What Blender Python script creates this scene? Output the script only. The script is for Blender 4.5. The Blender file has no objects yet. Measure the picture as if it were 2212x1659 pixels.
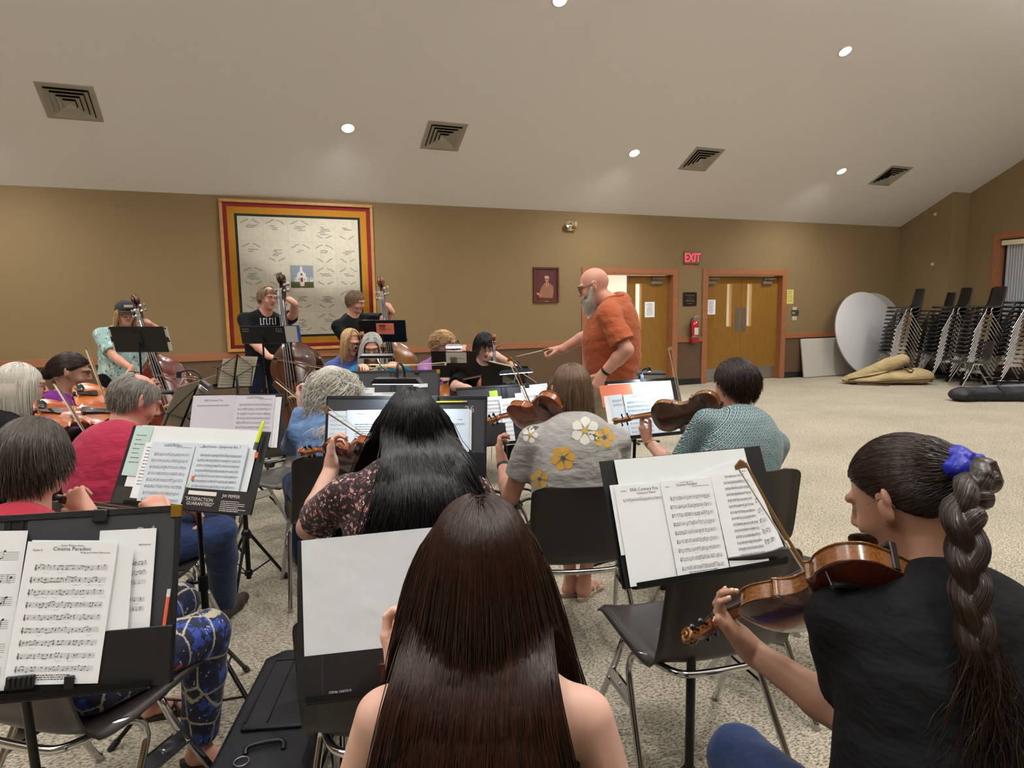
import bpy, bmesh, math, random, numpy as np
from mathutils import Vector, Matrix
from mathutils.bvhtree import BVHTree
PI = math.pi
rnd = random.Random(7)
SC = bpy.context.scene
COL = SC.collection

# ------------------------------------------------------------------ camera, world, exposure
FPX, YAW, PITCH, ROLL, CAMH = 1414.38, 0.383184, 0.116957, -0.0134713, 1.52638
WALLY, WALLTOP, RAILZ, DOORTOP = 10.324, 3.148, 0.923, 2.2
_cy, _sy, _cp, _sp = math.cos(YAW), math.sin(YAW), math.cos(PITCH), math.sin(PITCH)
_f = Vector((_sy*_cp, _cy*_cp, -_sp)); _r = Vector((_cy, -_sy, 0)); _u = _r.cross(_f)
_cr, _sr = math.cos(ROLL), math.sin(ROLL)
CR = _cr*_r + _sr*_u; CU = -_sr*_r + _cr*_u; CF = _f
CAM = Vector((0, 0, CAMH)); FH = Vector((_sy, _cy, 0)); RH = Vector((_cy, -_sy, 0))
cd = bpy.data.cameras.new('camera'); cam = bpy.data.objects.new('camera', cd); COL.objects.link(cam)
cd.sensor_width = 36; cd.lens = FPX*36/2212; cd.clip_start = .05; cd.clip_end = 100
M = Matrix(((CR.x, CU.x, -CF.x, 0), (CR.y, CU.y, -CF.y, 0), (CR.z, CU.z, -CF.z, 0), (0, 0, 0, 1)))
M.translation = CAM; cam.matrix_world = M
SC.camera = cam
SC.view_settings.view_transform = 'Standard'; SC.view_settings.look = 'None'
SC.view_settings.gamma = 1; SC.view_settings.use_curve_mapping = False
SC.view_settings.exposure = 0.08
W = bpy.data.worlds.new('world'); SC.world = W; W.use_nodes = True
W.node_tree.nodes['Background'].inputs[0].default_value = (.02, .02, .025, 1)
W.node_tree.nodes['Background'].inputs[1].default_value = 1

def ray(px, py): return (CF*FPX + CR*(px-1106) - CU*(py-829.5)).normalized()
def at(px, py, D):          # a point of the photo at horizontal distance D in front of the camera
    d = ray(px, py); return CAM + d*(D/d.dot(FH))
def atz(px, py, z=0.0):
    d = ray(px, py); return CAM + d*((z-CAMH)/d.z)
def aty(px, py, y=WALLY):
    d = ray(px, py); return CAM + d*(y/d.y)
def atplane(px, py, o, n):
    d = ray(px, py); return CAM + d*((o-CAM).dot(n)/d.dot(n))
def ceilz(y): return WALLTOP + .5*(WALLY-y) if y > RIDGE else WALLTOP + .5*(WALLY-RIDGE) - .5*(RIDGE-y)
RIDGE = 3.0
def atceil(px, py):
    d = ray(px, py); t = (WALLTOP + .5*WALLY - CAMH)/(d.z + .5*d.y); return CAM + d*t
def cv(x, y, z=0): return RH*x + FH*y + Vector((0, 0, z))     # right, forward, up
XR1, XR2, YSTEP, XL, YB = 13.34, 13.86, 9.2, -8.5, -4.32

# ceiling downlights: the rows run along the back wall, staggered
LAMPS = [(x, 8.92) for x in (-7.2, -2.92, 1.36, 5.67, 9.97)] + [(x, 6.87) for x in (-5.1, -.85, 3.4, 7.65, 11.9)] \
      + [(x, 4.82) for x in (-7.2, -2.92, 1.36, 5.67, 9.97)] + [(x, 1.6) for x in (-5.1, -.85, 3.4, 7.65, 11.9)] \
      + [(x, -.45) for x in (-7.2, -2.92, 1.36, 5.67, 9.97)] + [(x, -2.5) for x in (-5.1, -.85, 3.4, 7.65, 11.9)]
LAMP_W = 150.0
for i, (x, y) in enumerate(LAMPS):
    l = bpy.data.lights.new('downlight_light', 'SPOT'); l.energy = LAMP_W*(1.4 if y > 8 else 1.4); l.spot_size = math.radians(160 if y > 8 else 112); l.spot_blend = 1.0
    l.shadow_soft_size = .07; l.color = (1.0, .985, .965)
    o = bpy.data.objects.new('downlight_light', l); o.location = (x, y, ceilz(y)-.13); COL.objects.link(o)
    o['kind'] = 'structure'

# three uplighters added out of view to brighten the ceiling
FILL_UPLIGHTS = [(-4.0, 1.2), (3.0, 1.2), (10.0, 1.2)]
for (x, y) in FILL_UPLIGHTS:
    l = bpy.data.lights.new('ceiling_fill_light', 'SPOT'); l.energy = 1120; l.spot_size = math.radians(172); l.spot_blend = .6
    l.shadow_soft_size = .25; l.color = (1.0, .985, .97)
    o = bpy.data.objects.new('ceiling_fill_light', l); o.location = (x, y, 4.45); o.rotation_euler = (PI, 0, 0); COL.objects.link(o); o['kind'] = 'structure'

# ------------------------------------------------------------------ object helpers
def tag(o, label=None, cat=None, group=None, kind=None):
    if label: o['label'] = label
    if cat: o['category'] = cat
    if group: o['group'] = group
    if kind: o['kind'] = kind
    return o
def thing(name, label, cat, loc=(0, 0, 0), rz=0, group=None):
    o = bpy.data.objects.new(name, None); COL.objects.link(o); o.location = loc; o.rotation_euler = (0, 0, rz)
    o.empty_display_size = .05
    return tag(o, label, cat, group)
def obj(name, me, parent=None, mats=None, label=None):
    o = bpy.data.objects.new(name, me); COL.objects.link(o)
    if mats:
        for m in (mats if isinstance(mats, (list, tuple)) else [mats]): me.materials.append(m)
    if parent: o.parent = parent
    if label: o['label'] = label
    return o
def struct(name, me, mats): o = obj(name, me, None, mats); o['kind'] = 'structure'; return o
def copytree(o, parent=None):
    c = o.copy(); COL.objects.link(c)
    if parent: c.parent = parent
    for ch in [x for x in KIDS.get(o.name, [])]: copytree(ch, c)
    return c
KIDS = {}
def freeze_kids():
    KIDS.clear()
    for x in bpy.data.objects:
        if x.parent: KIDS.setdefault(x.parent.name, []).append(x)

class MB:                    # collects shapes into one mesh
    def __init__(s): s.v = []; s.f = []; s.mi = []; s.sm = []
    def add(s, v, f, mi=0, sm=False):
        b = len(s.v); s.v += [tuple(x) for x in v]
        for q in f: s.f.append(tuple(i+b for i in q)); s.mi.append(mi); s.sm.append(sm)
        return s
    def box(s, lo, hi, mi=0, M=None):
        x0, y0, z0 = lo; x1, y1, z1 = hi
        v = [Vector(p) for p in ((x0,y0,z0),(x1,y0,z0),(x1,y1,z0),(x0,y1,z0),(x0,y0,z1),(x1,y0,z1),(x1,y1,z1),(x0,y1,z1))]
        if M is not None: v = [M @ p for p in v]
        return s.add(v, [(0,3,2,1),(4,5,6,7),(0,1,5,4),(1,2,6,5),(2,3,7,6),(3,0,4,7)], mi)
    def bbox(s, lo, hi, b=.005, mi=0, M=None):     # box with softened vertical+horizontal edges (chamfer)
        x0, y0, z0 = lo; x1, y1, z1 = hi; v = []
        for (zz, k) in ((z0, b), (z0+b, 0), (z1-b, 0), (z1, b)):
            for (sx, sy) in ((0,0),(1,0),(1,1),(0,1)):
                cx = x1 if sx else x0; cy = y1 if sy else y0; dx = -1 if sx else 1; dy = -1 if sy else 1
                a = (cx+dx*(b+k), cy+dy*k); c = (cx+dx*k, cy+dy*(b+k))
                if (sx, sy) in ((0,0),(1,1)): a, c = c, a
                v += [(a[0], a[1], zz), (c[0], c[1], zz)]
        if M is not None: v = [M @ Vector(p) for p in v]
        f = [tuple(range(7, -1, -1)), tuple(range(24, 32))]
        for r in range(3):
            for i in range(8): f.append((r*8+i, r*8+(i+1) % 8, r*8+8+(i+1) % 8, r*8+8+i))
        return s.add(v, f, mi)
    def tube(s, pts, r, n=8, mi=0, caps=True, sm=True, smooth=0, closed=False):
        pts = [Vector(p) for p in pts]
        if smooth: pts = catmull(pts, smooth)
        m = len(pts); rs = r if isinstance(r, (list, tuple)) else [r]*m
        if len(rs) != m: rs = [np.interp(i/(m-1), np.linspace(0, 1, len(rs)), rs) for i in range(m)]
        up = None; v = []
        for i, p in enumerate(pts):
            t = (pts[min(i+1, m-1)]-pts[max(i-1, 0)])
            if t.length < 1e-9: t = Vector((0, 0, 1))
            t.normalize()
            if up is None:
                up = Vector((0, 0, 1)) if abs(t.z) < .9 else Vector((1, 0, 0))
            a = t.cross(up).normalized(); up = a.cross(t).normalized()
            for k in range(n):
                w = 2*PI*k/n; v.append(p + (a*math.cos(w) + up*math.sin(w))*float(rs[i]))
        f = [(i*n+k, i*n+(k+1) % n, (i+1)*n+(k+1) % n, (i+1)*n+k) for i in range(m-1) for k in range(n)]
        f = [q[::-1] for q in f]
        s.add(v, f, mi, sm)
        if caps:
            s.add(v[:n], [tuple(range(n))], mi); s.add(v[-n:], [tuple(range(n-1, -1, -1))], mi)
        return s
    def cyl(s, a, b, r, r2=None, n=16, mi=0, sm=True): return s.tube([a, b], [r, r if r2 is None else r2], n, mi, True, sm)
    def lathe(s, prof, n=20, mi=0, M=None, sm=True):  # prof: (r,z)
        v = []
        for (r, z) in prof:
            for k in range(n): w = 2*PI*k/n; v.append(Vector((r*math.cos(w), r*math.sin(w), z)))
        if M is not None: v = [M @ p for p in v]
        m = len(prof)
        f = [(i*n+k, i*n+(k+1) % n, (i+1)*n+(k+1) % n, (i+1)*n+k) for i in range(m-1) for k in range(n)]
        return s.add(v, f, mi, sm)
    def ball(s, c, r, n=12, mi=0, M=None):
        c = Vector(c); r = Vector(r) if isinstance(r, (list, tuple, Vector)) else Vector((r, r, r))
        T = Matrix.Translation(c) @ (M or Matrix()) @ Matrix.Diagonal((r.x, r.y, r.z, 1))
        return s.lathe([(max(1e-4, math.sin(PI*i/(n//2+2))), -math.cos(PI*i/(n//2+2))) for i in range(n//2+3)], n, mi, T)
    def prism(s, poly, ax, lo, hi, mi=0, M=None, sm=False):   # poly in the two other axes, ax 0/1/2
        def pt(a, b, c): return {0: Vector((c, a, b)), 1: Vector((a, c, b)), 2: Vector((a, b, c))}[ax]
        v = [pt(a, b, lo) for a, b in poly] + [pt(a, b, hi) for a, b in poly]; n = len(poly)
        if M is not None: v = [M @ p for p in v]
        s.add(v, [tuple(range(n-1, -1, -1)), tuple(range(n, 2*n))], mi)
        return s.add(v, [(i, (i+1) % n, n+(i+1) % n, n+i) for i in range(n)], mi, sm)
    def quad(s, a, b, c, d, mi=0): return s.add([a, b, c, d], [(0, 1, 2, 3)], mi)
    def mesh(s, name='m'):
        me = bpy.data.meshes.new(name); me.from_pydata(s.v, [], s.f)
        me.polygons.foreach_set('material_index', s.mi); me.polygons.foreach_set('use_smooth', s.sm)
        me.update(); return me
    def build(s, name, mats=None, parent=None, label=None): return obj(name, s.mesh(name), parent, mats, label)

def catmull(P, n):
    out = []; P = [Vector(p) for p in P]
    for i in range(len(P)-1):
        p0 = P[max(i-1, 0)]; p1 = P[i]; p2 = P[i+1]; p3 = P[min(i+2, len(P)-1)]
        for k in range(n):
            t = k/n; out.append(.5*((2*p1)+(p2-p0)*t+(2*p0-5*p1+4*p2-p3)*t*t+(3*p1-p0-3*p2+p3)*t**3))
    out.append(P[-1]); return out
def npmesh(name, v, f, mats=None, smooth=True):
    me = bpy.data.meshes.new(name); v = np.asarray(v, np.float32); f = np.asarray(f, np.int32)
    k = f.shape[1]; me.vertices.add(len(v)); me.vertices.foreach_set('co', v.ravel())
    me.loops.add(len(f)*k); me.loops.foreach_set('vertex_index', f.ravel())
    me.polygons.add(len(f)); me.polygons.foreach_set('loop_start', np.arange(len(f), dtype=np.int32)*k)
    me.polygons.foreach_set('use_smooth', np.full(len(f), smooth)); me.update(calc_edges=True)
    return me
def textmesh(mb, txt, M, size, mi=0, align='LEFT', ex=0):
    c = bpy.data.curves.new('t', 'FONT'); c.body = txt; c.size = size; c.align_x = align; c.extrude = ex; c.resolution_u = 2
    o = bpy.data.objects.new('t', c); me = o.to_mesh()
    mb.add([M @ v.co for v in me.vertices], [tuple(p.vertices) for p in me.polygons], mi)
    o.to_mesh_clear(); bpy.data.objects.remove(o); bpy.data.curves.remove(c)
    return mb

# ------------------------------------------------------------------ materials
def lin(c):
    if isinstance(c, str): c = tuple(int(c[i:i+2], 16)/255 for i in (0, 2, 4))
    return tuple(x/12.92 if x <= .04045 else ((x+.055)/1.055)**2.4 for x in c) + (1,)
def mat(name, c, rough=.6, metal=0, spec=.5, emit=None, es=0, coat=0, noise=None, bump=None, sheen=0, alpha=1, trans=0, sss=0, coords='Object', bright=.15):
    m = bpy.data.materials.new(name); m.use_nodes = True; nt = m.node_tree; b = nt.nodes['Principled BSDF']
    b.inputs['Base Color'].default_value = lin(c); b.inputs['Roughness'].default_value = rough
    b.inputs['Metallic'].default_value = metal; b.inputs['Specular IOR Level'].default_value = spec
    b.inputs['Coat Weight'].default_value = coat; b.inputs['Coat Roughness'].default_value = .08
    b.inputs['Sheen Weight'].default_value = sheen; b.inputs['Transmission Weight'].default_value = trans
    if sss:
        b.inputs['Subsurface Weight'].default_value = sss; b.inputs['Subsurface Radius'].default_value = (1, .35, .2); b.inputs['Subsurface Scale'].default_value = .008
    if emit: b.inputs['Emission Color'].default_value = lin(emit); b.inputs['Emission Strength'].default_value = es
    tc = None
    if noise or bump: tc = nt.nodes.new('ShaderNodeTexCoord')
    if noise:            # (scale, detail, (sx,sy,sz), strength)
        sc, det, st, k = noise
        mp = nt.nodes.new('ShaderNodeMapping'); mp.inputs['Scale'].default_value = st; nt.links.new(tc.outputs[coords], mp.inputs[0])
        n = nt.nodes.new('ShaderNodeTexNoise'); n.inputs['Scale'].default_value = sc; n.inputs['Detail'].default_value = det
        nt.links.new(mp.outputs[0], n.inputs[0]); rp = nt.nodes.new('ShaderNodeValToRGB')
        rp.color_ramp.elements[0].position = .32; rp.color_ramp.elements[1].position = .68
        a = lin(c); rp.color_ramp.elements[0].color = tuple(max(0, x*(1-k)) for x in a[:3])+(1,)
        rp.color_ramp.elements[1].color = tuple(min(1, x*(1+k)) for x in a[:3])+(1,)
        nt.links.new(n.outputs[0], rp.inputs[0]); nt.links.new(rp.outputs[0], b.inputs['Base Color'])
    if bump:             # (scale, (sx,sy,sz), strength, distance)
        sc, st, k, dist = bump
        mp = nt.nodes.new('ShaderNodeMapping'); mp.inputs['Scale'].default_value = st; nt.links.new(tc.outputs[coords], mp.inputs[0])
        n = nt.nodes.new('ShaderNodeTexNoise'); n.inputs['Scale'].default_value = sc; n.inputs['Detail'].default_value = 3
        nt.links.new(mp.outputs[0], n.inputs[0]); bp = nt.nodes.new('ShaderNodeBump'); bp.inputs['Strength'].default_value = k
        bp.inputs['Distance'].default_value = dist; nt.links.new(n.outputs[0], bp.inputs['Height']); nt.links.new(bp.outputs[0], b.inputs['Normal'])
    return m
O1 = (1, 1, 1)
wallm = mat('tan_paint', '7f6a48', .8, bump=(220, O1, .25, .001), noise=(.6, 2, O1, .03))
wallrm = mat('tan_paint_side', '7f6a48', .8, bump=(220, O1, .25, .001))
wainm = mat('brown_wainscot', '5a452f', .7, bump=(200, O1, .15, .001))
railm = mat('terracotta_trim', '96603f', .5, noise=(3, 3, (1, 1, 8), .06))
basem = mat('black_baseboard', '1c1d1e', .5)
ceilm = mat('ceiling_paint', 'e3e0de', .9, bump=(300, O1, .3, .001))
whitem = mat('white_paint', 'e9e6df', .7)
blackm = mat('black_plastic', '121213', .45)
blackmet = mat('black_metal', '101011', .35, .3)
chrome = mat('chrome', 'c9c9cc', .12, 1)
steel = mat('brushed_steel', 'a8a8a8', .35, .9)
glassm = mat('clear_glass', 'ffffff', .03, trans=1)

def carpet():
    m = mat('carpet', 'a3977c', .95, spec=.2); nt = m.node_tree; b = nt.nodes['Principled BSDF']
    tc = nt.nodes.new('ShaderNodeTexCoord'); mp = nt.nodes.new('ShaderNodeMapping'); mp.inputs['Scale'].default_value = (1, 2.0, 1)
    nt.links.new(tc.outputs['Object'], mp.inputs[0])
    n = nt.nodes.new('ShaderNodeTexNoise'); n.inputs['Scale'].default_value = 75; n.inputs['Detail'].default_value = 4; n.inputs['Distortion'].default_value = .6
    nt.links.new(mp.outputs[0], n.inputs[0])
    r = nt.nodes.new('ShaderNodeValToRGB'); e = r.color_ramp.elements
    e[0].position = .36; e[0].color = lin('675f51'); e[1].position = .56; e[1].color = lin('bdb5a2')
    x = r.color_ramp.elements.new(.46); x.color = lin('978f7e')
    nt.links.new(n.outputs[0], r.inputs[0])
    n2 = nt.nodes.new('ShaderNodeTexNoise'); n2.inputs['Scale'].default_value = 1.1; n2.inputs['Detail'].default_value = 3
    nt.links.new(tc.outputs['Object'], n2.inputs[0])
    mx = nt.nodes.new('ShaderNodeMix'); mx.data_type = 'RGBA'; mx.blend_type = 'MULTIPLY'; mx.inputs[0].default_value = .35
    nt.links.new(r.outputs[0], mx.inputs[6]); nt.links.new(n2.outputs[1], mx.inputs[7])
    g = nt.nodes.new('ShaderNodeHueSaturation'); g.inputs['Saturation'].default_value = .95; g.inputs['Value'].default_value = 1.1
    nt.links.new(mx.outputs[2], g.inputs['Color']); 
    r2 = nt.nodes.new('ShaderNodeMapRange'); r2.inputs[1].default_value = .3; r2.inputs[2].default_value = .7; r2.inputs[3].default_value = .88; r2.inputs[4].default_value = 1.08
    nt.links.new(n2.outputs[0], r2.inputs[0]); v = nt.nodes.new('ShaderNodeVectorMath'); v.operation = 'SCALE'
    nt.links.new(r.outputs[0], v.inputs[0]); nt.links.new(r2.outputs[0], v.inputs['Scale']); nt.links.new(v.outputs[0], b.inputs['Base Color'])
    bp = nt.nodes.new('ShaderNodeBump'); bp.inputs['Strength'].default_value = .9; bp.inputs['Distance'].default_value = .006
    nt.links.new(n.outputs[0], bp.inputs['Height']); nt.links.new(bp.outputs[0], b.inputs['Normal'])
    nt.nodes.remove(mx); nt.nodes.remove(g)
    return m
carpetm = carpet()
def woodmat(name, c1, c2, rough=.35, scale=(1, 1, 1), coat=.3, s=18):
    m = mat(name, c1, rough, coat=coat); nt = m.node_tree; b = nt.nodes['Principled BSDF']
    tc = nt.nodes.new('ShaderNodeTexCoord'); mp = nt.nodes.new('ShaderNodeMapping'); mp.inputs['Scale'].default_value = scale
    nt.links.new(tc.outputs['Object'], mp.inputs[0]); n = nt.nodes.new('ShaderNodeTexNoise'); n.inputs['Scale'].default_value = s; n.inputs['Detail'].default_value = 5
    n.inputs['Distortion'].default_value = .3
    nt.links.new(mp.outputs[0], n.inputs[0]); r = nt.nodes.new('ShaderNodeValToRGB'); r.color_ramp.elements[0].position = .3; r.color_ramp.elements[1].position = .7
    r.color_ramp.elements[0].color = lin(c1); r.color_ramp.elements[1].color = lin(c2); nt.links.new(n.outputs[0], r.inputs[0]); nt.links.new(r.outputs[0], b.inputs['Base Color'])
    return m
# ------------------------------------------------------------------ the room
TH = .22
d1a, d1b = aty(1256, 700).x, aty(1463, 700).x          # outer edges of the terracotta casings
d2a, d2b = aty(1515.5, 700).x, aty(1696, 700).x
CW = .1
OPEN = [(d1a+CW, d1b-CW), (d2a+CW, d2b-CW)]; OZ = DOORTOP - CW
mb = MB(); mb.box((XL-.3, YB-.3, -.2), (XR2+.3, WALLY+3.2, 0)); o = struct('floor', mb.mesh(), carpetm)
mb = MB(); zr = ceilz(RIDGE)      # two slopes
for (ya, yb) in ((RIDGE, WALLY+TH), (YB-TH, RIDGE)):
    za = WALLTOP+.5*(WALLY-ya) if ya >= RIDGE else zr-.5*(RIDGE-ya); zb = WALLTOP+.5*(WALLY-yb) if yb > RIDGE else zr
    mb.add([(XL-.3, ya, za), (XR2+.3, ya, za), (XR2+.3, yb, zb), (XL-.3, yb, zb), (XL-.3, ya, za+.2), (XR2+.3, ya, za+.2), (XR2+.3, yb, zb+.2), (XL-.3, yb, zb+.2)],
           [(0, 1, 2, 3), (7, 6, 5, 4), (0, 4, 5, 1), (1, 5, 6, 2), (2, 6, 7, 3), (3, 7, 4, 0)])
struct('ceiling', mb.mesh(), ceilm)
def wallstrip(name, z0, z1, m, y0, y1, zt=None):
    mb = MB(); xs = [XL-.2]; 
    for a, b in OPEN: xs += [a, b]
    xs.append(XR1)
    for i in range(0, len(xs), 2): mb.box((xs[i], y0, z0), (xs[i+1], y1, z1))
    if zt:
        for a, b in OPEN: mb.box((a, y0, OZ), (b, y1, z1))
    return struct(name, mb.mesh(), m)
wallstrip('wall_back', RAILZ-.05, WALLTOP+.05, wallm, WALLY, WALLY+TH, True)
wallstrip('wall_back_lower', 0, RAILZ-.05, wainm, WALLY, WALLY+TH)
mb = MB(); xs = [(XL, d1a), (d1b, d2a), (d2b, XR1)]
for a, b in xs: mb.bbox((a, WALLY-.022, RAILZ-.105), (b, WALLY-.0005, RAILZ), .004)
struct('trim_1', mb.mesh(), railm)
mb = MB()
for a, b in xs: mb.bbox((a, WALLY-.014, 0.0005), (b, WALLY-.0005, .12), .003)
struct('baseboard_back', mb.mesh(), basem)
# right wall: a short section by the corner, a step out, then the long wall with the window
WY1, WY0, WZ0, WZ1 = 8.58, 5.6, .35, 2.74
def slopebox(mb, x0, x1, y0, y1, z0=0.0):
    def zc(y): return (ceilz(y) if True else 0)+.04
    ys = [y0]+([RIDGE] if y0 < RIDGE < y1 else [])+[y1]
    for a, b in zip(ys[:-1], ys[1:]):
        mb.add([(x0, a, z0), (x1, a, z0), (x1, b, z0), (x0, b, z0), (x0, a, zc(a)), (x1, a, zc(a)), (x1, b, zc(b)), (x0, b, zc(b))],
               [(0, 3, 2, 1), (4, 5, 6, 7), (0, 1, 5, 4), (1, 2, 6, 5), (2, 3, 7, 6), (3, 0, 4, 7)])
mb = MB(); slopebox(mb, XR1, XR2+.2, YSTEP, WALLY+TH, RAILZ-.05); slopebox(mb, XR2, XR2+.2, WY1, YSTEP, RAILZ-.05)
slopebox(mb, XR2, XR2+.2, YB-.2, WY0, RAILZ-.05); slopebox(mb, XR2, XR2+.2, WY0, WY1, WZ1)
struct('wall_right', mb.mesh(), wallrm)
mb = MB(); mb.box((XR1, YSTEP, 0), (XR2+.2, WALLY+TH, RAILZ-.05)); mb.box((XR2, WY1, 0), (XR2+.2, YSTEP, RAILZ-.05))
mb.box((XR2, YB-.2, 0), (XR2+.2, WY0, RAILZ-.05)); mb.box((XR2, WY0, 0), (XR2+.2, WY1, WZ0)); struct('wall_right_lower', mb.mesh(), wainm)
mb = MB(); mb.bbox((XR1-.022, YSTEP-.022, RAILZ-.105), (XR1-.0005, WALLY-.024, RAILZ), .003); mb.bbox((XR1, YSTEP-.022, RAILZ-.105), (XR2-.03, YSTEP-.0005, RAILZ), .003)
mb.bbox((XR2-.022, WY1+.12, RAILZ-.105), (XR2-.0005, YSTEP-.03, RAILZ), .003); struct('trim_2', mb.mesh(), railm)
mb = MB(); mb.box((XR1-.014, YSTEP-.014, .0005), (XR1-.0005, WALLY-.02, .12)); mb.box((XR1, YSTEP-.014, .0005), (XR2-.02, YSTEP-.0005, .12)); mb.box((XR2-.014, YB, .0005), (XR2-.0005, YSTEP-.02, .12))
struct('baseboard_right', mb.mesh(), basem)
mb = MB(); slopebox(mb, XL-.2, XL, YB-.2, WALLY+TH); struct('wall_left', mb.mesh(), wallrm)
mb = MB(); mb.box((XL-.2, YB-.2, 0), (XR2+.2, YB, WALLTOP+.05)); struct('wall_front', mb.mesh(), wallrm)
# window with vertical blinds
mb = MB(); c = .1
mb.box((XR2-.02, WY1, WZ0-c), (XR2-.0005, WY1+c, WZ1+c)); mb.box((XR2-.02, WY0-c, WZ0-c), (XR2-.0005, WY0, WZ1+c))
mb.box((XR2-.02, WY0, WZ1), (XR2-.0005, WY1, WZ1+c)); mb.box((XR2-.02, WY0, WZ0-c), (XR2-.0005, WY1, WZ0))
mb.box((XR2, WY1-.02, WZ0), (XR2+.17, WY1-.0005, WZ1)); mb.box((XR2, WY0+.0005, WZ0), (XR2+.17, WY0+.02, WZ1)); mb.box((XR2, WY0+.02, WZ1-.02), (XR2+.17, WY1-.02, WZ1-.0005))
mb.box((XR2, WY0+.02, WZ0+.0005), (XR2+.17, WY1-.02, WZ0+.02))
win = struct('window_1', mb.mesh(), railm)
mb = MB(); mb.box((XR2+.15, WY0+.02, WZ0+.02), (XR2+.155, WY1-.02, WZ1-.02)); mb.build('pane', mat('night_glass', '20242c', .05, spec=.8), win)
blm = mat('blind_vinyl', 'cfd3da', .5); bl = thing('vertical_blind', 'white vertical slat blind hanging in the terracotta-cased window by the stacked chairs', 'blind', (XR2+.07, WY1, WZ0))
mb = MB(); mb.bbox((-.05, -(WY1-WY0)+.03, WZ1-WZ0-.14), (.0, -.03, WZ1-WZ0-.04), .006); mb.build('valance', mat('blind_valance', 'd9cfb4', .6), bl, label='cream valance')
n = int((WY1-WY0-.2)/.05)
for i in range(n):
    y = -.12-i*.05; mb = MB(); a = math.radians(30)
    pts = [(.03*math.sin(a)*t - .004*(1-t*t), y+.045*t*math.cos(a)*.9) for t in (-1, -.5, 0, .5, 1)]
    v = [(p[0]+.035, p[1], .04) for p in pts] + [(p[0]+.035, p[1], WZ1-WZ0-.12) for p in pts]
    mb.add(v, [(k, k+1, k+6, k+5) for k in range(4)], 0, True); mb.add([(x+.001, y_, z) for x, y_, z in v], [(k+5, k+6, k+1, k) for k in range(4)], 0, True)
    mb.build('blind_slat', blm, bl)
def thinglass(name):
    m = bpy.data.materials.new(name); m.use_nodes = True; nt = m.node_tree; nt.nodes.clear(); o = nt.nodes.new('ShaderNodeOutputMaterial'); mx = nt.nodes.new('ShaderNodeMixShader')
    t = nt.nodes.new('ShaderNodeBsdfTransparent'); g = nt.nodes.new('ShaderNodeBsdfGlossy'); g.inputs['Roughness'].default_value = .02; f = nt.nodes.new('ShaderNodeFresnel'); f.inputs[0].default_value = 1.22
    nt.links.new(f.outputs[0], mx.inputs[0]); nt.links.new(t.outputs[0], mx.inputs[1]); nt.links.new(g.outputs[0], mx.inputs[2]); nt.links.new(mx.outputs[0], o.inputs[0]); return m
tglass = thinglass('thin_glass')
# door casings, leaves, hallway beyond
oakm = woodmat('oak_veneer', '80591f', '8d6628', .4, (1, 1, .12), .15, 30)
def casing(i, a, b):
    mb = MB(); y0, y1 = WALLY-.025, WALLY-.0005
    mb.bbox((a, y0, 0), (a+CW, y1, DOORTOP), .004); mb.bbox((b-CW, y0, 0), (b, y1, DOORTOP), .004); mb.bbox((a+CW, y0, DOORTOP-CW), (b-CW, y1, DOORTOP), .004)
    y1 = WALLY+TH
    mb.box((a+CW+.0005, WALLY-.02, 0), (a+CW+.02, y1, OZ-.0005)); mb.box((b-CW-.02, WALLY-.02, 0), (b-CW-.0005, y1, OZ-.0005)); mb.box((a+CW+.02, WALLY-.02, OZ-.02), (b-CW-.02, y1, OZ-.0005))
    # door stops
    mb.box((a+CW+.02, WALLY+.16, 0), (a+CW+.035, WALLY+.2, OZ-.02)); mb.box((b-CW-.035, WALLY+.16, 0), (b-CW-.02, WALLY+.2, OZ-.02))
    return struct('trim_%d' % (i+3), mb.mesh(), railm)
for i, (a, b) in enumerate(((d1a, d1b), (d2a, d2b))): casing(i, a, b)
lz0, lz1 = aty(1780, 702).z, aty(1780, 612).z
def leaf(w, gx0, gx1, label=None, plate=True):        # hinge at x=0, leaf along +x, thickness +y ; returns root
    t = bpy.data.objects.new('door', None); COL.objects.link(t); t['kind'] = 'structure'
    h = OZ-.03; z0, z1 = 1.08, 1.93; mb = MB(); T = .045
    for lo, hi in (((0, 0, .008), (gx0, T, h)), ((gx1, 0, .008), (w, T, h)), ((gx0, 0, .008), (gx1, T, z0)), ((gx0, 0, z1), (gx1, T, h))): mb.box(lo, hi)
    mb.build('door_leaf', oakm, t)
    mb = MB(); mb.box((gx0, T/2-.003, z0), (gx1, T/2+.003, z1)); mb.build('vision_glass', tglass, t)
    mb = MB(); e = .012
    for lo, hi in (((gx0, -.006, z0), (gx0+e, T+.006, z1)), ((gx1-e, -.006, z0), (gx1, T+.006, z1)), ((gx0, -.006, z0), (gx1, T+.006, z0+e)), ((gx0, -.006, z1-e), (gx1, T+.006, z1))): mb.box(lo, hi)
    mb.build('glass_bead', mat('oak_bead', 'b58a45', .4), t)
    mb = MB(); mb.box((.03, -.002, .03), (w-.03, 0, .26)); mb.build('kick_plate', steel, t)
    xp = w-.14 if gx0 > w/2 else .03
    if plate: mb = MB(); mb.box((xp, -.0025, .98), (xp+.11, 0, 1.46)); mb.build('push_plate', steel, t)
    return t
def closer(t, w, x0):
    mb = MB(); h = OZ-.03
    mb.bbox((x0, -.055, h-.16), (x0+.24, -.001, h-.105), .008); mb.tube([(x0+.06, -.03, h-.105), (x0+.06, -.03, h-.06), (x0+.26, -.12, h-.05), (x0+.08, -.02, h-.03)], .008, 6)
    mb.cyl((x0+.06, -.03, h-.18), (x0+.06, -.03, h-.03), .013)
    mb.build('door_closer', mat('closer_grey', '8f8a80', .35, .6), t)
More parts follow.
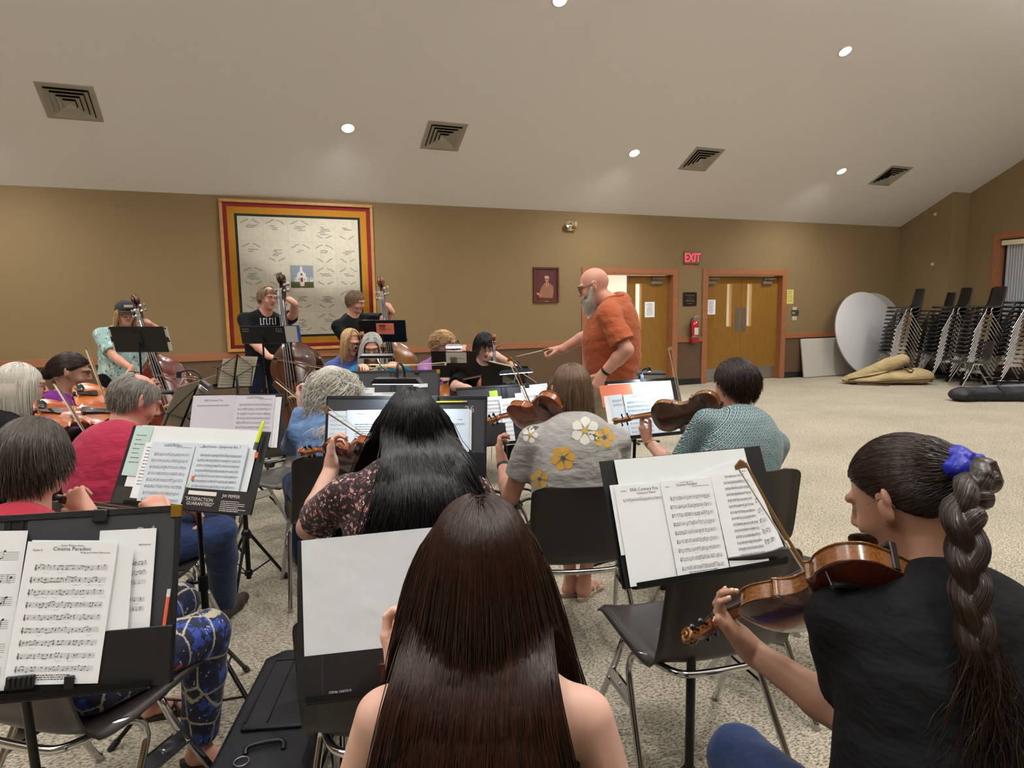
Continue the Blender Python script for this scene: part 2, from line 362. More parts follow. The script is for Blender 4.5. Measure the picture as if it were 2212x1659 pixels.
# door 2: both leaves shut
a, b = d2a+CW+.021, d2b-CW-.021; w2 = (b-a)/2-.003; yd = WALLY+.115
def px2x(px): return (aty(px, 700, yd).x)
L = leaf(w2, .60*w2, .60*w2+.13); L.name = 'door_3'; L.location = (a, yd, 0)
R_ = leaf(w2, .14*w2, .14*w2+.13); R_.name = 'door_4'; R_.location = (a+w2+.006, yd, 0)
closer(L, w2, .02); closer(R_, w2, w2-.42)
# door 1: right leaf shut, left leaf swung open into the hallway
a, b = d1a+CW+.021, d1b-CW-.021; w1 = (b-a)/2-.003
R1 = leaf(w1, .17*w1, .17*w1+.14, plate=False); R1.name = 'door_2'; R1.location = (a+w1+.006, yd, 0); closer(R1, w1, w1-.42)
L1 = leaf(w1, .66*w1, .66*w1+.14); L1.name = 'door_1'; L1.location = (a+.01, WALLY+.165, 0); L1.rotation_euler = (0, 0, math.radians(93))
# hallway
mb = MB(); HY = WALLY+TH; HB = HY+2.6; hx0, hx1 = d1a-1.5, d2b+1.5
mb.box((hx0, HB, 0), (hx1, HB+.1, 2.7)); mb.box((hx0-.1, HY, 0), (hx0, HB+.1, 2.7)); mb.box((hx1, HY, 0), (hx1+.1, HB+.1, 2.7))
struct('wall_hall', mb.mesh(), whitem)
mb = MB(); mb.box((hx0-.1, HY, 2.6), (hx1+.1, HB+.1, 2.7)); struct('ceiling_hall', mb.mesh(), whitem)
mb = MB(); mb.box((hx0, HY+.0005, 0), (d1a, HY+.01, 2.6)); mb.box((d1b, HY+.0005, 0), (d2a, HY+.01, 2.6)); mb.box((d2b, HY+.0005, 0), (hx1, HY+.01, 2.6)); struct('wall_hall_front', mb.mesh(), whitem)
hp = thing('ceiling_panel_light', 'lit square ceiling panel in the white hallway beyond the open door', 'light', (d1a+.9, HY+1.3, 2.59))
mb = MB(); mb.box((-.62, -.32, -.02), (.62, .32, 0)); mb.build('frame', whitem, hp); mb = MB(); mb.box((-.58, -.28, -.024), (.58, .28, -.0205)); mb.build('diffuser', mat('panel_glow', 'ffffff', .5, emit='fff4e4', es=32), hp)
hp2 = thing('ceiling_panel_light', 'lit square ceiling panel in the hallway beyond the shut double door', 'light', (d2a+.9, HY+1.3, 2.59))
mb = MB(); mb.box((-.62, -.32, -.02), (.62, .32, 0)); mb.build('frame', whitem, hp2); mb = MB(); mb.box((-.58, -.28, -.024), (.58, .28, -.0205)); mb.build('diffuser', bpy.data.materials['panel_glow'], hp2)

# ceiling fittings
SL = math.atan(.5)
def ceil_thing(name, label, cat, x, y, group=None):
    t = thing(name, label, cat, (x, y, ceilz(y)), 0, group); t.rotation_euler = ((-SL if y > RIDGE else SL), 0, 0); return t
glow = mat('lamp_lens', 'ffffff', .4, emit='fff6ea', es=60); ringm = mat('lamp_ring', 'd9d4cc', .4)
seen = {(3.4, 6.87): 'lit recessed downlight at the very top edge of the photo', (7.65, 6.87): 'lit recessed downlight high on the right, above the last vent',
        (1.36, 8.92): 'lit recessed downlight between the two left ceiling vents', (5.67, 8.92): 'lit recessed downlight between the second and third vents',
        (9.97, 8.92): 'lit recessed downlight between the two right ceiling vents'}
ringme = lensme = None
rowname = {8.92: 'row nearest the back wall', 6.87: 'second row from the back wall', 4.82: 'third row from the back wall'}; nthname = ('leftmost', 'second', 'third', 'fourth', 'rightmost')
for (x, y) in LAMPS:
    if y < 4.8: continue
    xs_ = sorted(a for a, b in LAMPS if b == y)
    t = ceil_thing('ceiling_downlight', seen.get((x, y), nthname[xs_.index(x)]+' recessed downlight of the '+rowname[y]+', outside the photo'), 'light', x, y, 'recessed ceiling downlights')
    if ringme is None:
        m1 = MB().lathe([(.075, -.001), (.095, -.001), (.098, -.006), (.078, -.010), (.075, -.001)], 28); r_ = m1.build('trim_ring', ringm, t); ringme = r_.data
        m2 = MB().lathe([(.0005, -.008), (.04, -.0075), (.076, -.003)], 28); m2.f = [q[::-1] for q in m2.f]; l_ = m2.build('lens', glow, t); lensme = l_.data
    else: obj('trim_ring', ringme, t); obj('lens', lensme, t)
ventm = mat('vent_grey', '9a9486', .6); ventd = mat('vent_dark', '0d0d0d', .8)
vl = ['square louvred ceiling vent nearest the left edge of the photo', 'square louvred ceiling vent above the framed quilt', 'square louvred ceiling vent above the exit sign', 'square louvred ceiling vent furthest right, above the leaning round tables']
for k, (x, y) in enumerate([(-1.68, 8.9), (2.64, 8.92), (6.93, 8.93), (11.2, 8.93)]):
    t = ceil_thing('ceiling_vent', vl[k], 'vent', x, y, 'ceiling vents')
    h = .275; mb = MB()
    for lo, hi in (((-h, -h, -.008), (h, -h+.06, -.0005)), ((-h, h-.06, -.008), (h, h, -.0005)), ((-h, -h+.06, -.008), (-h+.06, h-.06, -.0005)), ((h-.06, -h+.06, -.008), (h, h-.06, -.0005))): mb.bbox(lo, hi, .002)
    mb.build('frame', ventm, t)
    mb = MB(); mb.box((-h+.06, -h+.06, -.002), (h-.06, h-.06, -.0005)); mb.build('backing', ventd, t)
    for j in range(4):
        o_ = h-.065-j*.05; i_ = o_-.046
        if i_ < .02: i_ = .01
        mb = MB(); zo, zi = -.030-j*.002, -.006-j*.002
        v = [(-i_, -i_, zi), (i_, -i_, zi), (i_, i_, zi), (-i_, i_, zi), (-o_, -o_, zo), (o_, -o_, zo), (o_, o_, zo), (-o_, o_, zo)]
        v = [(a_, b_, c_) for a_, b_, c_ in v]; mb.add(v, [(k_, (k_+1) % 4, 4+(k_+1) % 4, 4+k_) for k_ in range(4)])
        mb.add([(a_, b_, c_+.002) for a_, b_, c_ in v], [(4+k_, 4+(k_+1) % 4, (k_+1) % 4, k_) for k_ in range(4)])
        if j == 3: mb.add([(-i_, -i_, zi), (i_, -i_, zi), (i_, i_, zi), (-i_, i_, zi)], [(3, 2, 1, 0)])
        mb.build('louvre', ventm, t)

for k, (x, y) in enumerate(FILL_UPLIGHTS):  # fixture bodies for the added ceiling fill lights
    t = thing('added_uplighter', 'white bowl uplighter added to brighten the ceiling, ' + ('left', 'middle', 'right')[k] + ' of three, outside the photo', 'light', (x, y, 4.3), 0, 'added ceiling uplighters')
    mb = MB().lathe([(.001, 0), (.12, .01), (.22, .05), (.28, .11), (.275, .11), (.215, .056), (.001, .02)], 24); mb.build('bowl', whitem, t)
    mb = MB(); 
    for a in range(3): mb.tube([(.27*math.cos(a*2.1), .27*math.sin(a*2.1), .11), (0, 0, .7)], .003, 5)
    mb.tube([(0, 0, .7), (0, 0, ceilz(y)-4.3)], .008, 6); mb.build('hanger', whitem, t)
# ------------------------------------------------------------------ implicit surfaces for bodies, clothes and hair
F4 = np.float32
def A3(v): return np.array((v[0], v[1], v[2]), F4)
class Sdf:
    def __init__(s): s.p = []
    def rc(s, a, b, ra, rb=None, k=.02, cut=None, op='u'):     # tapered limb; cut=(point, normal) keeps the side the normal points away from
        rb = ra if rb is None else rb; a, b = A3(a), A3(b)
        s.p.append(('rc', a, b, ra, rb, k, cut, op, (a+b)/2, float(np.linalg.norm(b-a))/2+max(ra, rb))); return s
    def el(s, c, r, R=None, k=.03, op='u', cut=None):
        c = A3(c); r = np.array(r, F4); R = None if R is None else np.array(R, F4)
        s.p.append(('el', c, r, R, 0, k, cut, op, c, float(r.max()))); return s
    def plane(s, p, n, k=.004): s.p.append(('pl', A3(p), A3(Vector(n).normalized()), 0, 0, k, None, 's', None, 0)); return s   # removes the side n points to
    def ev1(s, q, X):
        t = q[0]
        if t == 'rc':
            a, b, ra, rb = q[1:5]; ba = b-a; L = float(ba@ba)+1e-12; pa = X-a
            h = np.clip((pa@ba)/L, 0, 1); d = np.sqrt(((pa-h[:, None]*ba)**2).sum(1)) - (ra+(rb-ra)*h)
        elif t == 'el':
            Y = X-q[1]
            if q[3] is not None: Y = Y@q[3]
            r = q[2]; k0 = np.sqrt(((Y/r)**2).sum(1)); k1 = np.sqrt(((Y/(r*r))**2).sum(1))+1e-9; d = k0*(k0-1)/k1
        else: return (X-q[1])@q[2]
        if q[6] is not None:
            for cp, cn in (q[6] if isinstance(q[6], list) else [q[6]]): d = np.maximum(d, (X-A3(cp))@A3(cn))
        return d
    def comb(s, D, d, k, op):
        if op == 'u':
            h = np.clip(.5+.5*(D-d)/k, 0, 1); return D+(d-D)*h-k*h*(1-h)
        d = -d; h = np.clip(.5-.5*(D-d)/k, 0, 1); return D+(d-D)*h+k*h*(1-h)      # subtract d
    def full(s, X):
        D = np.full(len(X), .5, F4)
        for q in s.p:
            if q[0] == 'pl': D = s.comb(D, -s.ev1(q, X), q[5], 's')  if False else np.maximum(D, s.ev1(q, X))
            else: D = s.comb(D, s.ev1(q, X), q[5], q[7])
        return D
    def mesh(s, vox, noise=None):
        lo = np.min([q[8]-q[9] for q in s.p if q[7] == 'u' and q[8] is not None], 0)-.03; hi = np.max([q[8]+q[9] for q in s.p if q[7] == 'u' and q[8] is not None], 0)+.03
        for q in s.p:
            if q[0] == 'pl' and abs(q[2][2]) > .99:
                if q[2][2] < 0: lo[2] = max(lo[2], q[1][2]-.02)
                else: hi[2] = min(hi[2], q[1][2]+.02)
        B = 8; nb = np.ceil((hi-lo)/(vox*B)).astype(int); bs = vox*B
        g = np.stack(np.meshgrid(*[np.arange(n) for n in nb], indexing='ij'), -1).reshape(-1, 3)
        C = (lo+(g+.5)*bs).astype(F4); Dc = s.full(C)
        keep = np.abs(Dc) < bs*.87+.035
        N = nb*B+1
        V = np.ones(N, F4)
        ins = Dc < 0                      # inside blocks start as -1
        for i, j, k in g[ins & ~keep]: V[i*B:i*B+B+1, j*B:j*B+B+1, k*B:k*B+B+1] = -1
        K = g[keep]; CK = C[keep]; loc = np.stack(np.meshgrid(*[np.arange(B+1)]*3, indexing='ij'), -1).reshape(-1, 3)
        P = (lo+(K[:, None, :]*B+loc[None])*vox).astype(F4); D = np.full(P.shape[:2], .5, F4)
        for q in s.p:
            if q[0] == 'pl': D = np.maximum(D, s.ev1(q, P.reshape(-1, 3)).reshape(D.shape)); continue
            m = np.sqrt(((CK-q[8])**2).sum(1)) < q[9]+bs*.87+.06
            if q[0] == 'el' and q[7] == 'u' and False: pass
            if not m.any(): continue
            d = s.ev1(q, P[m].reshape(-1, 3)).reshape(-1, D.shape[1]); D[m] = s.comb(D[m], d, q[5], q[7])
        if noise: D += noise(P.reshape(-1, 3)).reshape(D.shape).astype(F4)
        for (i, j, k), dd in zip(K, D): V[i*B:i*B+B+1, j*B:j*B+B+1, k*B:k*B+B+1] = dd.reshape(B+1, B+1, B+1)
        return nets(V, lo, vox)
def nets(V, lo, vox):
    S = V < 0
    c = np.zeros(tuple(n-1 for n in V.shape), np.uint8)
    for a in (0, 1):
        for b in (0, 1):
            for d in (0, 1): c += S[a:a+c.shape[0], b:b+c.shape[1], d:d+c.shape[2]]
    I = np.argwhere((c > 0) & (c < 8)); idx = np.full(c.shape, -1, np.int32); idx[tuple(I.T)] = np.arange(len(I))
    acc = np.zeros((len(I), 3), np.float64); cnt = np.zeros(len(I))
    for ax in range(3):
        o1, o2 = [x for x in range(3) if x != ax]
        for a in (0, 1):
            for b in (0, 1):
                p = I.copy(); p[:, o1] += a; p[:, o2] += b; q = p.copy(); q[:, ax] += 1
                v0 = V[tuple(p.T)]; v1 = V[tuple(q.T)]; m = (v0 < 0) != (v1 < 0); t = np.where(m, v0/np.where(m, v0-v1, 1), 0)
                e = p.astype(np.float64); e[:, ax] += t; acc[m] += e[m]; cnt[m] += 1
    vert = lo+(acc/cnt[:, None])*vox; faces = []
    for ax in range(3):
        o1, o2 = [(1, 2), (2, 0), (0, 1)][ax]
        sl0 = [slice(None)]*3; sl1 = [slice(None)]*3; sl0[ax] = slice(0, -1); sl1[ax] = slice(1, None)
        m = S[tuple(sl0)] != S[tuple(sl1)]; E_ = np.argwhere(m)
        E_ = E_[(E_[:, o1] > 0) & (E_[:, o2] > 0) & (E_[:, o1] < V.shape[o1]-1) & (E_[:, o2] < V.shape[o2]-1)]
        if not len(E_): continue
        q = []
        for da, db in ((1, 1), (0, 1), (0, 0), (1, 0)):
            p = E_.copy(); p[:, o1] -= da; p[:, o2] -= db; q.append(idx[tuple(p.T)])
        q = np.stack(q, 1); ins = S[tuple(E_.T)]; q[~ins] = q[~ins][:, ::-1]; faces.append(q)
    f = np.concatenate(faces); f = f[(f >= 0).all(1)]
    return vert, f
def hash_noise(P, sc, seed=0):        # cheap smooth pseudo noise from sines
    r = np.random.RandomState(seed); out = np.zeros(len(P), F4)
    for i in range(4):
        k = r.normal(size=3).astype(F4); k *= sc*(1+.6*i)/np.linalg.norm(k); out += np.sin(P@k+r.rand()*6).astype(F4)/(1+.5*i)
    return out/2.2

# materials of the figures
def skinmat(name, c, rough=.5): return mat(name, c, rough, sss=.12, spec=.35, noise=(14, 4, O1, .07), bump=(300, O1, .1, .001))
def vcol_skin(name, c): return skinmat(name, c)
def fabric(name, c, rough=.85, st=(1, 1, 1), sc=60, k=.06, bd=.002, bs=.25, fold=None):
    return mat(name, c, rough, spec=.2, sheen=(0 if c < '2' else .12), noise=(sc, 3, st, k), bump=fold or (9, (1, 1, 2.2), .55, .03))
def hairmat(name, c1, c2, rough=.38):
    m = mat(name, c1, rough, spec=.45); nt = m.node_tree; b = nt.nodes['Principled BSDF']
    a = nt.nodes.new('ShaderNodeAttribute'); a.attribute_name = 'tone'; r = nt.nodes.new('ShaderNodeValToRGB')
    r.color_ramp.elements[0].color = lin(c1); r.color_ramp.elements[1].color = lin(c2); nt.links.new(a.outputs['Fac'], r.inputs[0]); nt.links.new(r.outputs[0], b.inputs['Base Color'])
    b.inputs['Anisotropic'].default_value = .4
    return m
SK = {'pale': skinmat('skin_pale', 'd8ad9a'), 'pink': skinmat('skin_pink', 'cf9a86'), 'warm': skinmat('skin_warm', 'b98a70'), 'tan': skinmat('skin_tan', 'a27a64')}
lipm = mat('lip', 'b0605c', .4); eyew = mat('eye_white', 'e6e0da', .2); iris = mat('iris_dark', '2e221c', .1); browm = {}
glassfr = mat('glasses_frame_dark', '241d1b', .3); glasswire = mat('glasses_wire', '8c8680', .3, .8)
lensm = mat('glasses_lens', 'ffffff', .02, trans=1); lensm.node_tree.nodes['Principled BSDF'].inputs['IOR'].default_value = 1.02

def rotz(a): return Matrix.Rotation(a, 3, 'Z')
def perp(v, hint):
    v = v.normalized(); h = Vector(hint); h = h-v*h.dot(v)
    return h.normalized() if h.length > 1e-5 else v.orthogonal().normalized()

def add_hand(S, w, h, n, side, curl, thumb, k=1.0, spread=.0, nails=None, body_r=.026):
    """w wrist, h wrist->knuckles, n the way the palm faces, side +1: thumb on h x n side"""
    h = h.normalized(); n = perp(h, n); t = h.cross(n)*side        # t: towards the thumb
    pl = .088*k
    for o, r in ((.026, .0135), (.009, .0145), (-.009, .014), (-.026, .012)): S.rc(w+t*(o*.45*k)+h*.01, w+h*(pl*(.98-abs(o)*2.0))+t*o*k, .0165*k, r*k, .012)
    S.rc(w-h*.02, w+h*.03*k, body_r*k*.82, .023*k, .02)
    lens = ((.040, .024, .020), (.045, .028, .021), (.042, .026, .021), (.032, .020, .018))
    for i, o in enumerate((.027, .009, -.009, -.026)):
        p = w+h*(pl*(.98-abs(o)*2.0))+t*o*k; d = (h+t*(o*spread*20)).normalized(); ang = 0; rr = (.0088, .0092, .0088, .0078)[i]*k
        c = curl[i] if isinstance(curl[i], (list, tuple)) else (curl[i], curl[i], curl[i]*.7)
        for j, L in enumerate(lens[i]):
            ang += math.radians(c[j]); dd = d*math.cos(ang)+n*math.sin(ang); q = p+dd*L*k
            S.rc(p, q, rr, rr*.92, .003); p = q; rr *= .92
        if nails is not None: nails.append((p, dd, (-n*math.cos(ang)+d*math.sin(ang)), rr))
    # thumb (a,b,c): along h, towards t, towards n
    a, b, c = thumb; p = w+h*.022*k+t*.022*k+n*.004; d = (h*a+t*b+n*c).normalized(); q = p+d*.040*k
    S.rc(p, q, .0155*k, .0115*k, .014); d2 = (d+h*.35+n*.15).normalized(); r_ = q+d2*.032*k; S.rc(q, r_, .0115*k, .0102*k, .006)
    d3 = (d2+h*.2).normalized(); e = r_+d3*.022*k; S.rc(r_, e, .0102*k, .0085*k, .004)
    if nails is not None: nails.append((e, d3, -n, .0085*k))

def head_prims(S, o, R, k=1.0, fem=False, chub=0.0):
    """R columns: right, forward, up; o skull centre"""
    def P(x, y, z): return o + R @ Vector((x*k, y*k, z*k))
    Rn = np.array([list(R[i]) for i in range(3)], F4)
    S.el(P(0, -.012, .028), (.075*k, .094*k, .088*k), Rn, .02)                    # cranium
    S.el(P(0, .022, -.025), ((.062+chub)*k, .068*k, .078*k), Rn, .03)             # face
    S.el(P(0, .036, -.078), ((.043+chub)*k, .046*k, .036*k), Rn, .025)            # jaw
    S.el(P(0, .070, -.098), (.019*k, .018*k, .017*k), Rn, .018)                   # chin
    for s in (-1, 1):
        S.el(P(s*(.038+chub), .060, -.028), (.022*k, .022*k, .022*k), Rn, .02)    # cheek
        S.rc(P(s*.008, .090, .028), P(s*.046, .075, .030), .011*k, .009*k, .012)  # brow ridge
        S.el(P(s*.031, .098, .007), (.018*k, .020*k, .013*k), Rn, .014, 's')       # socket
        S.el(P(s*.031, .0705, .006), (.0145*k, .0135*k, .0125*k), Rn, .003)       # lids
        S.rc(P(s*.075, -.004, .018), P(s*.072, .006, -.028), .013*k, .008*k, .006, cut=[(P(s*.083, 0, 0), R @ Vector((s, 0, 0)))])
        S.el(P(s*.088, -.016, .016), (.010*k, .006*k, .018*k), Rn, .004)          # ear rim
        S.el(P(s*.087, -.006, -.006), (.009*k, .012*k, .022*k), Rn, .004)
    S.rc(P(0, .090, .020), P(0, .108, -.018), .007*k, .0105*k, .009)              # nose
    for s in (-1, 1): S.el(P(s*.011, .098, -.023), (.0085*k, .010*k, .008*k), Rn, .005)
    S.rc(P(-.017, .086, -.048), P(.017, .086, -.048), .0055*k, .0055*k, .006); S.rc(P(0, .089, -.047), P(0, .089, -.048), .0065*k, .0065*k, .006)
    S.rc(P(-.014, .084, -.058), P(.014, .084, -.058), .0065*k, .0065*k, .006)
    S.rc(P(-.024, .0905, -.0532), P(.024, .0905, -.0532), .0022*k, .0022*k, .002, op='s')
    return P

def ik(S, T, L1, L2, pole):
    d = T-S; D = max(.05, min(d.length, (L1+L2)*.995)); a = (L1*L1-L2*L2+D*D)/(2*D); h = math.sqrt(max(0, L1*L1-a*a))
    u = d.normalized(); return S+u*a+perp(u, pole)*h

def strands(roots, nrm, comb, steps, ds, g, head, cols, seed=0, noise=.15, stiff=.6, attract=None, curl=0, curlf=60, lenvar=.25, fall_after=0, end=None, fan=None):
    """simulate hairs: head=(center, R, radii) ellipsoid, cols=list of capsules to keep out of. returns (n,k,3)"""
    r = np.random.RandomState(seed); n = len(roots); p = roots.astype(F4).copy(); v = comb.astype(F4).copy()
    out = [p.copy()]; c, R, rad = head; L = 1+lenvar*(r.rand(n)*2-1); ph = r.rand(n)*6.28; rv = r.normal(size=(n, 3)).astype(F4)*noise
    gv = np.array((0, 0, -1), F4)
    cl = np.repeat(r.normal(size=(max(1, n//14), 3)), 14, 0)[:n]; 
    if len(cl) < n: cl = np.concatenate([cl, r.normal(size=(n-len(cl), 3))])
    for i in range(steps):
        if attract is not None:
            d = attract-p; dl = np.linalg.norm(d, axis=1, keepdims=True); v = .55*v+.45*d/(dl+1e-6); stp = np.minimum(ds*L[:, None], dl)
        else:
            gg = g if i >= fall_after else g*.3
            v = v*stiff+gv*gg*(1-stiff)+rv*.12+(0 if fan is None else fan*(1-stiff)); stp = ds*L[:, None]
            if curl: v = v+curl*np.stack([np.sin(curlf*i*ds+ph+cl[:, 0]), np.cos(curlf*i*ds+ph*1.3+cl[:, 1]), .3*np.sin(curlf*i*ds*.7+ph)], 1)
        v = v/(np.linalg.norm(v, axis=1, keepdims=True)+1e-9); p = p+v*stp
        q = (p-c)@R; e = np.sqrt(((q/rad)**2).sum(1)); lim = 1+ .02*(i/steps); m = e < lim
        if m.any(): q[m] *= (lim/e[m])[:, None]; p = np.where(m[:, None], c+q@R.T, p)
        for a, b, ra, rb in cols:
            ba = b-a; h = np.clip(((p-a)@ba)/(ba@ba), 0, 1); x = p-a-h[:, None]*ba; l = np.sqrt((x*x).sum(1)); rr = ra+(rb-ra)*h; m = l < rr
            if m.any():     # slide off backwards or forwards, never sideways
                yy = np.where(x[:, 1] > .02, 1, -1)*np.sqrt(np.maximum(rr*rr-x[:, 0]**2-x[:, 2]**2, 0)); yy = np.where(np.abs(yy) > np.abs(x[:, 1]), yy, x[:, 1]); q = p.copy(); q[:, 1] = p[:, 1]-x[:, 1]+yy
                p = np.where(m[:, None], q, p); v = np.where(m[:, None], v*.6+np.stack([x[:, 0]*0, np.where(x[:, 1] > .02, .5, -.5), x[:, 0]*0], 1), v)
        if end is not None: p[:, 2] = np.maximum(p[:, 2], end)
        out.append(p.copy())
    return np.stack(out, 1)
def strandmesh(T, w, taper=.35, seed=0):
    n, k, _ = T.shape; r = np.random.RandomState(seed); t = np.gradient(T, axis=1); t /= np.linalg.norm(t, axis=2, keepdims=True)+1e-9
    rv = r.normal(size=(n, 1, 3)); a = np.cross(t, rv); a /= np.linalg.norm(a, axis=2, keepdims=True)+1e-9; b = np.cross(t, a)
    ww = w*(1-(1-taper)*np.linspace(0, 1, k)**2)[None, :, None]*(.6+.8*r.rand(n, 1, 1))
    V = np.stack([T+ww*(a*math.cos(x)+b*math.sin(x)) for x in (0, 2.094, 4.189)], 2).reshape(-1, 3)
    base = (np.arange(n)[:, None]*k+np.arange(k-1)[None])*3; base = base.reshape(-1); f = []
    for j in range(3): j2 = (j+1) % 3; f.append(np.stack([base+j, base+j2, base+3+j2, base+3+j], 1))
    tone = np.repeat(r.rand(n), k*3)
    return V, np.concatenate(f), tone
def scalp(n, seed, hl=(-.30, .95), zmin=-.72, part=None):
    r = np.random.RandomState(seed); d = r.normal(size=(n*3, 3)); d /= np.linalg.norm(d, axis=1, keepdims=True)
    m = (d[:, 2] > hl[0]+hl[1]*d[:, 1]) & (d[:, 2] > zmin); return d[m][:n]

HEADR = np.array((.080, .099, .093), F4)
def hair_object(parent, name, m, o, R, k, style, vox, cols=(), extra=None, seed=3, n=1500, w=.0009, label=None, length=.3, hl=(-.30, .95), puff=1.0, zmin=-.72, curl=0, tie=None, noise=.15, endz=None, bald=None, steps=None, curlf=60, basecut=True, partx=None, comb=None, fan=0.0, facez=.02):
    """solid base under strands; everything in the person's local frame"""
    Rn = np.array([list(R[i]) for i in range(3)], F4); oc = A3(o + R @ Vector((0, -.012*k, .028*k))); rad = HEADR*k*(1+.03*puff)
    d = scalp(n, seed, hl, zmin)
    if bald is not None: d = d[[not bald(*q) for q in d]]
    roots = oc+(d*rad)@Rn.T; nrm = (d/rad); nrm = nrm/np.linalg.norm(nrm, axis=1, keepdims=True); nrm = nrm@Rn.T
    hd = (oc, Rn, rad*(1+.035*puff))
    L = []
    if style == 'short':
        cb = np.zeros_like(d); cb[:, 2] = -.6; cb[:, 1] = -.9*np.clip(d[:, 2]+.2, 0, 1)
        if comb is not None: cb = cb+np.array(comb)
        v = nrm*.45+cb@Rn.T; T = strands(roots, nrm, v, 6, length/6, .9, hd, list(cols), seed, noise, .75)
    elif style in ('long', 'bob', 'curly'):
        side = np.where(d[:, 0] > (partx or 0), 1, -1)[:, None]; fr = np.clip(.25+d[:, 1:2]*1.4, 0, 1); cb = np.concatenate([side*.75*fr, -.45*np.ones((len(d), 1))*np.clip(.3+d[:, 2:3], 0, 1), -.5*(1-fr)], 1)
        v = nrm*.18+cb@Rn.T; st = steps or 18; T = strands(roots, nrm, v, st, length/st, 1.0, hd, list(cols), seed, noise, .60, curl=curl, curlf=curlf, end=endz, fan=fan*d[:, :1]@np.array([[1, 0, 0]]))
        pass
    elif style == 'tied':
        tp = A3(tie); v = nrm*.3-np.array((0, .5, 0))@Rn.T; T = strands(roots, nrm, v, 12, np.float32(.026*k), 0, hd, list(cols), seed, noise, .6, attract=tp)
    if style != 'tied': loc = (T.astype(F4)-A3(o))@Rn; bad = ((loc[..., 1] > .015) & (np.abs(loc[..., 0]) < .070) & (loc[..., 2] < facez+.45*np.maximum(0, .03-loc[..., 1])) & (loc[..., 2] > -.16)).any(1); T = T[~bad]
    V, f, tone = strandmesh(T.astype(np.float64), w, seed=seed)
    S = Sdf(); S.el(oc, HEADR*k*(1.0+.03*puff), Rn, .02)
    if extra: extra(S)
    if basecut:   # keep the face clear
        nf = R @ Vector((0, hl[1], -1)).normalized(); S.plane(Vector(oc)+R @ Vector((0, 0, hl[0]*.093*k-.004)), nf); S.plane(Vector(oc)+R @ Vector((0, 0, zmin*.093*k)), R @ Vector((0, 0, -1)))
    if bald is not None: bv, bf = None, None
    else: bv, bf = S.mesh(vox)
    if bv is not None and len(bv):
        nv = len(bv); V = np.concatenate([bv, V]); f = np.concatenate([bf, f+nv]); tone = np.concatenate([np.full(nv, .12), tone])
    me = npmesh(name, V, f); at_ = me.attributes.new('tone', 'FLOAT', 'POINT'); at_.data.foreach_set('value', tone.astype(F4))
    return obj(name, me, parent, m, label)

def tfrom(verts, faces): return BVHTree.FromPolygons([tuple(x) for x in verts], [tuple(q) for q in faces])

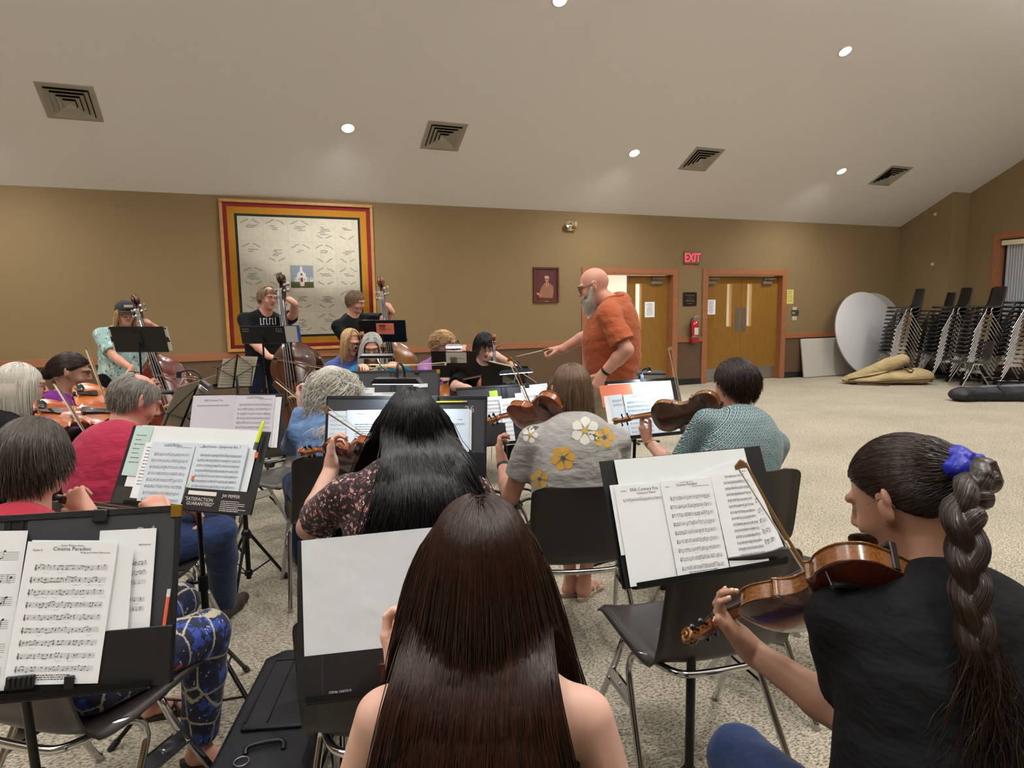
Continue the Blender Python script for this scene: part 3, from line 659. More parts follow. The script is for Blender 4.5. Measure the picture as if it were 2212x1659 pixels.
def person(label, face, hip, top, sit=True, headface=None, pitch=0, roll=0, k=1.0, w=1.0, fem=True, skin='pink', vox=.005,
           lw=None, rw=None, lhand=None, rhand=None, lpole=(-.4, -.2, -1), rpole=(.4, -.2, -1), shirt=None, sleeve=.55, trousers=None, belly=0.0, loose=.012,
           feet=None, shoes=None, kneespread=.12, hunch=.05, neckcut=.066, footdir=None, hem=None, pantlen=1.0, chub=0., shoulderz=0., swide=1.0, straps=False, shirtnoise=.0016, knees=None, legs=True, headback=.0, open_front=None, armk=1.0, nbz=0.0):
    """face: way the body faces, degrees left of straight away from the camera; targets are world points"""
    phi = math.radians(face)-YAW; hip = Vector(hip); root = thing('person', label, 'person', (hip.x, hip.y, 0), phi)
    Q = rotz(-phi)
    def l(v): v = Vector(v); return Q @ Vector((v.x-hip.x, v.y-hip.y, v.z))
    def ld(v): return Q @ Vector(v)
    hf = math.radians((headface if headface is not None else face)-face)
    R = rotz(hf) @ Matrix.Rotation(math.radians(pitch), 3, 'X') @ Matrix.Rotation(math.radians(roll), 3, 'Y')
    tp = l(top); o = tp - Vector((0, 0, .116*k)) + R @ Vector((0, .0, 0)) * 0
    pel = Vector((0, 0, hip.z)); nb = o + R @ Vector((0, -.035*k, -.075*k)) + Vector((0, -.02-headback, -.085*k+nbz))
    u = (nb-pel); Ls = u.length; u.normalize(); fx = Vector((1, 0, 0)); fy = u.cross(fx)*-1
    fy = Vector((0, 1, 0)); fy = (fy-u*fy.dot(u)).normalized(); fx = fy.cross(u)
    T = np.array([[fx[i], fy[i], u[i]] for i in range(3)], F4)
    sw = .172*k*w*swide*(1 if fem else 1.12); rS = .046*k
    mid = pel+u*Ls*.5-fy*hunch; ch = pel+u*Ls*.72-fy*hunch*.8; shc = nb-u*.078*k+Vector((0, 0, shoulderz)); SLt = shc-fx*sw-fy*.01-u*.012; SRt = shc+fx*sw-fy*.01-u*.012
    hand_info = {}
    def arm(Sh, tgt, pole, default):
        Wt = l(tgt) if tgt is not None else default
        L1, L2 = .29*k*armk, .25*k*armk
        dist = (Wt-Sh).length
        if dist > (L1+L2)*.99: f_ = dist/((L1+L2)*.985); L1 *= f_; L2 *= f_
        return ik(Sh, Wt, L1, L2, Vector(pole)), Wt
    EL, WL = arm(SLt, lw, lpole, pel+Vector((-.16, .30, .12))); ER, WR = arm(SRt, rw, rpole, pel+Vector((.16, .30, .12)))
    def torso(S, pad, bel):
        S.el(pel+Vector((0, -.0, .02)), ((.165*w)*k+pad, .118*k*max(1, w*.95)+pad, .13*k+pad), T, .04)
        S.el(mid+fy*bel*.6, ((.138 if fem else .148)*w*k+pad*1.6+bel*.5, .100*k*max(1, w*.9)+pad*1.6+bel, .24*k+pad), T, .06)
        S.el(ch, (.150*w*k+pad, .105*k*max(1, w*.9)+pad, .17*k+pad), T, .07)
        S.rc(SLt+fx*.045, SRt-fx*.045, .046*k+pad, .046*k+pad, .04)
        if fem:
            for s in (-1, 1): S.el(ch+fx*s*.07*w-u*.02+fy*.085*k, (.062*k*w+pad, .055*k+pad, .062*k+pad), T, .04)
    K = []; ft = []
    hipw = .095*k*w
    for i, s in enumerate((-1, 1)):
        H = pel+Vector((s*hipw, .02, -.01))
        if sit: kn = Vector((s*kneespread*k*1.3, .43*k, hip.z-.03)); an = Vector((s*kneespread*k*1.2, .44*k, .085))
        else: kn = Vector((s*.10, .02, hip.z*.52)); an = Vector((s*.11, -.01, .085))
        if knees and knees[i] is not None: kn = l(knees[i])
        if feet and feet[i] is not None: an = l(feet[i])
        K.append((H, kn, an)); fd = Vector((s*.15, 1, 0)).normalized() if footdir is None or footdir[i] is None else ld(footdir[i]).normalized(); ft.append(fd)
    def legprims(S, pad, upto=1.0, kk=.03):
        for H, kn, an in K:
            S.rc(H, kn, .088*k*max(1, w*.9)+pad, .056*k+pad, kk); e = kn+(an-kn)*upto; S.rc(kn, kn+(an-kn)*.35, .056*k+pad, .054*k+pad, .02); S.rc(kn+(an-kn)*.35, e, .054*k+pad, (.036*k if upto > .9 else .045*k)+pad*1.3, .02)
    nails = []
    # --- body: one continuous surface
    S = Sdf(); torso(S, -.006, belly)
    S.rc(nb-u*.05, o+R @ Vector((0, -.012*k, -.06*k)), .060*k*(1 if fem else 1.1), .052*k*(1 if fem else 1.12), .025)
    S.rc(nb-u*.02-fx*.025, SLt+fx*.03+u*.01, .036*k, .036*k, .04); S.rc(nb-u*.02+fx*.025, SRt-fx*.03+u*.01, .036*k, .036*k, .04)
    am = 1.0 if fem else 1.12; am *= (.5+.5*w)
    for Sh, E_, W_, s in ((SLt, EL, WL, -1), (SRt, ER, WR, 1)):
        S.rc(Sh, E_, .045*k*am, .037*k*am, .03); S.rc(E_, E_+(W_-E_)*.35, .037*k*am, .038*k*am, .015); S.rc(E_+(W_-E_)*.35, W_, .038*k*am, .0245*k*am, .015)
    for (W_, E_, hp, s) in ((WL, EL, lhand, -1), (WR, ER, rhand, 1)):
        hp = hp or {}
        h = ld(hp['dir']) if 'dir' in hp else (W_-E_).normalized(); n = ld(hp['palm']) if 'palm' in hp else Vector((0, 0, -1))
        # left hand: thumb towards h x n for a palm-down left hand pointing forward -> thumb to +x
        sd = 1 if s < 0 else -1
        add_hand(S, W_, h, n, -sd, hp.get('curl', (35, 38, 40, 42)), hp.get('thumb', (.55, .75, .25)), k, hp.get('spread', .01), nails if hp.get('nails') else None)
    if legs:
        legprims(S, -.006)
        for (H, kn, an), fd in zip(K, ft):
            if shoes is not None: S.rc(an, an+fd*.08-Vector((0, 0, .04)), .034*k, .025*k, .02); continue
            a0 = an-Vector((0, 0, .035)); S.rc(an, a0-fd*.02-Vector((0, 0, .012)), .036*k, .032*k, .02); S.rc(a0-Vector((0, 0, .008)), a0+fd*.10*k-Vector((0, 0, .02)), .034*k, .026*k, .02)
            S.rc(a0+fd*.10*k-Vector((0, 0, .02)), a0+fd*.155*k-Vector((0, 0, .027)), .028*k, .018*k, .015)
            sdv = Vector((fd.y, -fd.x, 0))
            for t_ in (-.028, -.014, 0, .014): S.rc(a0+fd*.15*k+sdv*t_-Vector((0, 0, .03)), a0+fd*.18*k+sdv*t_-Vector((0, 0, .034)), .010, .008, .006)
        S.plane((0, 0, .006), (0, 0, -1))
    HP = head_prims(S, o, R, k, fem, chub)
    v, f = S.mesh(vox); me = npmesh('body', v, f); body = obj('body', me, root, SK[skin])
    # --- eyes
    for s in (-1, 1):
        mb = MB(); c = HP(s*.031, .0715, .006); mb.ball(c, .0128*k, 12); 
        d = (R @ Vector((0, 1, -.12))).normalized(); mb.ball(c+d*.0075*k, .0068*k, 10, 1); mb.build('eye', [eyew, iris], root)
    mb = MB(); mb.tube([HP(-.024, .0915, -.0475), HP(-.010, .0955, -.0455), HP(0, .0965, -.047), HP(.010, .0955, -.0455), HP(.024, .0915, -.0475)], [.0015, .0036, .0032, .0036, .0015], 8, 0, True, True, 3)
    mb.tube([HP(-.022, .0905, -.056), HP(0, .0945, -.0585), HP(.022, .0905, -.056)], [.0015, .0048, .0015], 8, 0, True, True, 4); mb.build('lips', lipm, root)
    if nails:
        mb = MB()
        for p, d, up, r_ in nails:
            sdv = d.cross(up).normalized(); up = up.normalized()
            M4 = Matrix(((sdv.x, d.x, up.x, 0), (sdv.y, d.y, up.y, 0), (sdv.z, d.z, up.z, 0), (0, 0, 0, 1))); M4.translation = p+up*r_*.55+d*.001
            mb.ball((0, 0, 0), (r_*.72, r_*.95, r_*.42), 10, 0, None); mb.v[-len(mb.v)//1:] if False else None
            nn = 10*(10//2+3)
            for i in range(len(mb.v)-nn, len(mb.v)): mb.v[i] = tuple(M4 @ Vector(mb.v[i]))
        mb.build('fingernails', mat('nail', 'e0b0a0', .25), root)
    info = dict(root=root, o=o, R=R, k=k, nb=nb, u=u, fx=fx, fy=fy, SL=SLt, SR=SRt, EL=EL, ER=ER, WL=WL, WR=WR, pel=pel, ch=ch, mid=mid, HP=HP, l=l, ld=ld, K=K, ft=ft, T=T, body=(v, f), vox=vox, phi=phi)
    # --- shirt
    if shirt is not None:
        S = Sdf(); torso(S, loose, belly)
        S.rc(nb-u*.02-fx*.025, SLt+fx*.03+u*.01, .036*k+loose*.7, .036*k+loose*.7, .04); S.rc(nb-u*.02+fx*.025, SRt-fx*.03+u*.01, .036*k+loose*.7, .036*k+loose*.7, .04)
        for Sh, E_, W_ in ((SLt, EL, WL), (SRt, ER, WR)):
            r0 = .045*k*am+loose*1.1
            if sleeve <= 1.0:
                d = (E_-Sh); e = Sh+d*sleeve; dn = d.normalized(); S.rc(Sh, e+dn*.05, r0, .041*k*am+loose*1.5, .035, cut=(e, dn))
            else:
                S.rc(Sh, E_, r0, .037*k*am+loose, .035); d = W_-E_; e = E_+d*(sleeve-1)*.96; dn = d.normalized(); S.rc(E_, e+dn*.03, .038*k*am+loose, .030*k*am+loose*.8, .02, cut=(e, dn))
        S.rc(nb-u*.01+fy*.012, nb+u*.2, neckcut*k, neckcut*k*1.25, .006, op='s')
        if straps: S.plane(nb-u*.16*k, u)
        hz = hem if hem is not None else (hip.z-.005 if sit else hip.z-.06)
        S.el(pel+u*.16-fy*hunch*.5, (.150*w*k+loose*1.2, .112*k*max(1, w*.92)+loose*1.2+belly*.7, .20*k), T, .05)
        S.plane((0, 0, hz), (0, 0, -1))
        nz = (lambda P: shirtnoise*hash_noise(P*np.array((1, 1, .6), F4), 26, 5)+shirtnoise*.6*hash_noise(P, 60, 9)) if shirtnoise else None
        v2, f2 = S.mesh(max(vox, .004), nz); info['shirt'] = (v2, f2); info['shirt_obj'] = obj(shirt[0], npmesh(shirt[0], v2, f2), root, shirt[1], shirt[2] if len(shirt) > 2 else None)
    if trousers is not None and legs:
        S = Sdf(); S.el(pel+Vector((0, 0, .015)), ((.165*w)*k+.009, .118*k*max(1, w*.95)+.009, .13*k+.006), T, .04)
        legprims(S, .012, pantlen); S.plane((0, 0, hip.z+.09), (0, 0, 1))
        for (H, kn, an) in K[:0]: pass
        S.plane((0, 0, .05+(1-pantlen)*.25), (0, 0, -1))
        nz = lambda P: .0022*hash_noise(P, 30, 11)+.0012*hash_noise(P, 70, 2)
        v3, f3 = S.mesh(max(vox, .005), nz); info['trousers'] = (v3, f3); obj(trousers[0], npmesh(trousers[0], v3, f3), root, trousers[1])
    if shoes is not None and legs:
        for (H, kn, an), fd in zip(K, ft):
            S = Sdf(); a0 = an-Vector((0, 0, .035)); S.rc(a0-Vector((0, 0, .01))-fd*.03, a0+fd*.09*k-Vector((0, 0, .018)), .043*k, .038*k, .02); S.rc(a0+fd*.09*k-Vector((0, 0, .018)), a0+fd*.175*k-Vector((0, 0, .022)), .040*k, .028*k, .02)
            S.plane((0, 0, .001), (0, 0, -1)); v4, f4 = S.mesh(.006); obj('shoe', npmesh('shoe', v4, f4), root, shoes)
    return info

def glasses(I, frame, wire=.0018, w=.027, h=.018, round_=False):
    HP, R = I['HP'], I['R']; mb = MB()
    for s in (-1, 1):
        pts = []
        for a in range(17):
            t = 2*PI*a/16; ex = 1 if round_ else .6
            cx = math.copysign(abs(math.cos(t))**ex, math.cos(t)); sx = math.copysign(abs(math.sin(t))**ex, math.sin(t)); pts.append(HP(s*.032+w*cx, .098-.10*abs(s*.032+w*cx)**1.3*.8, .004+h*sx))
        mb.tube(pts, wire, 6); mb.tube([HP(s*(.032+w), .088, .010), HP(s*.077, .070, .012), HP(s*.083, .0, .016), HP(s*.082, -.02, .006)], wire, 6)
    mb.tube([HP(-.006, .1, .010), HP(0, .104, .012), HP(.006, .1, .010)], wire, 6); mb.build('glasses', frame, I['root'])
def brows(I, m):
    mb = MB()
    for s in (-1, 1): mb.tube([I['HP'](s*.014, .1005, .029), I['HP'](s*.030, .0975, .034), I['HP'](s*.049, .084, .029)], [.002, .0032, .0015], 6, 0, True, True, 3)
    mb.build('eyebrows', m, I['root'])
def cols_of(I, pad=.012, arms=False):
    a3 = A3; c = [(a3(I['nb']-I['u']*.04), a3(I['o']-Vector((0, .02, .05))), .062+pad, .06+pad), (a3(I['SL']+I['fx']*.05), a3(I['SR']-I['fx']*.05), .058+pad, .058+pad), (a3(I['ch']-I['fx']*.06), a3(I['ch']+I['fx']*.06), .105+pad, .105+pad),
         (a3(I['mid']-I['fx']*.05), a3(I['mid']+I['fx']*.05), .10+pad, .10+pad)]
    return c
def decal(I, key, polys, M4, m, name, off=.0015, parent=None):
    """project flat shapes (local 2D polygons) on to a garment; M4 maps (x,y,0) to a plane outside it, shooting along -Z of M4"""
    v, f = I[key]; t = tfrom(v, f); d = (M4.to_3x3() @ Vector((0, 0, -1))).normalized(); mb = MB()
    for P in polys:
        V, Fc = P
        if len(Fc) == 1 and len(V) > 4:          # fan from the centre for smooth draping
            c = sum((Vector(x) for x in V), Vector())/len(V); V = [c]+[Vector(x) for x in V]; rr = []
            n = len(V)-1; Fc = [(0, 1+i, 1+(i+1) % n) for i in range(n)]
        out = []; ok = True
        for x in V:
            p = M4 @ Vector(x); h = t.ray_cast(p, d, 1.0)
            if h[0] is None: ok = False; break
            out.append(h[0]-d*off)
        if ok: mb.add(out, Fc, 0, True)
    if mb.v: return mb.build(name, m, parent or I['shirt_obj'])

def pxy(p):
    d = Vector(p)-CAM; z = d.dot(CF); return (round(1106+FPX*d.dot(CR)/z), round(829.5-FPX*d.dot(CU)/z))
def dbg(I, nm):
    Q = rotz(I['phi']); r = I['root'].location
    print('DBG', nm, {k: pxy(Q @ I[k]+r) for k in ('nb', 'SL', 'SR', 'EL', 'ER', 'WL', 'WR', 'pel')}, pxy(Q @ (I['HP'](.085, 0, 0))+r), pxy(Q @ (I['HP'](-.085, 0, 0))+r))
# ------------------------------------------------------------------ chairs
shellm = mat('chair_shell', '2e2826', .38, spec=.5, bump=(400, O1, .12, .0006)); blkshell = mat('chair_shell_black', '161516', .4, bump=(400, O1, .12, .0006)); greyshell = mat('chair_shell_grey', '4c4a47', .4, bump=(400, O1, .12, .0006))
glidem = mat('chair_glide', 'b9b4aa', .3, .7)
def shell_mesh():
    prof = [(.245, .425), (.235, .440), (.20, .452), (.12, .447), (.02, .438), (-.08, .434), (-.15, .440), (-.190, .462), (-.212, .505), (-.228, .57), (-.243, .65), (-.258, .73), (-.268, .785), (-.272, .805)]
    prof = catmull([Vector((0, a, b)) for a, b in prof], 3); n = len(prof); m = 16; V = []
    for i, p in enumerate(prof):
        t = i/(n-1); wd = .232 if t < .55 else .232-.012*(t-.55)/.45
        if t < .06: wd -= .03*(1-t/.06)**2
        if t > .90: wd -= .045*((t-.90)/.10)**2
        q = (prof[min(i+1, n-1)]-prof[max(i-1, 0)]).normalized(); nr = Vector((0, -q.z, q.y)); nr = nr if nr.z > 0 or nr.y > 0 else -nr
        nr = Vector((0, -q.z, q.y)); 
        if nr.z+nr.y < 0: nr = -nr
        dish = .022 if t < .5 else .030
        for j in range(m+1):
            s = -1+2*j/m; x = s*wd; e = abs(s)**3; lip = max(0, abs(s)-.88)/.12
            off = nr*(dish*(e-.25)-.020*lip*lip); V.append(p+Vector((x, 0, 0))+off)
    F = [(i*(m+1)+j, i*(m+1)+j+1, (i+1)*(m+1)+j+1, (i+1)*(m+1)+j) for i in range(n-1) for j in range(m)]
    bm = bmesh.new(); vs = [bm.verts.new(v) for v in V]
    for f in F: bm.faces.new([vs[i] for i in f])
    bmesh.ops.recalc_face_normals(bm, faces=bm.faces); bmesh.ops.solidify(bm, geom=bm.faces[:], thickness=.006)
    for f in bm.faces: f.smooth = True
    me = bpy.data.meshes.new('seat_shell'); bm.to_mesh(me); bm.free(); return me
CH = {}
def chair_parts():
    CH['shell'] = shell_mesh()
    fr = MB().tube([(-.262, -.225, .006), (-.258, -.20, .05), (-.235, -.05, .31), (-.228, -.03, .375), (-.222, -.05, .415), (-.205, -.10, .432), (-.165, -.19, .428), (-.10, -.222, .425), (.10, -.222, .425), (.165, -.19, .428), (.205, -.10, .432), (.222, -.05, .415), (.228, -.03, .375), (.235, -.05, .31), (.258, -.20, .05), (.262, -.225, .006)], .0115, 10, 0, True, True, 4)
    CH['rear'] = fr.mesh('leg_frame')
    ff = MB().tube([(-.262, .235, .006), (-.256, .20, .07), (-.232, .075, .32), (-.226, .05, .385), (-.21, .045, .418), (-.17, .045, .424), (.17, .045, .424), (.21, .045, .418), (.226, .05, .385), (.232, .075, .32), (.256, .20, .07), (.262, .235, .006)], .0115, 10, 0, True, True, 4)
    CH['front'] = ff.mesh('leg_frame')
    for s in (-1, 1):
        mb = MB(); x = s*.240
        mb.prism([(-.075, .255), (.108, .255), (.095, .285), (.082, .305), (-.045, .305), (-.055, .29)], 0, x-.004, x+.004); mb.box((x-.01, -.075, .250), (x+.01, .108, .256)); mb.cyl((x+s*.003, .015, .28), (x+s*.008, .015, .28), .008, n=8)
        CH['br%d' % s] = mb.mesh('bracket')
    CH['glide'] = MB().lathe([(.001, 0), (.017, 0), (.017, .003), (.012, .008), (.009, .02)], 12).mesh('glide')
    CH['bolt'] = None
chair_parts()
def chair(label, loc, rz, m=shellm, group=None, z=0, tilt=0, y0=0):
    t = thing('shell_chair', label, 'chair', (loc[0], loc[1], z), rz, group); t.rotation_euler.x = tilt
    s = obj('seat_shell', CH['shell'], t); s.data = CH['shell']
    if m.name not in CH: c = CH['shell'].copy(); c.materials.append(m); CH[m.name] = c
    s.data = CH[m.name]
    for k in ('rear', 'front', 'br-1', 'br1'):
        if not CH[k].materials: CH[k].materials.append(chrome)
    obj('leg_frame', CH['rear'], t); obj('leg_frame', CH['front'], t); obj('leg_bracket', CH['br-1'], t); obj('leg_bracket', CH['br1'], t)
    if not CH['glide'].materials: CH['glide'].materials.append(glidem)
    for x in (-.262, .262):
        for y in (-.227, .237): g = obj('foot_glide', CH['glide'], t); g.location = (x, y, 0)
    return t
def chair_at(label, px, py, D, face, m=shellm, group=None):     # px,D of the seat centre
    p = at(px, py, D); return chair(label, (p.x, p.y), math.radians(face)-YAW, m, group)

# ------------------------------------------------------------------ instruments (scroll towards +Y, strings towards +Z, button at the origin, body length 1)
def body_outline(kind):
    if kind == 'violin': P = [(0, 0), (.12, .004), (.21, .03), (.272, .10), (.288, .19), (.268, .28), (.232, .345), (.245, .375), (.215, .385), (.170, .42), (.152, .50), (.158, .56), (.190, .615), (.215, .635), (.196, .66), (.218, .72), (.233, .79), (.222, .87), (.175, .945), (.10, .985), (.05, .995), (0, 1)]
    else: P = [(0, 0), (.13, .004), (.22, .03), (.285, .10), (.302, .19), (.285, .28), (.245, .345), (.258, .37), (.225, .385), (.178, .42), (.160, .49), (.166, .55), (.196, .60), (.216, .618), (.196, .645), (.205, .70), (.212, .75), (.200, .81), (.165, .87), (.115, .925), (.065, .97), (.03, 1.0), (0, 1.0)]
    h = catmull([Vector((a, b, 0)) for a, b in P], 3); return [(p.x, p.y) for p in h]+[(-p.x, p.y) for p in h[-2:0:-1]]
def fhole(s):     # an f-shaped strip, x mirrored by s
    c = catmull([Vector((.070, .585, 0)), (Vector((.058, .570, 0))), Vector((.063, .535, 0)), Vector((.085, .50, 0)), Vector((.107, .455, 0)), Vector((.115, .415, 0)), Vector((.100, .395, 0)), Vector((.088, .405, 0))], 4)
    wd = [.004, .008, .010, .010, .010, .010, .008, .004]; V = []
    for i, p in enumerate(c):
        t = (c[min(i+1, len(c)-1)]-c[max(i-1, 0)]).normalized(); nr = Vector((-t.y, t.x, 0)); w = float(np.interp(i/(len(c)-1), np.linspace(0, 1, 8), wd))*.75
        V += [p+nr*w, p-nr*w]
    F = [(2*i, 2*i+1, 2*i+3, 2*i+2) for i in range(len(c)-1)]; n = len(V)
    for cx, cy, r in ((.070, .578, .013), (.092, .405, .016)):
        V += [Vector((cx+r*math.cos(a*.785), cy+r*math.sin(a*.785), 0)) for a in range(8)]; F.append(tuple(range(n, n+8))); n += 8
    return [Vector((v.x*s, v.y, 0)) for v in V], (F if s > 0 else [f[::-1] for f in F])
def plate_z(x, y, O, h):     # arching
    yy = min(max(y, 0.001), .999); hw = max(.02, max([abs(a) for a, b in O if abs(b-yy) < .03] or [.2])); u_ = min(1, abs(x)/hw); e = min(yy, 1-yy)/.12
    return h*(1-u_**2.2)*min(1, e)**.6
def make_instrument(kind, wood, wood2, dark, parent, detail=1):
    """parts of one instrument as children of parent; unit body length"""
    O = body_outline('violin' if kind in ('violin', 'cello') else 'bass'); rib = {'violin': .09, 'cello': .155, 'bass': .18}[kind]; e = .012
    mb = MB(); n = len(O); v = [Vector((x, y, -rib)) for x, y in O]+[Vector((x, y, 0)) for x, y in O]
    mb.add(v, [((i+1) % n, i, n+i, n+(i+1) % n) for i in range(n)], 0, True); mb.build('ribs', wood2, parent)
    for nm, sg, z0 in (('top_plate', 1, 0), ('back_plate', -1, -rib)):
        mb = MB(); V = []; rings = (1.035, 1.035, 1.02, .96, .84, .66, .44, .22); cy = .45
        for k, s in enumerate(rings):
            for x, y in O:
                X = x*(s if k > 1 else 1.035)+(0); 
                if k <= 1: X = x+math.copysign(e*.8, x)*(1 if abs(x) > .01 else 0); Y = (y-.5)*1.018+.5
                elif k == 2: X = x+math.copysign(e*.4, x)*(1 if abs(x) > .01 else 0); Y = (y-.5)*1.01+.5
                else: Y = cy+(y-cy)*s
                z = (0 if k == 0 else e*.55) if k < 2 else e*.55+(.003 if k == 2 else plate_z(X, Y, O, .052 if kind != 'bass' or sg > 0 else .012))
                V.append(Vector((X, Y, z0+sg*z)))
        V.append(Vector((0, cy, z0+sg*(e*.55+(.052 if kind != 'bass' or sg > 0 else .012))))); R_ = len(rings); F = []
        for r_ in range(R_-1):
            for i in range(n): q = (r_*n+i, r_*n+(i+1) % n, (r_+1)*n+(i+1) % n, (r_+1)*n+i); F.append(q if sg > 0 else q[::-1])
        for i in range(n): q = ((R_-1)*n+i, (R_-1)*n+(i+1) % n, R_*n); F.append(q if sg > 0 else q[::-1])
        F.append(tuple(range(n))[::-1] if sg > 0 else tuple(range(n)))
        mb.add(V, F, 0, True); pl = mb.build(nm, wood if sg > 0 else wood2, parent)
        if sg > 0:
            tree = tfrom(V, F)
            for s in (1, -1):
                fv, ff = fhole(s); mb = MB(); out = []
                for p in fv:
                    h = tree.ray_cast(Vector((p.x, p.y, .3)), Vector((0, 0, -1))); out.append(Vector((p.x, p.y, (h[0].z if h[0] else .05)+.0015)))
                mb.add(out, ff); mb.build('f_hole', dark, pl)
    nl = {'violin': .37, 'cello': .38, 'bass': .40}[kind]      # neck length beyond the body
    nw = {'violin': .034, 'cello': .024, 'bass': .021}[kind]; zt = .035
    mb = MB(); m = 9; V = []
    sec = [(1.0, -rib*.95, .030), (1.02, -.075, .034), (1.05, -.022, nw), (1+nl*.6, -.012, nw*.88), (1+nl-.04, -.012, nw*.82), (1+nl, -.03, nw*.85)]
    for y, zb, hw in sec:
        for j in range(m): a = PI*j/(m-1); V.append(Vector((math.cos(a)*hw*1.02, y, zt+(zb-zt)*math.sin(a))))
    F = [(i*m+j, i*m+j+1, (i+1)*m+j+1, (i+1)*m+j) for i in range(len(sec)-1) for j in range(m-1)]; F = [q[::-1] for q in F]
    F.append(tuple(range(m))[::-1]); F.append(tuple((len(sec)-1)*m+j for j in range(m))); mb.add(V, F, 0, True)
    mb.add([V[0], V[m-1], V[(len(sec)-1)*m+m-1], V[(len(sec)-1)*m]], [(0, 1, 2, 3)], 0); mb.build('neck', wood2, parent)
    # fingerboard, nut, tailpiece, bridge, strings
    mb = MB(); y0, y1 = (.60 if kind != 'violin' else .56), 1+nl; w0, w1 = nw*1.75, nw*.95; z0, z1 = .098, .048; V = []
    for y, w_, z in ((y0, w0, z0), (y1, w1, z1)):
        for j in range(7): a = PI*j/6; V.append(Vector((math.cos(a)*w_, y, z-.010+.014*math.sin(a))))
        V += [Vector((-w_, y, z-.024)), Vector((w_, y, z-.024))]
    F = [(j, (j+1) % 9, 9+(j+1) % 9, 9+j) for j in range(9)]+[tuple(range(9))[::-1], tuple(range(9, 18))]; mb.add(V, F, 0, True); mb.build('fingerboard', dark, parent)
    mb = MB(); mb.bbox((-nw*.95, y1, .03), (nw*.95, y1+.014, z1+.014), .002); mb.build('nut', dark, parent)
    mb = MB(); mb.prism([(-.018, .03), (.018, .03), (.052, .26), (.046, .292), (0, .30), (-.046, .292), (-.052, .26)], 2, .070, .085); mb.build('tailpiece', dark, parent)
    if detail:
        mb = MB(); bh = .122; P = [(-.056, .05), (-.040, .05), (-.034, .066), (-.012, .074), (.012, .074), (.034, .066), (.040, .05), (.056, .05), (.050, .075), (.047, .10), (.03, bh-.006), (0, bh), (-.03, bh-.004), (-.047, .102), (-.050, .075)]
        yb = .455
        mb.prism(P, 1, yb-.006, yb+.006); mb.build('bridge', mat('bridge_maple', 'd2ac72', .5) if 'bridge_maple' not in bpy.data.materials else bpy.data.materials['bridge_maple'], parent)
        mb = MB(); hh = {'violin': .0016, 'cello': .0017, 'bass': .0022}[kind]
        for i in range(4):
            t = -1.5+i; mb.tube([(t*.018, .285, .080), (t*.030, .455, bh+.002-.006*t*t*.5), (t*nw*.5, y1+.012, z1+.016), (t*nw*.4, y1+.10, .030)], hh, 5, 0, False)
        mb.build('strings', steel, parent)
    # pegbox and scroll
    sc = 1.0 if kind == 'violin' else (.88 if kind == 'cello' else .80)
    mb = MB(); y = y1+.008; pb = []
    for s in (-1, 1):
        x = s*nw*.80; side = [(y, .040), (y+.08, .018), (y+.17*sc, -.005), (y+.215*sc, -.012), (y+.215*sc, -.050), (y+.17*sc, -.062), (y+.10, -.058), (y+.03, -.045), (y, -.030)]
        mb.prism(side, 0, min(x, x-s*nw*.28), max(x, x-s*nw*.28))
    mb.prism([(y, -.012), (y+.08, -.030), (y+.17*sc, -.042), (y+.215*sc, -.036), (y+.215*sc, -.050), (y+.17*sc, -.062), (y+.10, -.058), (y+.03, -.045), (y, -.030)], 0, -nw*.6, nw*.6); mb.build('pegbox', wood2, parent)
    mb = MB(); cy, cz = y+.255*sc, -.028; pts = []; rr = []
    for i in range(34):
        a = i/33; th = -2.6+a*10.2; r0 = .055*sc*(1-.80*a); pts.append((cy-r0*math.cos(th)*1.0, cz-r0*math.sin(th)*.95, a))
    for s in (-1, 1):
        mb.tube([Vector((s*(.012+.024*p[2])*(nw/.03)**.5*1.1, p[0], p[1])) for p in pts], [.020*sc, .017*sc, .013*sc, .010*sc], 8)
    mb.ball((0, cy, cz), (.028, .034*sc, .034*sc), 12); mb.tube([(0, y+.20*sc, -.03), (0, y+.225*sc, -.045), (0, cy, -.03)], [.028, .026, .02], 10); mb.build('scroll', wood2, parent)
    for i, (o, s) in enumerate(((.04, -1), (.085, 1), (.125, -1), (.165, 1))):
        yy = y+o*sc; zz = .0-.018*i*.5; mb = MB()
        if kind == 'bass':
            mb.cyl((0, yy, zz), (s*.055, yy, zz), .006); mb.lathe([(.001, 0), (.016, 0), (.018, .01), (.001, .012)], 10, 0, Matrix.Translation((s*.055, yy, zz)) @ Matrix.Rotation(s*PI/2, 4, 'Y')); mb.cyl((s*.03, yy, zz-.02), (s*.03, yy, zz+.02), .01)
            mb.build('tuning_machine', steel, parent)
        else:
            mb.cyl((-s*.03, yy, zz), (s*.060, yy, zz), .008 if kind == 'violin' else .007, .011 if kind == 'violin' else .008, 10); mb.ball((s*.080, yy, zz), (.026, .010, .024) if kind == 'violin' else (.02, .008, .02), 10); mb.build('tuning_peg', dark, parent)
    if kind == 'violin':
        mb = MB(); mb.ball((-.13, .085, .072), (.085, .062, .016), 14); mb.bbox((-.06, -.012, -.09), (-.01, .02, .07), .006); mb.build('chin_rest', dark, parent)
        mb = MB(); mb.tube([(-.24, .22, -rib-.085), (-.14, .19, -rib-.055), (0, .17, -rib-.045), (.14, .15, -rib-.065), (.22, .12, -rib-.10)], [.022, .03, .03, .03, .022], 8, 0, True, True, 3); mb.tube([(-.24, .22, -rib-.085), (-.262, .23, -rib), (-.255, .23, .01)], .008, 6); mb.tube([(.22, .12, -rib-.10), (.275, .12, -rib), (.268, .12, .01)], .008, 6); mb.build('shoulder_rest', dark, parent)
    else:
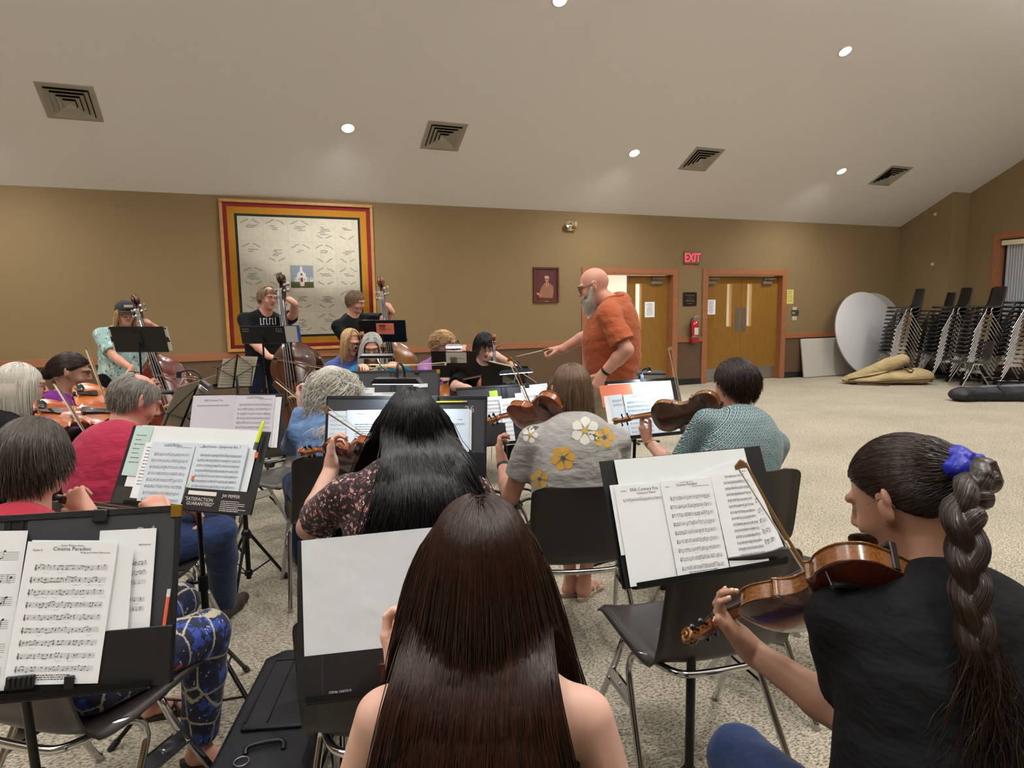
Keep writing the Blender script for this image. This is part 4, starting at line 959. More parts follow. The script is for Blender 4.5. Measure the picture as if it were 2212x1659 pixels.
        mb = MB(); mb.cyl((0, 0, -rib*.5), (0, -.03, -rib*.5), .022); mb.cyl((0, -.02, -rib*.5), (0, -(.42 if kind == 'cello' else .16), -rib*.5), .006); mb.build('endpin', steel, parent)
def instrument(name, label, cat, kind, L, B, Sc, up, wood, wood2, dark=None, group=None, detail=1):
    """B button point, Sc a point on the scroll side; up: where the strings face"""
    y = (Vector(Sc)-Vector(B)).normalized(); z = perp(y, up); x = y.cross(z)
    M4 = Matrix(((x.x*L, y.x*L, z.x*L, B[0]), (x.y*L, y.y*L, z.y*L, B[1]), (x.z*L, y.z*L, z.z*L, B[2]), (0, 0, 0, 1)))
    t = thing(name, label, cat, (0, 0, 0), 0, group); t.matrix_world = M4
    make_instrument(kind, wood, wood2, dark or ebony, t, detail); return t, M4
ebony = mat('ebony', '141110', .25, coat=.4)
def varnish(name, c1, c2, s=8): return woodmat(name, c1, c2, .22, (6, 1, 3), .7, s)
vio_back = varnish('violin_back_varnish', '4a1c0c', '6e3013'); vio_rib = varnish('violin_rib_varnish', '8a4a18', '6b300f', 30); vio_orange = varnish('violin_orange_varnish', 'a85a1c', '8d3f12'); vio_dark = varnish('violin_brown_varnish', '5a3214', '3a1f0e')
def bow(label, frog, tip, hair, cat='bow', L=None, stick=None, group='bows', kk=1.0):
    frog, tip = Vector(frog), Vector(tip); L = (tip-frog).length; y = (tip-frog).normalized(); z = perp(y, hair); x = y.cross(z)
    M4 = Matrix(((x.x, y.x, z.x, frog.x), (x.y, y.y, z.y, frog.y), (x.z, y.z, z.z, frog.z), (0, 0, 0, 1))); t = thing('bow', label, 'bow', (0, 0, 0), 0, group); t.matrix_world = M4
    mb = MB(); pts = [(0, L*i/12, .0+.012*math.sin(PI*i/12)) for i in range(13)]; mb.tube(pts, [.0044*kk, .0042*kk, .0028*kk], 8)
    mb.prism([(L-.012, -.001), (L+.004, .0), (L+.012, .006), (L+.004, .024), (L-.004, .026), (L-.006, .012)], 0, -.004, .004); mb.build('stick', stick or bowst, t)
    mb = MB(); mb.box((-.005, .03, .018), (.005, L-.004, .0195)); mb.box((-.0045, .03, .0200), (.0045, L-.004, .0205)); mb.build('hair', bowhair, t)
    mb = MB(); mb.bbox((-.006, .0, .004), (.006, .045, .022), .002); mb.build('frog', ebony, t)
    mb = MB(); mb.cyl((0, -.016, 0), (0, 0, 0), .0048); mb.cyl((0, .06, .003), (0, .11, .006), .0054); mb.build('winding', steel, t)
    return t
bowst = mat('bow_stick', '5e2d18', .3, coat=.4); bowstl = mat('bow_stick_light', '8a6534', .35, coat=.3); bowhair = mat('bow_hair', 'd8cfbb', .6)

# ------------------------------------------------------------------ printed pages
inkm = mat('ink', '2c2c30', .7); paperm = mat('paper', 'f6fafd', .75); creamm = mat('cream_paper', 'd9d2bd', .8); bluew = mat('cool_paper', 'd9e6f0', .7)
def stave(mb, M4, x0, x1, y, sp, seed, dens=1.0, beams=True, mi=1, slurs=True):
    r = random.Random(seed); lw = sp*.07
    def q(a, b, c, d): mb.add([M4 @ Vector(p) for p in (a, b, c, d)], [(0, 1, 2, 3)], mi)
    def rect(xa, ya, xb, yb): q((xa, ya, .0004), (xb, ya, .0004), (xb, yb, .0004), (xa, yb, .0004))
    for k in range(5): rect(x0, y+k*sp-lw, x1, y+k*sp+lw)
    # clef
    P = [M4 @ Vector(p) for p in catmull([Vector((x0+sp*1.4, y+sp*.8, .0005)), Vector((x0+sp*.7, y+sp*1.5, .0005)), Vector((x0+sp*1.2, y+sp*2.2, .0005)), Vector((x0+sp*2, y+sp*1.2, .0005)), Vector((x0+sp*1.2, y, .0005)), Vector((x0+sp*.5, y+sp*1.2, .0005)), Vector((x0+sp*1.6, y+sp*3.6, .0005)), Vector((x0+sp*1.4, y+sp*5, .0005)), Vector((x0+sp*1.0, y+sp*4, .0005)), Vector((x0+sp*1.5, y-sp*1.4, .0005))], 3)]
    ux = (M4.to_3x3() @ Vector((1, 0, 0)))*sp*.16
    for i in range(len(P)-1): mb.add([P[i]-ux, P[i]+ux, P[i+1]+ux, P[i+1]-ux], [(0, 1, 2, 3)], mi)
    x = x0+sp*4; run = []; nx = x0+sp*4; bar = (x1-x0)/4.6; nb = x0+bar
    while x < x1-sp*2:
        if x > nb: rect(nb-lw*1.4, y, nb+lw*1.4, y+4*sp); nb += bar
        h = r.choice([0, .5, 1, 1.5, 2, 2.5, 3, 3.5, 4, -.5, 4.5]); cy = y+h*sp; rr = sp*.62
        V = [M4 @ Vector((x+rr*math.cos(a*.785)*1.1, cy+rr*.75*math.sin(a*.785+.3), .0006)) for a in range(8)]; mb.add(V, [tuple(range(8))], mi)
        up = h < 2.5; s = 1 if up else -1; sx = x+s*sp*.55; rect(sx-lw*.9, min(cy, cy+s*sp*3.2), sx+lw*.9, max(cy, cy+s*sp*3.2)); run.append((sx, cy+s*sp*3.2, s))
        if beams and len(run) >= 2 and run[-1][2] == run[-2][2] and r.random() < .55*dens:
            a, b = run[-2], run[-1]; q((a[0], a[1]-sp*.22, .0006), (b[0], b[1]-sp*.22, .0006), (b[0], b[1]+sp*.22, .0006), (a[0], a[1]+sp*.22, .0006))
        if slurs and r.random() < .18:
            w_ = sp*5; base = y-sp*2.0
            pts = [(x+w_*t/6, base-sp*1.1*math.sin(PI*t/6)) for t in range(7)]
            for i in range(6): q((pts[i][0], pts[i][1]-lw, .0005), (pts[i+1][0], pts[i+1][1]-lw, .0005), (pts[i+1][0], pts[i+1][1]+lw, .0005), (pts[i][0], pts[i][1]+lw, .0005))
        x += sp*r.choice([2.2, 2.8, 3.6, 5])/dens
def textrows(mb, M4, x0, x1, y, n, dy, h, seed, mi=1, center=False):
    r = random.Random(seed)
    for k in range(n):
        xx = x0; end = x0+(x1-x0)*r.uniform(.55, 1.0)
        if center: c = (x0+x1)/2; hw = (end-x0)/2; xx = c-hw; end = c+hw
        while xx < end:
            w_ = h*r.uniform(.8, 3.2); mb.add([M4 @ Vector(p) for p in ((xx, y-k*dy, .0004), (min(xx+w_, end), y-k*dy, .0004), (min(xx+w_, end), y-k*dy+h*.62, .0004), (xx, y-k*dy+h*.62, .0004))], [(0, 1, 2, 3)], mi); xx += w_+h*.5
def scribble(mb, M4, x0, x1, y, h, seed, mi=1, lw=None):
    r = random.Random(seed); x = x0; P = [Vector((x, y, .0005))]; lw = lw or h*.09
    while x < x1: x += h*r.uniform(.15, .4); P.append(Vector((x, y+h*r.uniform(-.4, .6), .0005)))
    P = catmull(P, 2); nrm = Vector((0, 1, 0))*lw
    for i in range(len(P)-1): mb.add([M4 @ p for p in (P[i]-nrm, P[i+1]-nrm, P[i+1]+nrm, P[i]+nrm)], [(0, 1, 2, 3)], mi)

class Board:          # a music stand's desk plane; bl, br: world points of the lower corners, tilt: degrees it leans back (top away from the player)
    def __init__(s, bl, br, tilt, height=None, level=False):
        s.o = Vector(bl); d = Vector(br)-Vector(bl)
        s.w = d.length; s.x = d.normalized(); back = Vector((0, 0, 1)).cross(s.x).normalized()   # horizontal, away from the player for a player looking along x-cross
        a = math.radians(tilt); zz = (Vector((0, 0, 1))-s.x*s.x.z).normalized(); s.y = (zz*math.cos(a)+back*math.sin(a)); s.y = (s.y-s.x*s.y.dot(s.x)).normalized(); s.n = s.x.cross(s.y)
    def M(s, u=0, v=0, off=0, rot=0):
        c, q = math.cos(rot), math.sin(rot); ex = s.x*c+s.y*q; ey = -s.x*q+s.y*c; p = s.o+s.x*u+s.y*v+s.n*off
        return Matrix(((ex.x, ey.x, s.n.x, p.x), (ex.y, ey.y, s.n.y, p.y), (ex.z, ey.z, s.n.z, p.z), (0, 0, 0, 1)))
    def uv(s, px, py, off=0):
        p = atplane(px, py, s.o+s.n*off, s.n)-s.o; return p.dot(s.x), p.dot(s.y)
    def sheet(s, label, blp, brp, h=None, tl=None, off=.004, m=None, draw=None, w=None, thick=.0006, curl=.0, group='sheet music on the stands', name='sheet_music', cat='sheet music'):
        """page located by the photo's pixels of its two lower corners"""
        u0, v0 = s.uv(*blp, off); u1, v1 = s.uv(*brp, off); W_ = math.hypot(u1-u0, v1-v0); rot = math.atan2(v1-v0, u1-u0)
        if tl: u2, v2 = s.uv(*tl, off); h = math.hypot(u2-u0, v2-v0)
        if w: W_ = w
        M4 = s.M(u0, v0, off, rot); t = thing(name, label, cat, M4.translation, 0, group); t.matrix_world = M4
        I4 = Matrix(); mb = MB(); mb.box((0, 0, -thick), (W_, h, 0)); pg = mb.build('page', m or paperm, t)
        if draw:
            mb = MB(); draw(mb, W_, h)
            if mb.v: mb.mi = [0]*len(mb.mi); mb.build('print', inkm, t)
        return t, M4, W_, h
I4 = Matrix()
def music_page(title=None, sub=None, comp=None, n=9, dens=1.0, seed=1, foot=True, sp=None, part=None, top=.90, bot=.09, mx=.09):
    def f(mb, W_, h):
        y1 = h*top; 
        if title: textmesh(mb, title, Matrix.Translation((W_/2, h*.935, .0005)), W_*.062, 1, 'CENTER'); y1 = h*.85
        if sub: textmesh(mb, sub, Matrix.Translation((W_/2, h*.965, .0005)), W_*.034, 1, 'CENTER')
        if comp: textmesh(mb, comp, Matrix.Translation((W_*.93, h*.915, .0005)), W_*.028, 1, 'RIGHT')
        if part: textmesh(mb, part, Matrix.Translation((W_*.07, h*.93, .0005)), W_*.034, 1)
        y0 = h*bot; dy = (y1-y0)/max(n-.4, 1); s_ = (sp or dy*.088)
        for k in range(n): stave(mb, I4, W_*mx+(0 if k else W_*.03), W_*(1-mx*.8), y1-dy*(k+.62), s_, seed*31+k, dens)
        if foot: textrows(mb, I4, W_*.22, W_*.78, h*.06, 3, h*.014, h*.009, seed, 1, True)
    return f

# ------------------------------------------------------------------ stands
def stand_base(t, foot, top, r=.011, spread=.27, rot=0, m=None, hub=.34, knob=True, folding=True):
    """tripod and post as children of t; world points; t sits at the foot"""
    m = m or blackmet; f = Vector(foot); f.z = 0; o = t.location.copy(); tp = Vector(top)
    post = MB(); post.tube([Vector((f.x, f.y, .045))-o, Vector((f.x, f.y, tp.z*.58))-o], .0135, 12); post.tube([Vector((f.x, f.y, tp.z*.58))-o, Vector((f.x, f.y, tp.z-.02))-o, tp-o], .0095, 10); post.build('post', m, t)
    c = MB(); c.cyl(Vector((f.x, f.y, tp.z*.56))-o, Vector((f.x, f.y, tp.z*.62))-o, .019, n=14)
    if knob: c.cyl(Vector((f.x, f.y, tp.z*.59))-o, Vector((f.x, f.y, tp.z*.59))-o-cv(.045, 0), .007); c.ball(Vector((f.x, f.y, tp.z*.59))-o-cv(.05, 0), .015, 8)
    c.build('clamp', m, t)
    h = MB(); h.lathe([(.014, hub-.03), (.026, hub-.02), (.026, hub+.01), (.016, hub+.03), (.013, hub+.03)], 14, 0, Matrix.Translation(Vector((f.x, f.y, 0))-o)); h.build('hub', m, t); h = MB(); h.lathe([(.013, .06), (.022, .065), (.022, .09), (.013, .095)], 12, 0, Matrix.Translation(Vector((f.x, f.y, 0))-o)); h.build('brace_collar', m, t)
    for i in range(3):
        a = rot+i*2.0944; d = Vector((math.cos(a), math.sin(a), 0)); p0 = f+d*.02+Vector((0, 0, hub-.005)); p1 = f+d*spread+Vector((0, 0, .014)); g = MB()
        g.tube([p0-o, p1-o], .0085, 8); mid = p0.lerp(p1, .58); g.tube([mid-o, f+d*.015+Vector((0, 0, .075))-o], .0045, 6); leg = g.build('leg', m, t)
        g = MB(); dd = (p1-p0).normalized(); g.tube([p1-dd*.02-o, p1+dd*.02-o], .0125, 8); g.build('foot_cap', blackm, leg)
def low_base(t, foot, top, m=None, rot=0):       # orchestra stand: three curved arms from a hub near the floor
    m = m or blackmet; f = Vector(foot); f.z = 0; o = t.location.copy(); tp = Vector(top)
    post = MB(); post.tube([Vector((f.x, f.y, .05))-o, Vector((f.x, f.y, tp.z*.6))-o], .0145, 12); post.tube([Vector((f.x, f.y, tp.z*.6))-o, tp-o], .0095, 10); post.build('post', m, t)
    c = MB(); c.cyl(Vector((f.x, f.y, tp.z*.58))-o, Vector((f.x, f.y, tp.z*.63))-o, .019, n=14); c.ball(Vector((f.x, f.y, tp.z*.6))-o-cv(.03, 0), .014, 8); c.build('clamp', m, t)
    h = MB(); h.lathe([(.014, .03), (.045, .035), (.05, .06), (.03, .09), (.016, .11)], 16, 0, Matrix.Translation(Vector((f.x, f.y, 0))-o)); h.build('hub', m, t)
    for i in range(3):
        a = rot+i*2.0944; d = Vector((math.cos(a), math.sin(a), 0)); g = MB(); g.tube([f+d*.03+Vector((0, 0, .065))-o, f+d*.12+Vector((0, 0, .075))-o, f+d*.24+Vector((0, 0, .045))-o, f+d*.30+Vector((0, 0, .012))-o], [.013, .012, .010, .009], 8, 0, True, True, 3); g.build('leg', m, t)
def desk_stand(label, B, w, h, u0=0, v0=0, foot=None, holes=True, low=True, m=None, rot=.4, lipd=.05, group='music stands', corner=.02, name='music_stand', wire=False, hub=.34, legs=None, postu=.5, spread=.27):
    """solid metal desk on a post. B: plane of the desk front"""
    M4 = B.M(u0, v0); c = M4 @ Vector((w*postu, h*.45, -.03)); foot = Vector(foot) if foot is not None else Vector((c.x, c.y, 0)); t = thing(name, label, 'music stand', (foot.x, foot.y, 0), 0, group); m = m or blackmet
    T = Matrix.Translation(-t.location) @ M4
    if wire:
        mb = MB(); P = lambda x, y, z=-.004: T @ Vector((x, y, z))
        mb.tube([P(0, 0), P(w, 0)], .004, 6); mb.tube([P(w*.5, 0), P(w*.5, h)], .006, 6)
        for s in (-1, 1):
            mb.tube([P(w*.5, h*.97), P(w*(.5+s*.46), h*.60), P(w*.5, h*.30)], .0028, 5); mb.tube([P(w*(.5+s*.46), h*.60), P(w*(.5+s*.46), 0)], .0028, 5); mb.tube([P(w*(.5+s*.46), h*.60), P(w*(.5+s*.62), h*.66)], .0028, 5)
        mb.build('wire_desk', m, t)
    else:
        mb = MB(); mb.bbox((0, 0, -.006), (w, h, -.001), .0015, 0, T); mb.box((w*.5-.03, h*.2, -.012), (w*.5+.03, h*.8, -.006), 0, T)
        r = [(x, y) for y in (0, 1) for x in (0, 1)]
        mb.build('desk', m, t)
        if holes:
            mb = MB()
            for sx in (0, 1):
                for i in range(3):
                    for j in range(4 if h > .25 else 2):
                        x = .03+i*.022 if not sx else w-.03-i*.022; y = h-.03-j*.022; mb.box((x-.006, y-.006, -.0068), (x+.006, y+.006, -.0062), 0, T)
            mb.build('vent_holes', mat('hole_grey', '77787a', .6) if 'hole_grey' not in bpy.data.materials else bpy.data.materials['hole_grey'], t)
    mb = MB(); mb.bbox((0, -.006, -.006), (w, -.001, lipd), .0015, 0, T); mb.box((0, -.001, lipd-.002), (w, .012, lipd), 0, T); mb.build('lip', m, t)
    tp = M4 @ Vector((w*postu, h*.35, -.02))
    (low_base if low else stand_base)(t, foot, tp, m=m, rot=rot) if low else stand_base(t, foot, tp, m=m, rot=rot, hub=hub, spread=spread)
    return t, T
def folio(label, B, blp, brp, tl, pocket=.075, off=.001, m=None, spine=True, cover=None, sideflap=0, name='music_folder', corners=False, text=None, pockm=None, leather=False, pocketspan=(0, 1), group='open music folders'):
    """an open folder lying on a desk; corners from the photo"""
    u0, v0 = B.uv(*blp, off); u1, v1 = B.uv(*brp, off); W_ = math.hypot(u1-u0, v1-v0); rot = math.atan2(v1-v0, u1-u0); u2, v2 = B.uv(*tl, off); h = math.hypot(u2-u0, v2-v0)
    M4 = B.M(u0, v0, off, rot); t = thing(name, label, 'folder', M4.translation, 0, group); t.matrix_world = M4; m = m or folm
    for s in (0, 1):
        mb = MB(); a, b = (0, W_/2-.004) if not s else (W_/2+.004, W_); mb.bbox((a, 0, -.003), (b, h, 0), .001); mb.build('cover_board', m, t)
    mb = MB(); mb.box((W_/2-.012, 0, -.0035), (W_/2+.012, h, -.0002 if not leather else .0022)); mb.build('spine', m, t)
    if pocket:
        for s in (0, 1):
            a, b = (0.002, W_/2-.006) if not s else (W_/2+.006, W_-.002)
            if s == 0 and pocketspan[0] > 0: continue
            mb = MB(); mb.bbox((a, -.001, .001), (b, pocket, .0085), .002); mb.build('pocket', pockm or m, t)
    if leather:
        mb = MB()
        for (x0, y0, x1, y1) in ((0, h-.012, W_, h+.002), (0, 0, .010, h), (W_-.010, 0, W_, h)): mb.bbox((x0, y0, -.004), (x1, y1, .0035), .001)
        mb.build('binding', leatherm, t)
        mb = MB(); mb.bbox((W_*.73, h-.024, 0), (W_*.73+.028, h+.003, .008), .003); mb.build('pencil_loop', leatherm, t)
    if corners:
        mb = MB(); mb.bbox((W_-.022, h-.022, -.005), (W_+.003, h+.003, .0045), .001); mb.build('brass_corner', mat('brass', 'b8973f', .25, .9), t, 'brass corner cap')
    return t, M4, W_, h
folm = mat('folder_black', '19191b', .55, bump=(500, O1, .15, .0005)); leatherm = mat('leatherette', '161618', .4, bump=(260, O1, .8, .001)); foldgrey = mat('folder_inside', '34353a', .6)
whitecard = mat('white_card', 'f0f7f8', .7, bump=(4, O1, .25, .01))
# ------------------------------------------------------------------ things on the back wall
def wallbox(px0, py0, px1, py1):
    a = aty(px0, py0); b = aty(px1, py1); return min(a.x, b.x), min(a.z, b.z), max(a.x, b.x), max(a.z, b.z)
WF = WALLY-.001
# framed quilt
x0, x1 = aty(482, 600).x, aty(809, 600).x; z0, z1 = aty(493, 761).z, aty(471.5, 429).z
t = thing('framed_quilt', 'large framed signature quilt with a white church patch, hung behind the double bass players', 'quilt', (x0, WF, z0))
w_, h_ = x1-x0, z1-z0; fm = woodmat('quilt_frame_oak', 'a8773c', 'b98a4c', .35, (1, 1, 1), .2)
mb = MB(); e = .045
for lo, hi in (((0, -.06, 0), (w_, -.002, e)), ((0, -.06, h_-e), (w_, -.002, h_)), ((0, -.06, e), (e, -.002, h_-e)), ((w_-e, -.06, e), (w_, -.002, h_-e))): mb.bbox(lo, hi, .006)
mb.build('frame', fm, t)
def qcol(c, s=.1): return mat('quilt_'+c, c, .9, bump=(14, O1, .5, .01), noise=(20, 3, O1, s))
ins = [(e, '8a1f22'), (e+.055, 'b9801c'), (e+.15, '1f2a24'), (e+.185, 'd0cab8')]; names = ['red_border', 'gold_border', 'green_border', 'cream_field']
for i, (d, c) in enumerate(ins):
    mb = MB(); mb.box((d, -.020-.002*i, d), (w_-d, -.012, h_-d)); mb.build(names[i], qcol(c, .05), t)
thread = mat('quilt_thread', '2f3a36', .8); fd = ins[3][0]; cw = (w_-2*fd)/5; ch_ = (h_-2*fd)/5
MQ = Matrix(((1, 0, 0, 0), (0, 0, -1, -.0268), (0, 1, 0, 0), (0, 0, 0, 1))); mb = MB(); r = random.Random(11)
for i in range(5):
    for j in range(5):
        if (i, j) == (2, 2): continue
        cx, cz = fd+(i+.5)*cw, fd+(j+.5)*ch_; mode = r.random(); T = MQ @ Matrix.Translation((cx, cz, 0))
        if mode < .62:
            for s in (-1, 1): scribble(mb, T @ Matrix.Translation((s*cw*.22, ch_*.30, 0)) @ Matrix.Rotation(-s*.5, 4, 'Z'), -cw*.17, cw*.17, 0, .02, r.randint(0, 999), 0, .0036)
        if mode > .40:
            for s in (-1, 1): scribble(mb, T @ Matrix.Translation((s*cw*.2, -ch_*.28, 0)) @ Matrix.Rotation(s*.5, 4, 'Z'), -cw*.14, cw*.14, 0, .018, r.randint(0, 999), 0, .0036)
        for k in range(r.randint(2, 5)): xo = -cw*r.uniform(.1, .25); scribble(mb, T, xo, xo+cw*r.uniform(.15, .45), ch_*(.12-.075*k), .018, r.randint(0, 999), 0, .0036)
mb.build('stitched_names', thread, t)
mb = MB()
for i in range(1, 5): mb.box((fd+i*cw-.001, -.0268, fd), (fd+i*cw+.001, -.026, h_-fd)); mb.box((fd, -.0268, fd+i*ch_-.001), (w_-fd, -.026, fd+i*ch_+.001))
mb.build('seams', mat('quilt_seam', 'aaa491', .9), t)
cx, cz = fd+2*cw, fd+2*ch_; P = MB()
def fl(mb, pts, y, mi=0): mb.add([(cx+a*cw, y, cz+b*ch_) for a, b in pts], [tuple(range(len(pts)))], mi)
fl(P, [(.02, .02), (.98, .02), (.98, .98), (.02, .98)], -.0268, 0); fl(P, [(.02, .02), (.98, .02), (.98, .28), (.02, .28)], -.0272, 1); fl(P, [(.02, .02), (.98, .02), (.98, .07), (.02, .07)], -.0275, 2)
fl(P, [(.42, .1), (.58, .1), (.60, .3), (.40, .3)], -.0277, 3); fl(P, [(.30, .28), (.30, .62), (.48, .80), (.66, .62), (.66, .28)], -.028, 3); fl(P, [(.43, .70), (.43, .90), (.48, .97), (.53, .90), (.53, .70)], -.0282, 3)
fl(P, [(.18, .28), (.18, .42), (.30, .52), (.30, .28)], -.028, 3); fl(P, [(.66, .28), (.66, .52), (.78, .42), (.78, .28)], -.028, 3); fl(P, [(.82, .28), (.82, .42), (.89, .50), (.96, .42), (.96, .28)], -.028, 3)
fl(P, [(.43, .28), (.43, .46), (.53, .46), (.53, .28)], -.0285, 4)
for a, b in ((.36, .34), (.58, .34), (.22, .33), (.72, .33), (.88, .36)): fl(P, [(a, b), (a+.025, b), (a+.025, b+.09), (a, b+.09)], -.0285, 5)
P.add([(cx+(.48+.05*math.cos(k*.63))*cw, -.0285, cz+(.60+.05*math.sin(k*.63))*ch_) for k in range(10)], [tuple(range(10))], 5)
P.build('church_patch', [mat('patch_'+c, c, .9) for c in ('8f97a3', '4e5a34', '6d4a3a', 'd8d6cc', '8a1f24', '5a5f66')], t)
mb = MB(); mb.box((e, -.050, e), (w_-e, -.047, h_-e)); mb.build('glass', tglass, t)
# framed portrait
a, b, c, d = wallbox(1151, 577, 1206.5, 653); t = thing('framed_portrait', 'framed brown portrait of a seated man in a suit, left of the open door', 'picture', (a, WF, b)); W_, H_ = c-a, d-b
mb = MB(); e = .032
for lo, hi in (((0, -.03, 0), (W_, -.001, e)), ((0, -.03, H_-e), (W_, -.001, H_)), ((0, -.03, e), (e, -.001, H_-e)), ((W_-e, -.03, e), (W_, -.001, H_-e))): mb.bbox(lo, hi, .004)
mb.build('frame', woodmat('walnut', '4a2417', '5c2f1d', .35), t)
mb = MB(); mb.box((e, -.010, e), (W_-e, -.002, H_-e)); mb.build('backdrop', mat('portrait_maroon', '4b161a', .6, noise=(3, 3, O1, .25)), t)
mb = MB(); y = -.0125
def pq(pts, yy, mi): mb.add([(W_*p, yy, H_*q_) for p, q_ in pts], [tuple(range(len(pts)))], mi)
pq([(.22, .14), (.75, .12), (.80, .30), (.78, .46), (.62, .56), (.44, .56), (.32, .44), (.22, .26)], y, 0); pq([(.48, .56), (.60, .56), (.55, .30)], y-.0006, 1); pq([(.53, .55), (.56, .55), (.555, .34), (.535, .34)], y-.001, 2)
mb.add([(W_*(.53+.085*math.cos(k*.5236)), y-.0008, H_*(.66+.095*math.sin(k*.5236))) for k in range(12)], [tuple(range(12))], 3); mb.add([(W_*(.525+.095*math.cos(k*.5236)), y-.001, H_*(.715+.045*math.sin(k*.5236))) for k in range(12)], [tuple(range(12))], 1)
pq([(.455, .655), (.605, .655), (.605, .67), (.455, .67)], y-.0014, 2); pq([(.15, .22), (.34, .16), (.36, .20), (.20, .27)], y-.0014, 3); pq([(.12, .24), (.22, .22), (.22, .26), (.13, .28)], y-.0016, 1)
mb.build('painted_figure', [mat('suit_tan', '8a5a44', .7), mat('pale_tone', 'b08f76', .7), mat('dark_tone', '3a1414', .7), mat('face_tone', 'a06a4c', .7)], t)
mb = MB(); mb.box((W_*.42, -.0315, .010), (W_*.58, -.0302, .022)); mb.build('name_plate', mat('brass_plate', 'a58b54', .4, .6), t)
# twin-head emergency light
p = aty(1231, 490); t = thing('emergency_light', 'cream twin-head emergency light high on the wall, left of the exit sign', 'light', (p.x, WF, p.z)); cream = mat('cream_plastic', 'b09a6a', .5)
mb = MB(); mb.bbox((-.07, -.05, -.075), (.07, -.001, -.02), .01); mb.build('housing', cream, t)
for s, a in ((-.055, .35), (.065, 1.1)):
    T = Matrix.Translation((s, -.09, .02)) @ Matrix.Rotation(PI/2, 4, 'X') @ Matrix.Rotation(a*(1 if s > 0 else -1), 4, 'Y')
    mb = MB(); mb.lathe([(.02, -.05), (.05, -.02), (.062, .02), (.060, .022), (.052, .018)], 20, 0, T); mb.cyl((s, -.06, -.03), (s, -.075, .0), .014); hd = mb.build('lamp_head', cream, t)
    mb = MB(); mb.lathe([(.0005, .004), (.03, .006), (.054, .018)], 20, 0, T); mb.build('reflector', mat('reflector', 'b9b4ac', .15, .8), hd)
# exit sign
a, b, c, d = wallbox(1476, 543, 1508.5, 570.5); t = thing('exit_sign', 'red lit EXIT sign between the two doors', 'sign', (a, WF, b)); W_, H_ = c-a, d-b
mb = MB(); mb.bbox((0, -.05, 0), (W_, -.001, H_), .005); mb.build('housing', mat('sign_grey', '6a5c4a', .5), t)
mb = MB(); textmesh(mb, 'EXIT', Matrix.Translation((W_*.5, -.0515, H_*.17)) @ Matrix.Rotation(PI/2, 4, 'X') @ Matrix.Diagonal((.78, 1, 1, 1)), H_*.98, 0, 'CENTER'); mb.build('letters', mat('exit_red', 'ff2a3a', .5, emit='ff1c30', es=5), t)
l = bpy.data.lights.new('exit_glow', 'AREA'); l.energy = .12; l.size = .15; l.color = (1, .1, .1); o = bpy.data.objects.new('exit_glow', l); o.location = (W_/2, -.03, -.005); o.parent = t; COL.objects.link(o)
# plaque
a, b, c, d = wallbox(1475, 631.5, 1504, 661); t = thing('wall_plaque', 'dark bronze plaque with raised lettering above the fire extinguisher', 'plaque', (a, WF, b)); W_, H_ = c-a, d-b
mb = MB(); mb.bbox((0, -.012, 0), (W_, -.001, H_), .003); mb.build('plate', mat('bronze_dark', '2a211a', .4, .4), t); brz = mat('bronze_letter', '8f8468', .4, .5)
mb = MB(); FR = lambda x, z: Matrix.Translation((x, -.0128, z)) @ Matrix.Rotation(PI/2, 4, 'X')
textmesh(mb, 'MOYER HALL', FR(W_/2, H_*.72), H_*.15, 0, 'CENTER'); textrows(mb, FR(0, H_*.60), W_*.2, W_*.8, 0, 2, H_*.13, H_*.05, 4, 0, True); textrows(mb, FR(0, H_*.34), W_*.1, W_*.9, 0, 1, .02, H_*.09, 5, 0, True); textrows(mb, FR(0, H_*.17), W_*.3, W_*.7, 0, 1, .02, H_*.06, 6, 0, True)
for x, z in ((.06, .06), (.94, .06), (.06, .94), (.94, .94)): mb.ball((W_*x, -.013, H_*z), .005, 8)
mb.build('lettering', brz, t)
# fire extinguisher
p = aty(1493, 741); q = aty(1493, 690); rr = .075; zb = p.z; H_ = (q.z-p.z)
t = thing('fire_extinguisher', 'red fire extinguisher hung on the wall between the doors', 'fire extinguisher', (p.x, WF-.09, zb)); red = mat('extinguisher_red', 'a81a24', .25, coat=.5)
mb = MB().lathe([(.001, 0), (.060, .002), (rr, .012), (rr, H_*.80), (.062, H_*.88), (.03, H_*.95), (.022, H_*.97), (.022, H_)], 22); mb.build('cylinder', red, t)
mb = MB(); mb.cyl((0, 0, H_), (0, 0, H_+.04), .02); mb.tube([(-.01, -.0, H_+.05), (.07, -.0, H_+.065), (.10, 0, H_+.05)], .008, 6); mb.tube([(.0, 0, H_+.03), (.06, 0, H_+.025), (.11, 0, H_-.01)], .007, 6); mb.build('valve_handle', steel, t)
mb = MB(); mb.tube([(-.02, 0, H_+.02), (-.065, 0, H_+.02), (-.095, 0, H_-.06), (-.095, 0, H_*.5), (-.088, -.01, H_*.25)], .009, 8, 0, True, True, 4); mb.build('hose', blackm, t)
mb = MB(); v_ = [Vector(((rr+.001)*math.cos(a_), (rr+.001)*math.sin(a_), z_)) for z_ in (H_*.36, H_*.66) for a_ in np.linspace(-2.2, -.6, 9)]; mb.add(v_, [(k, k+1, k+10, k+9) for k in range(8)], 0, True); mb.build('instruction_label', mat('label_white', 'cfc9c4', .6), t)
mb = MB(); mb.lathe([(rr+.002, H_*.26), (rr+.002, H_*.32)], 22); mb.box((-.02, .0, H_*.3), (.02, .088, H_*.34)); mb.build('strap', steel, t)
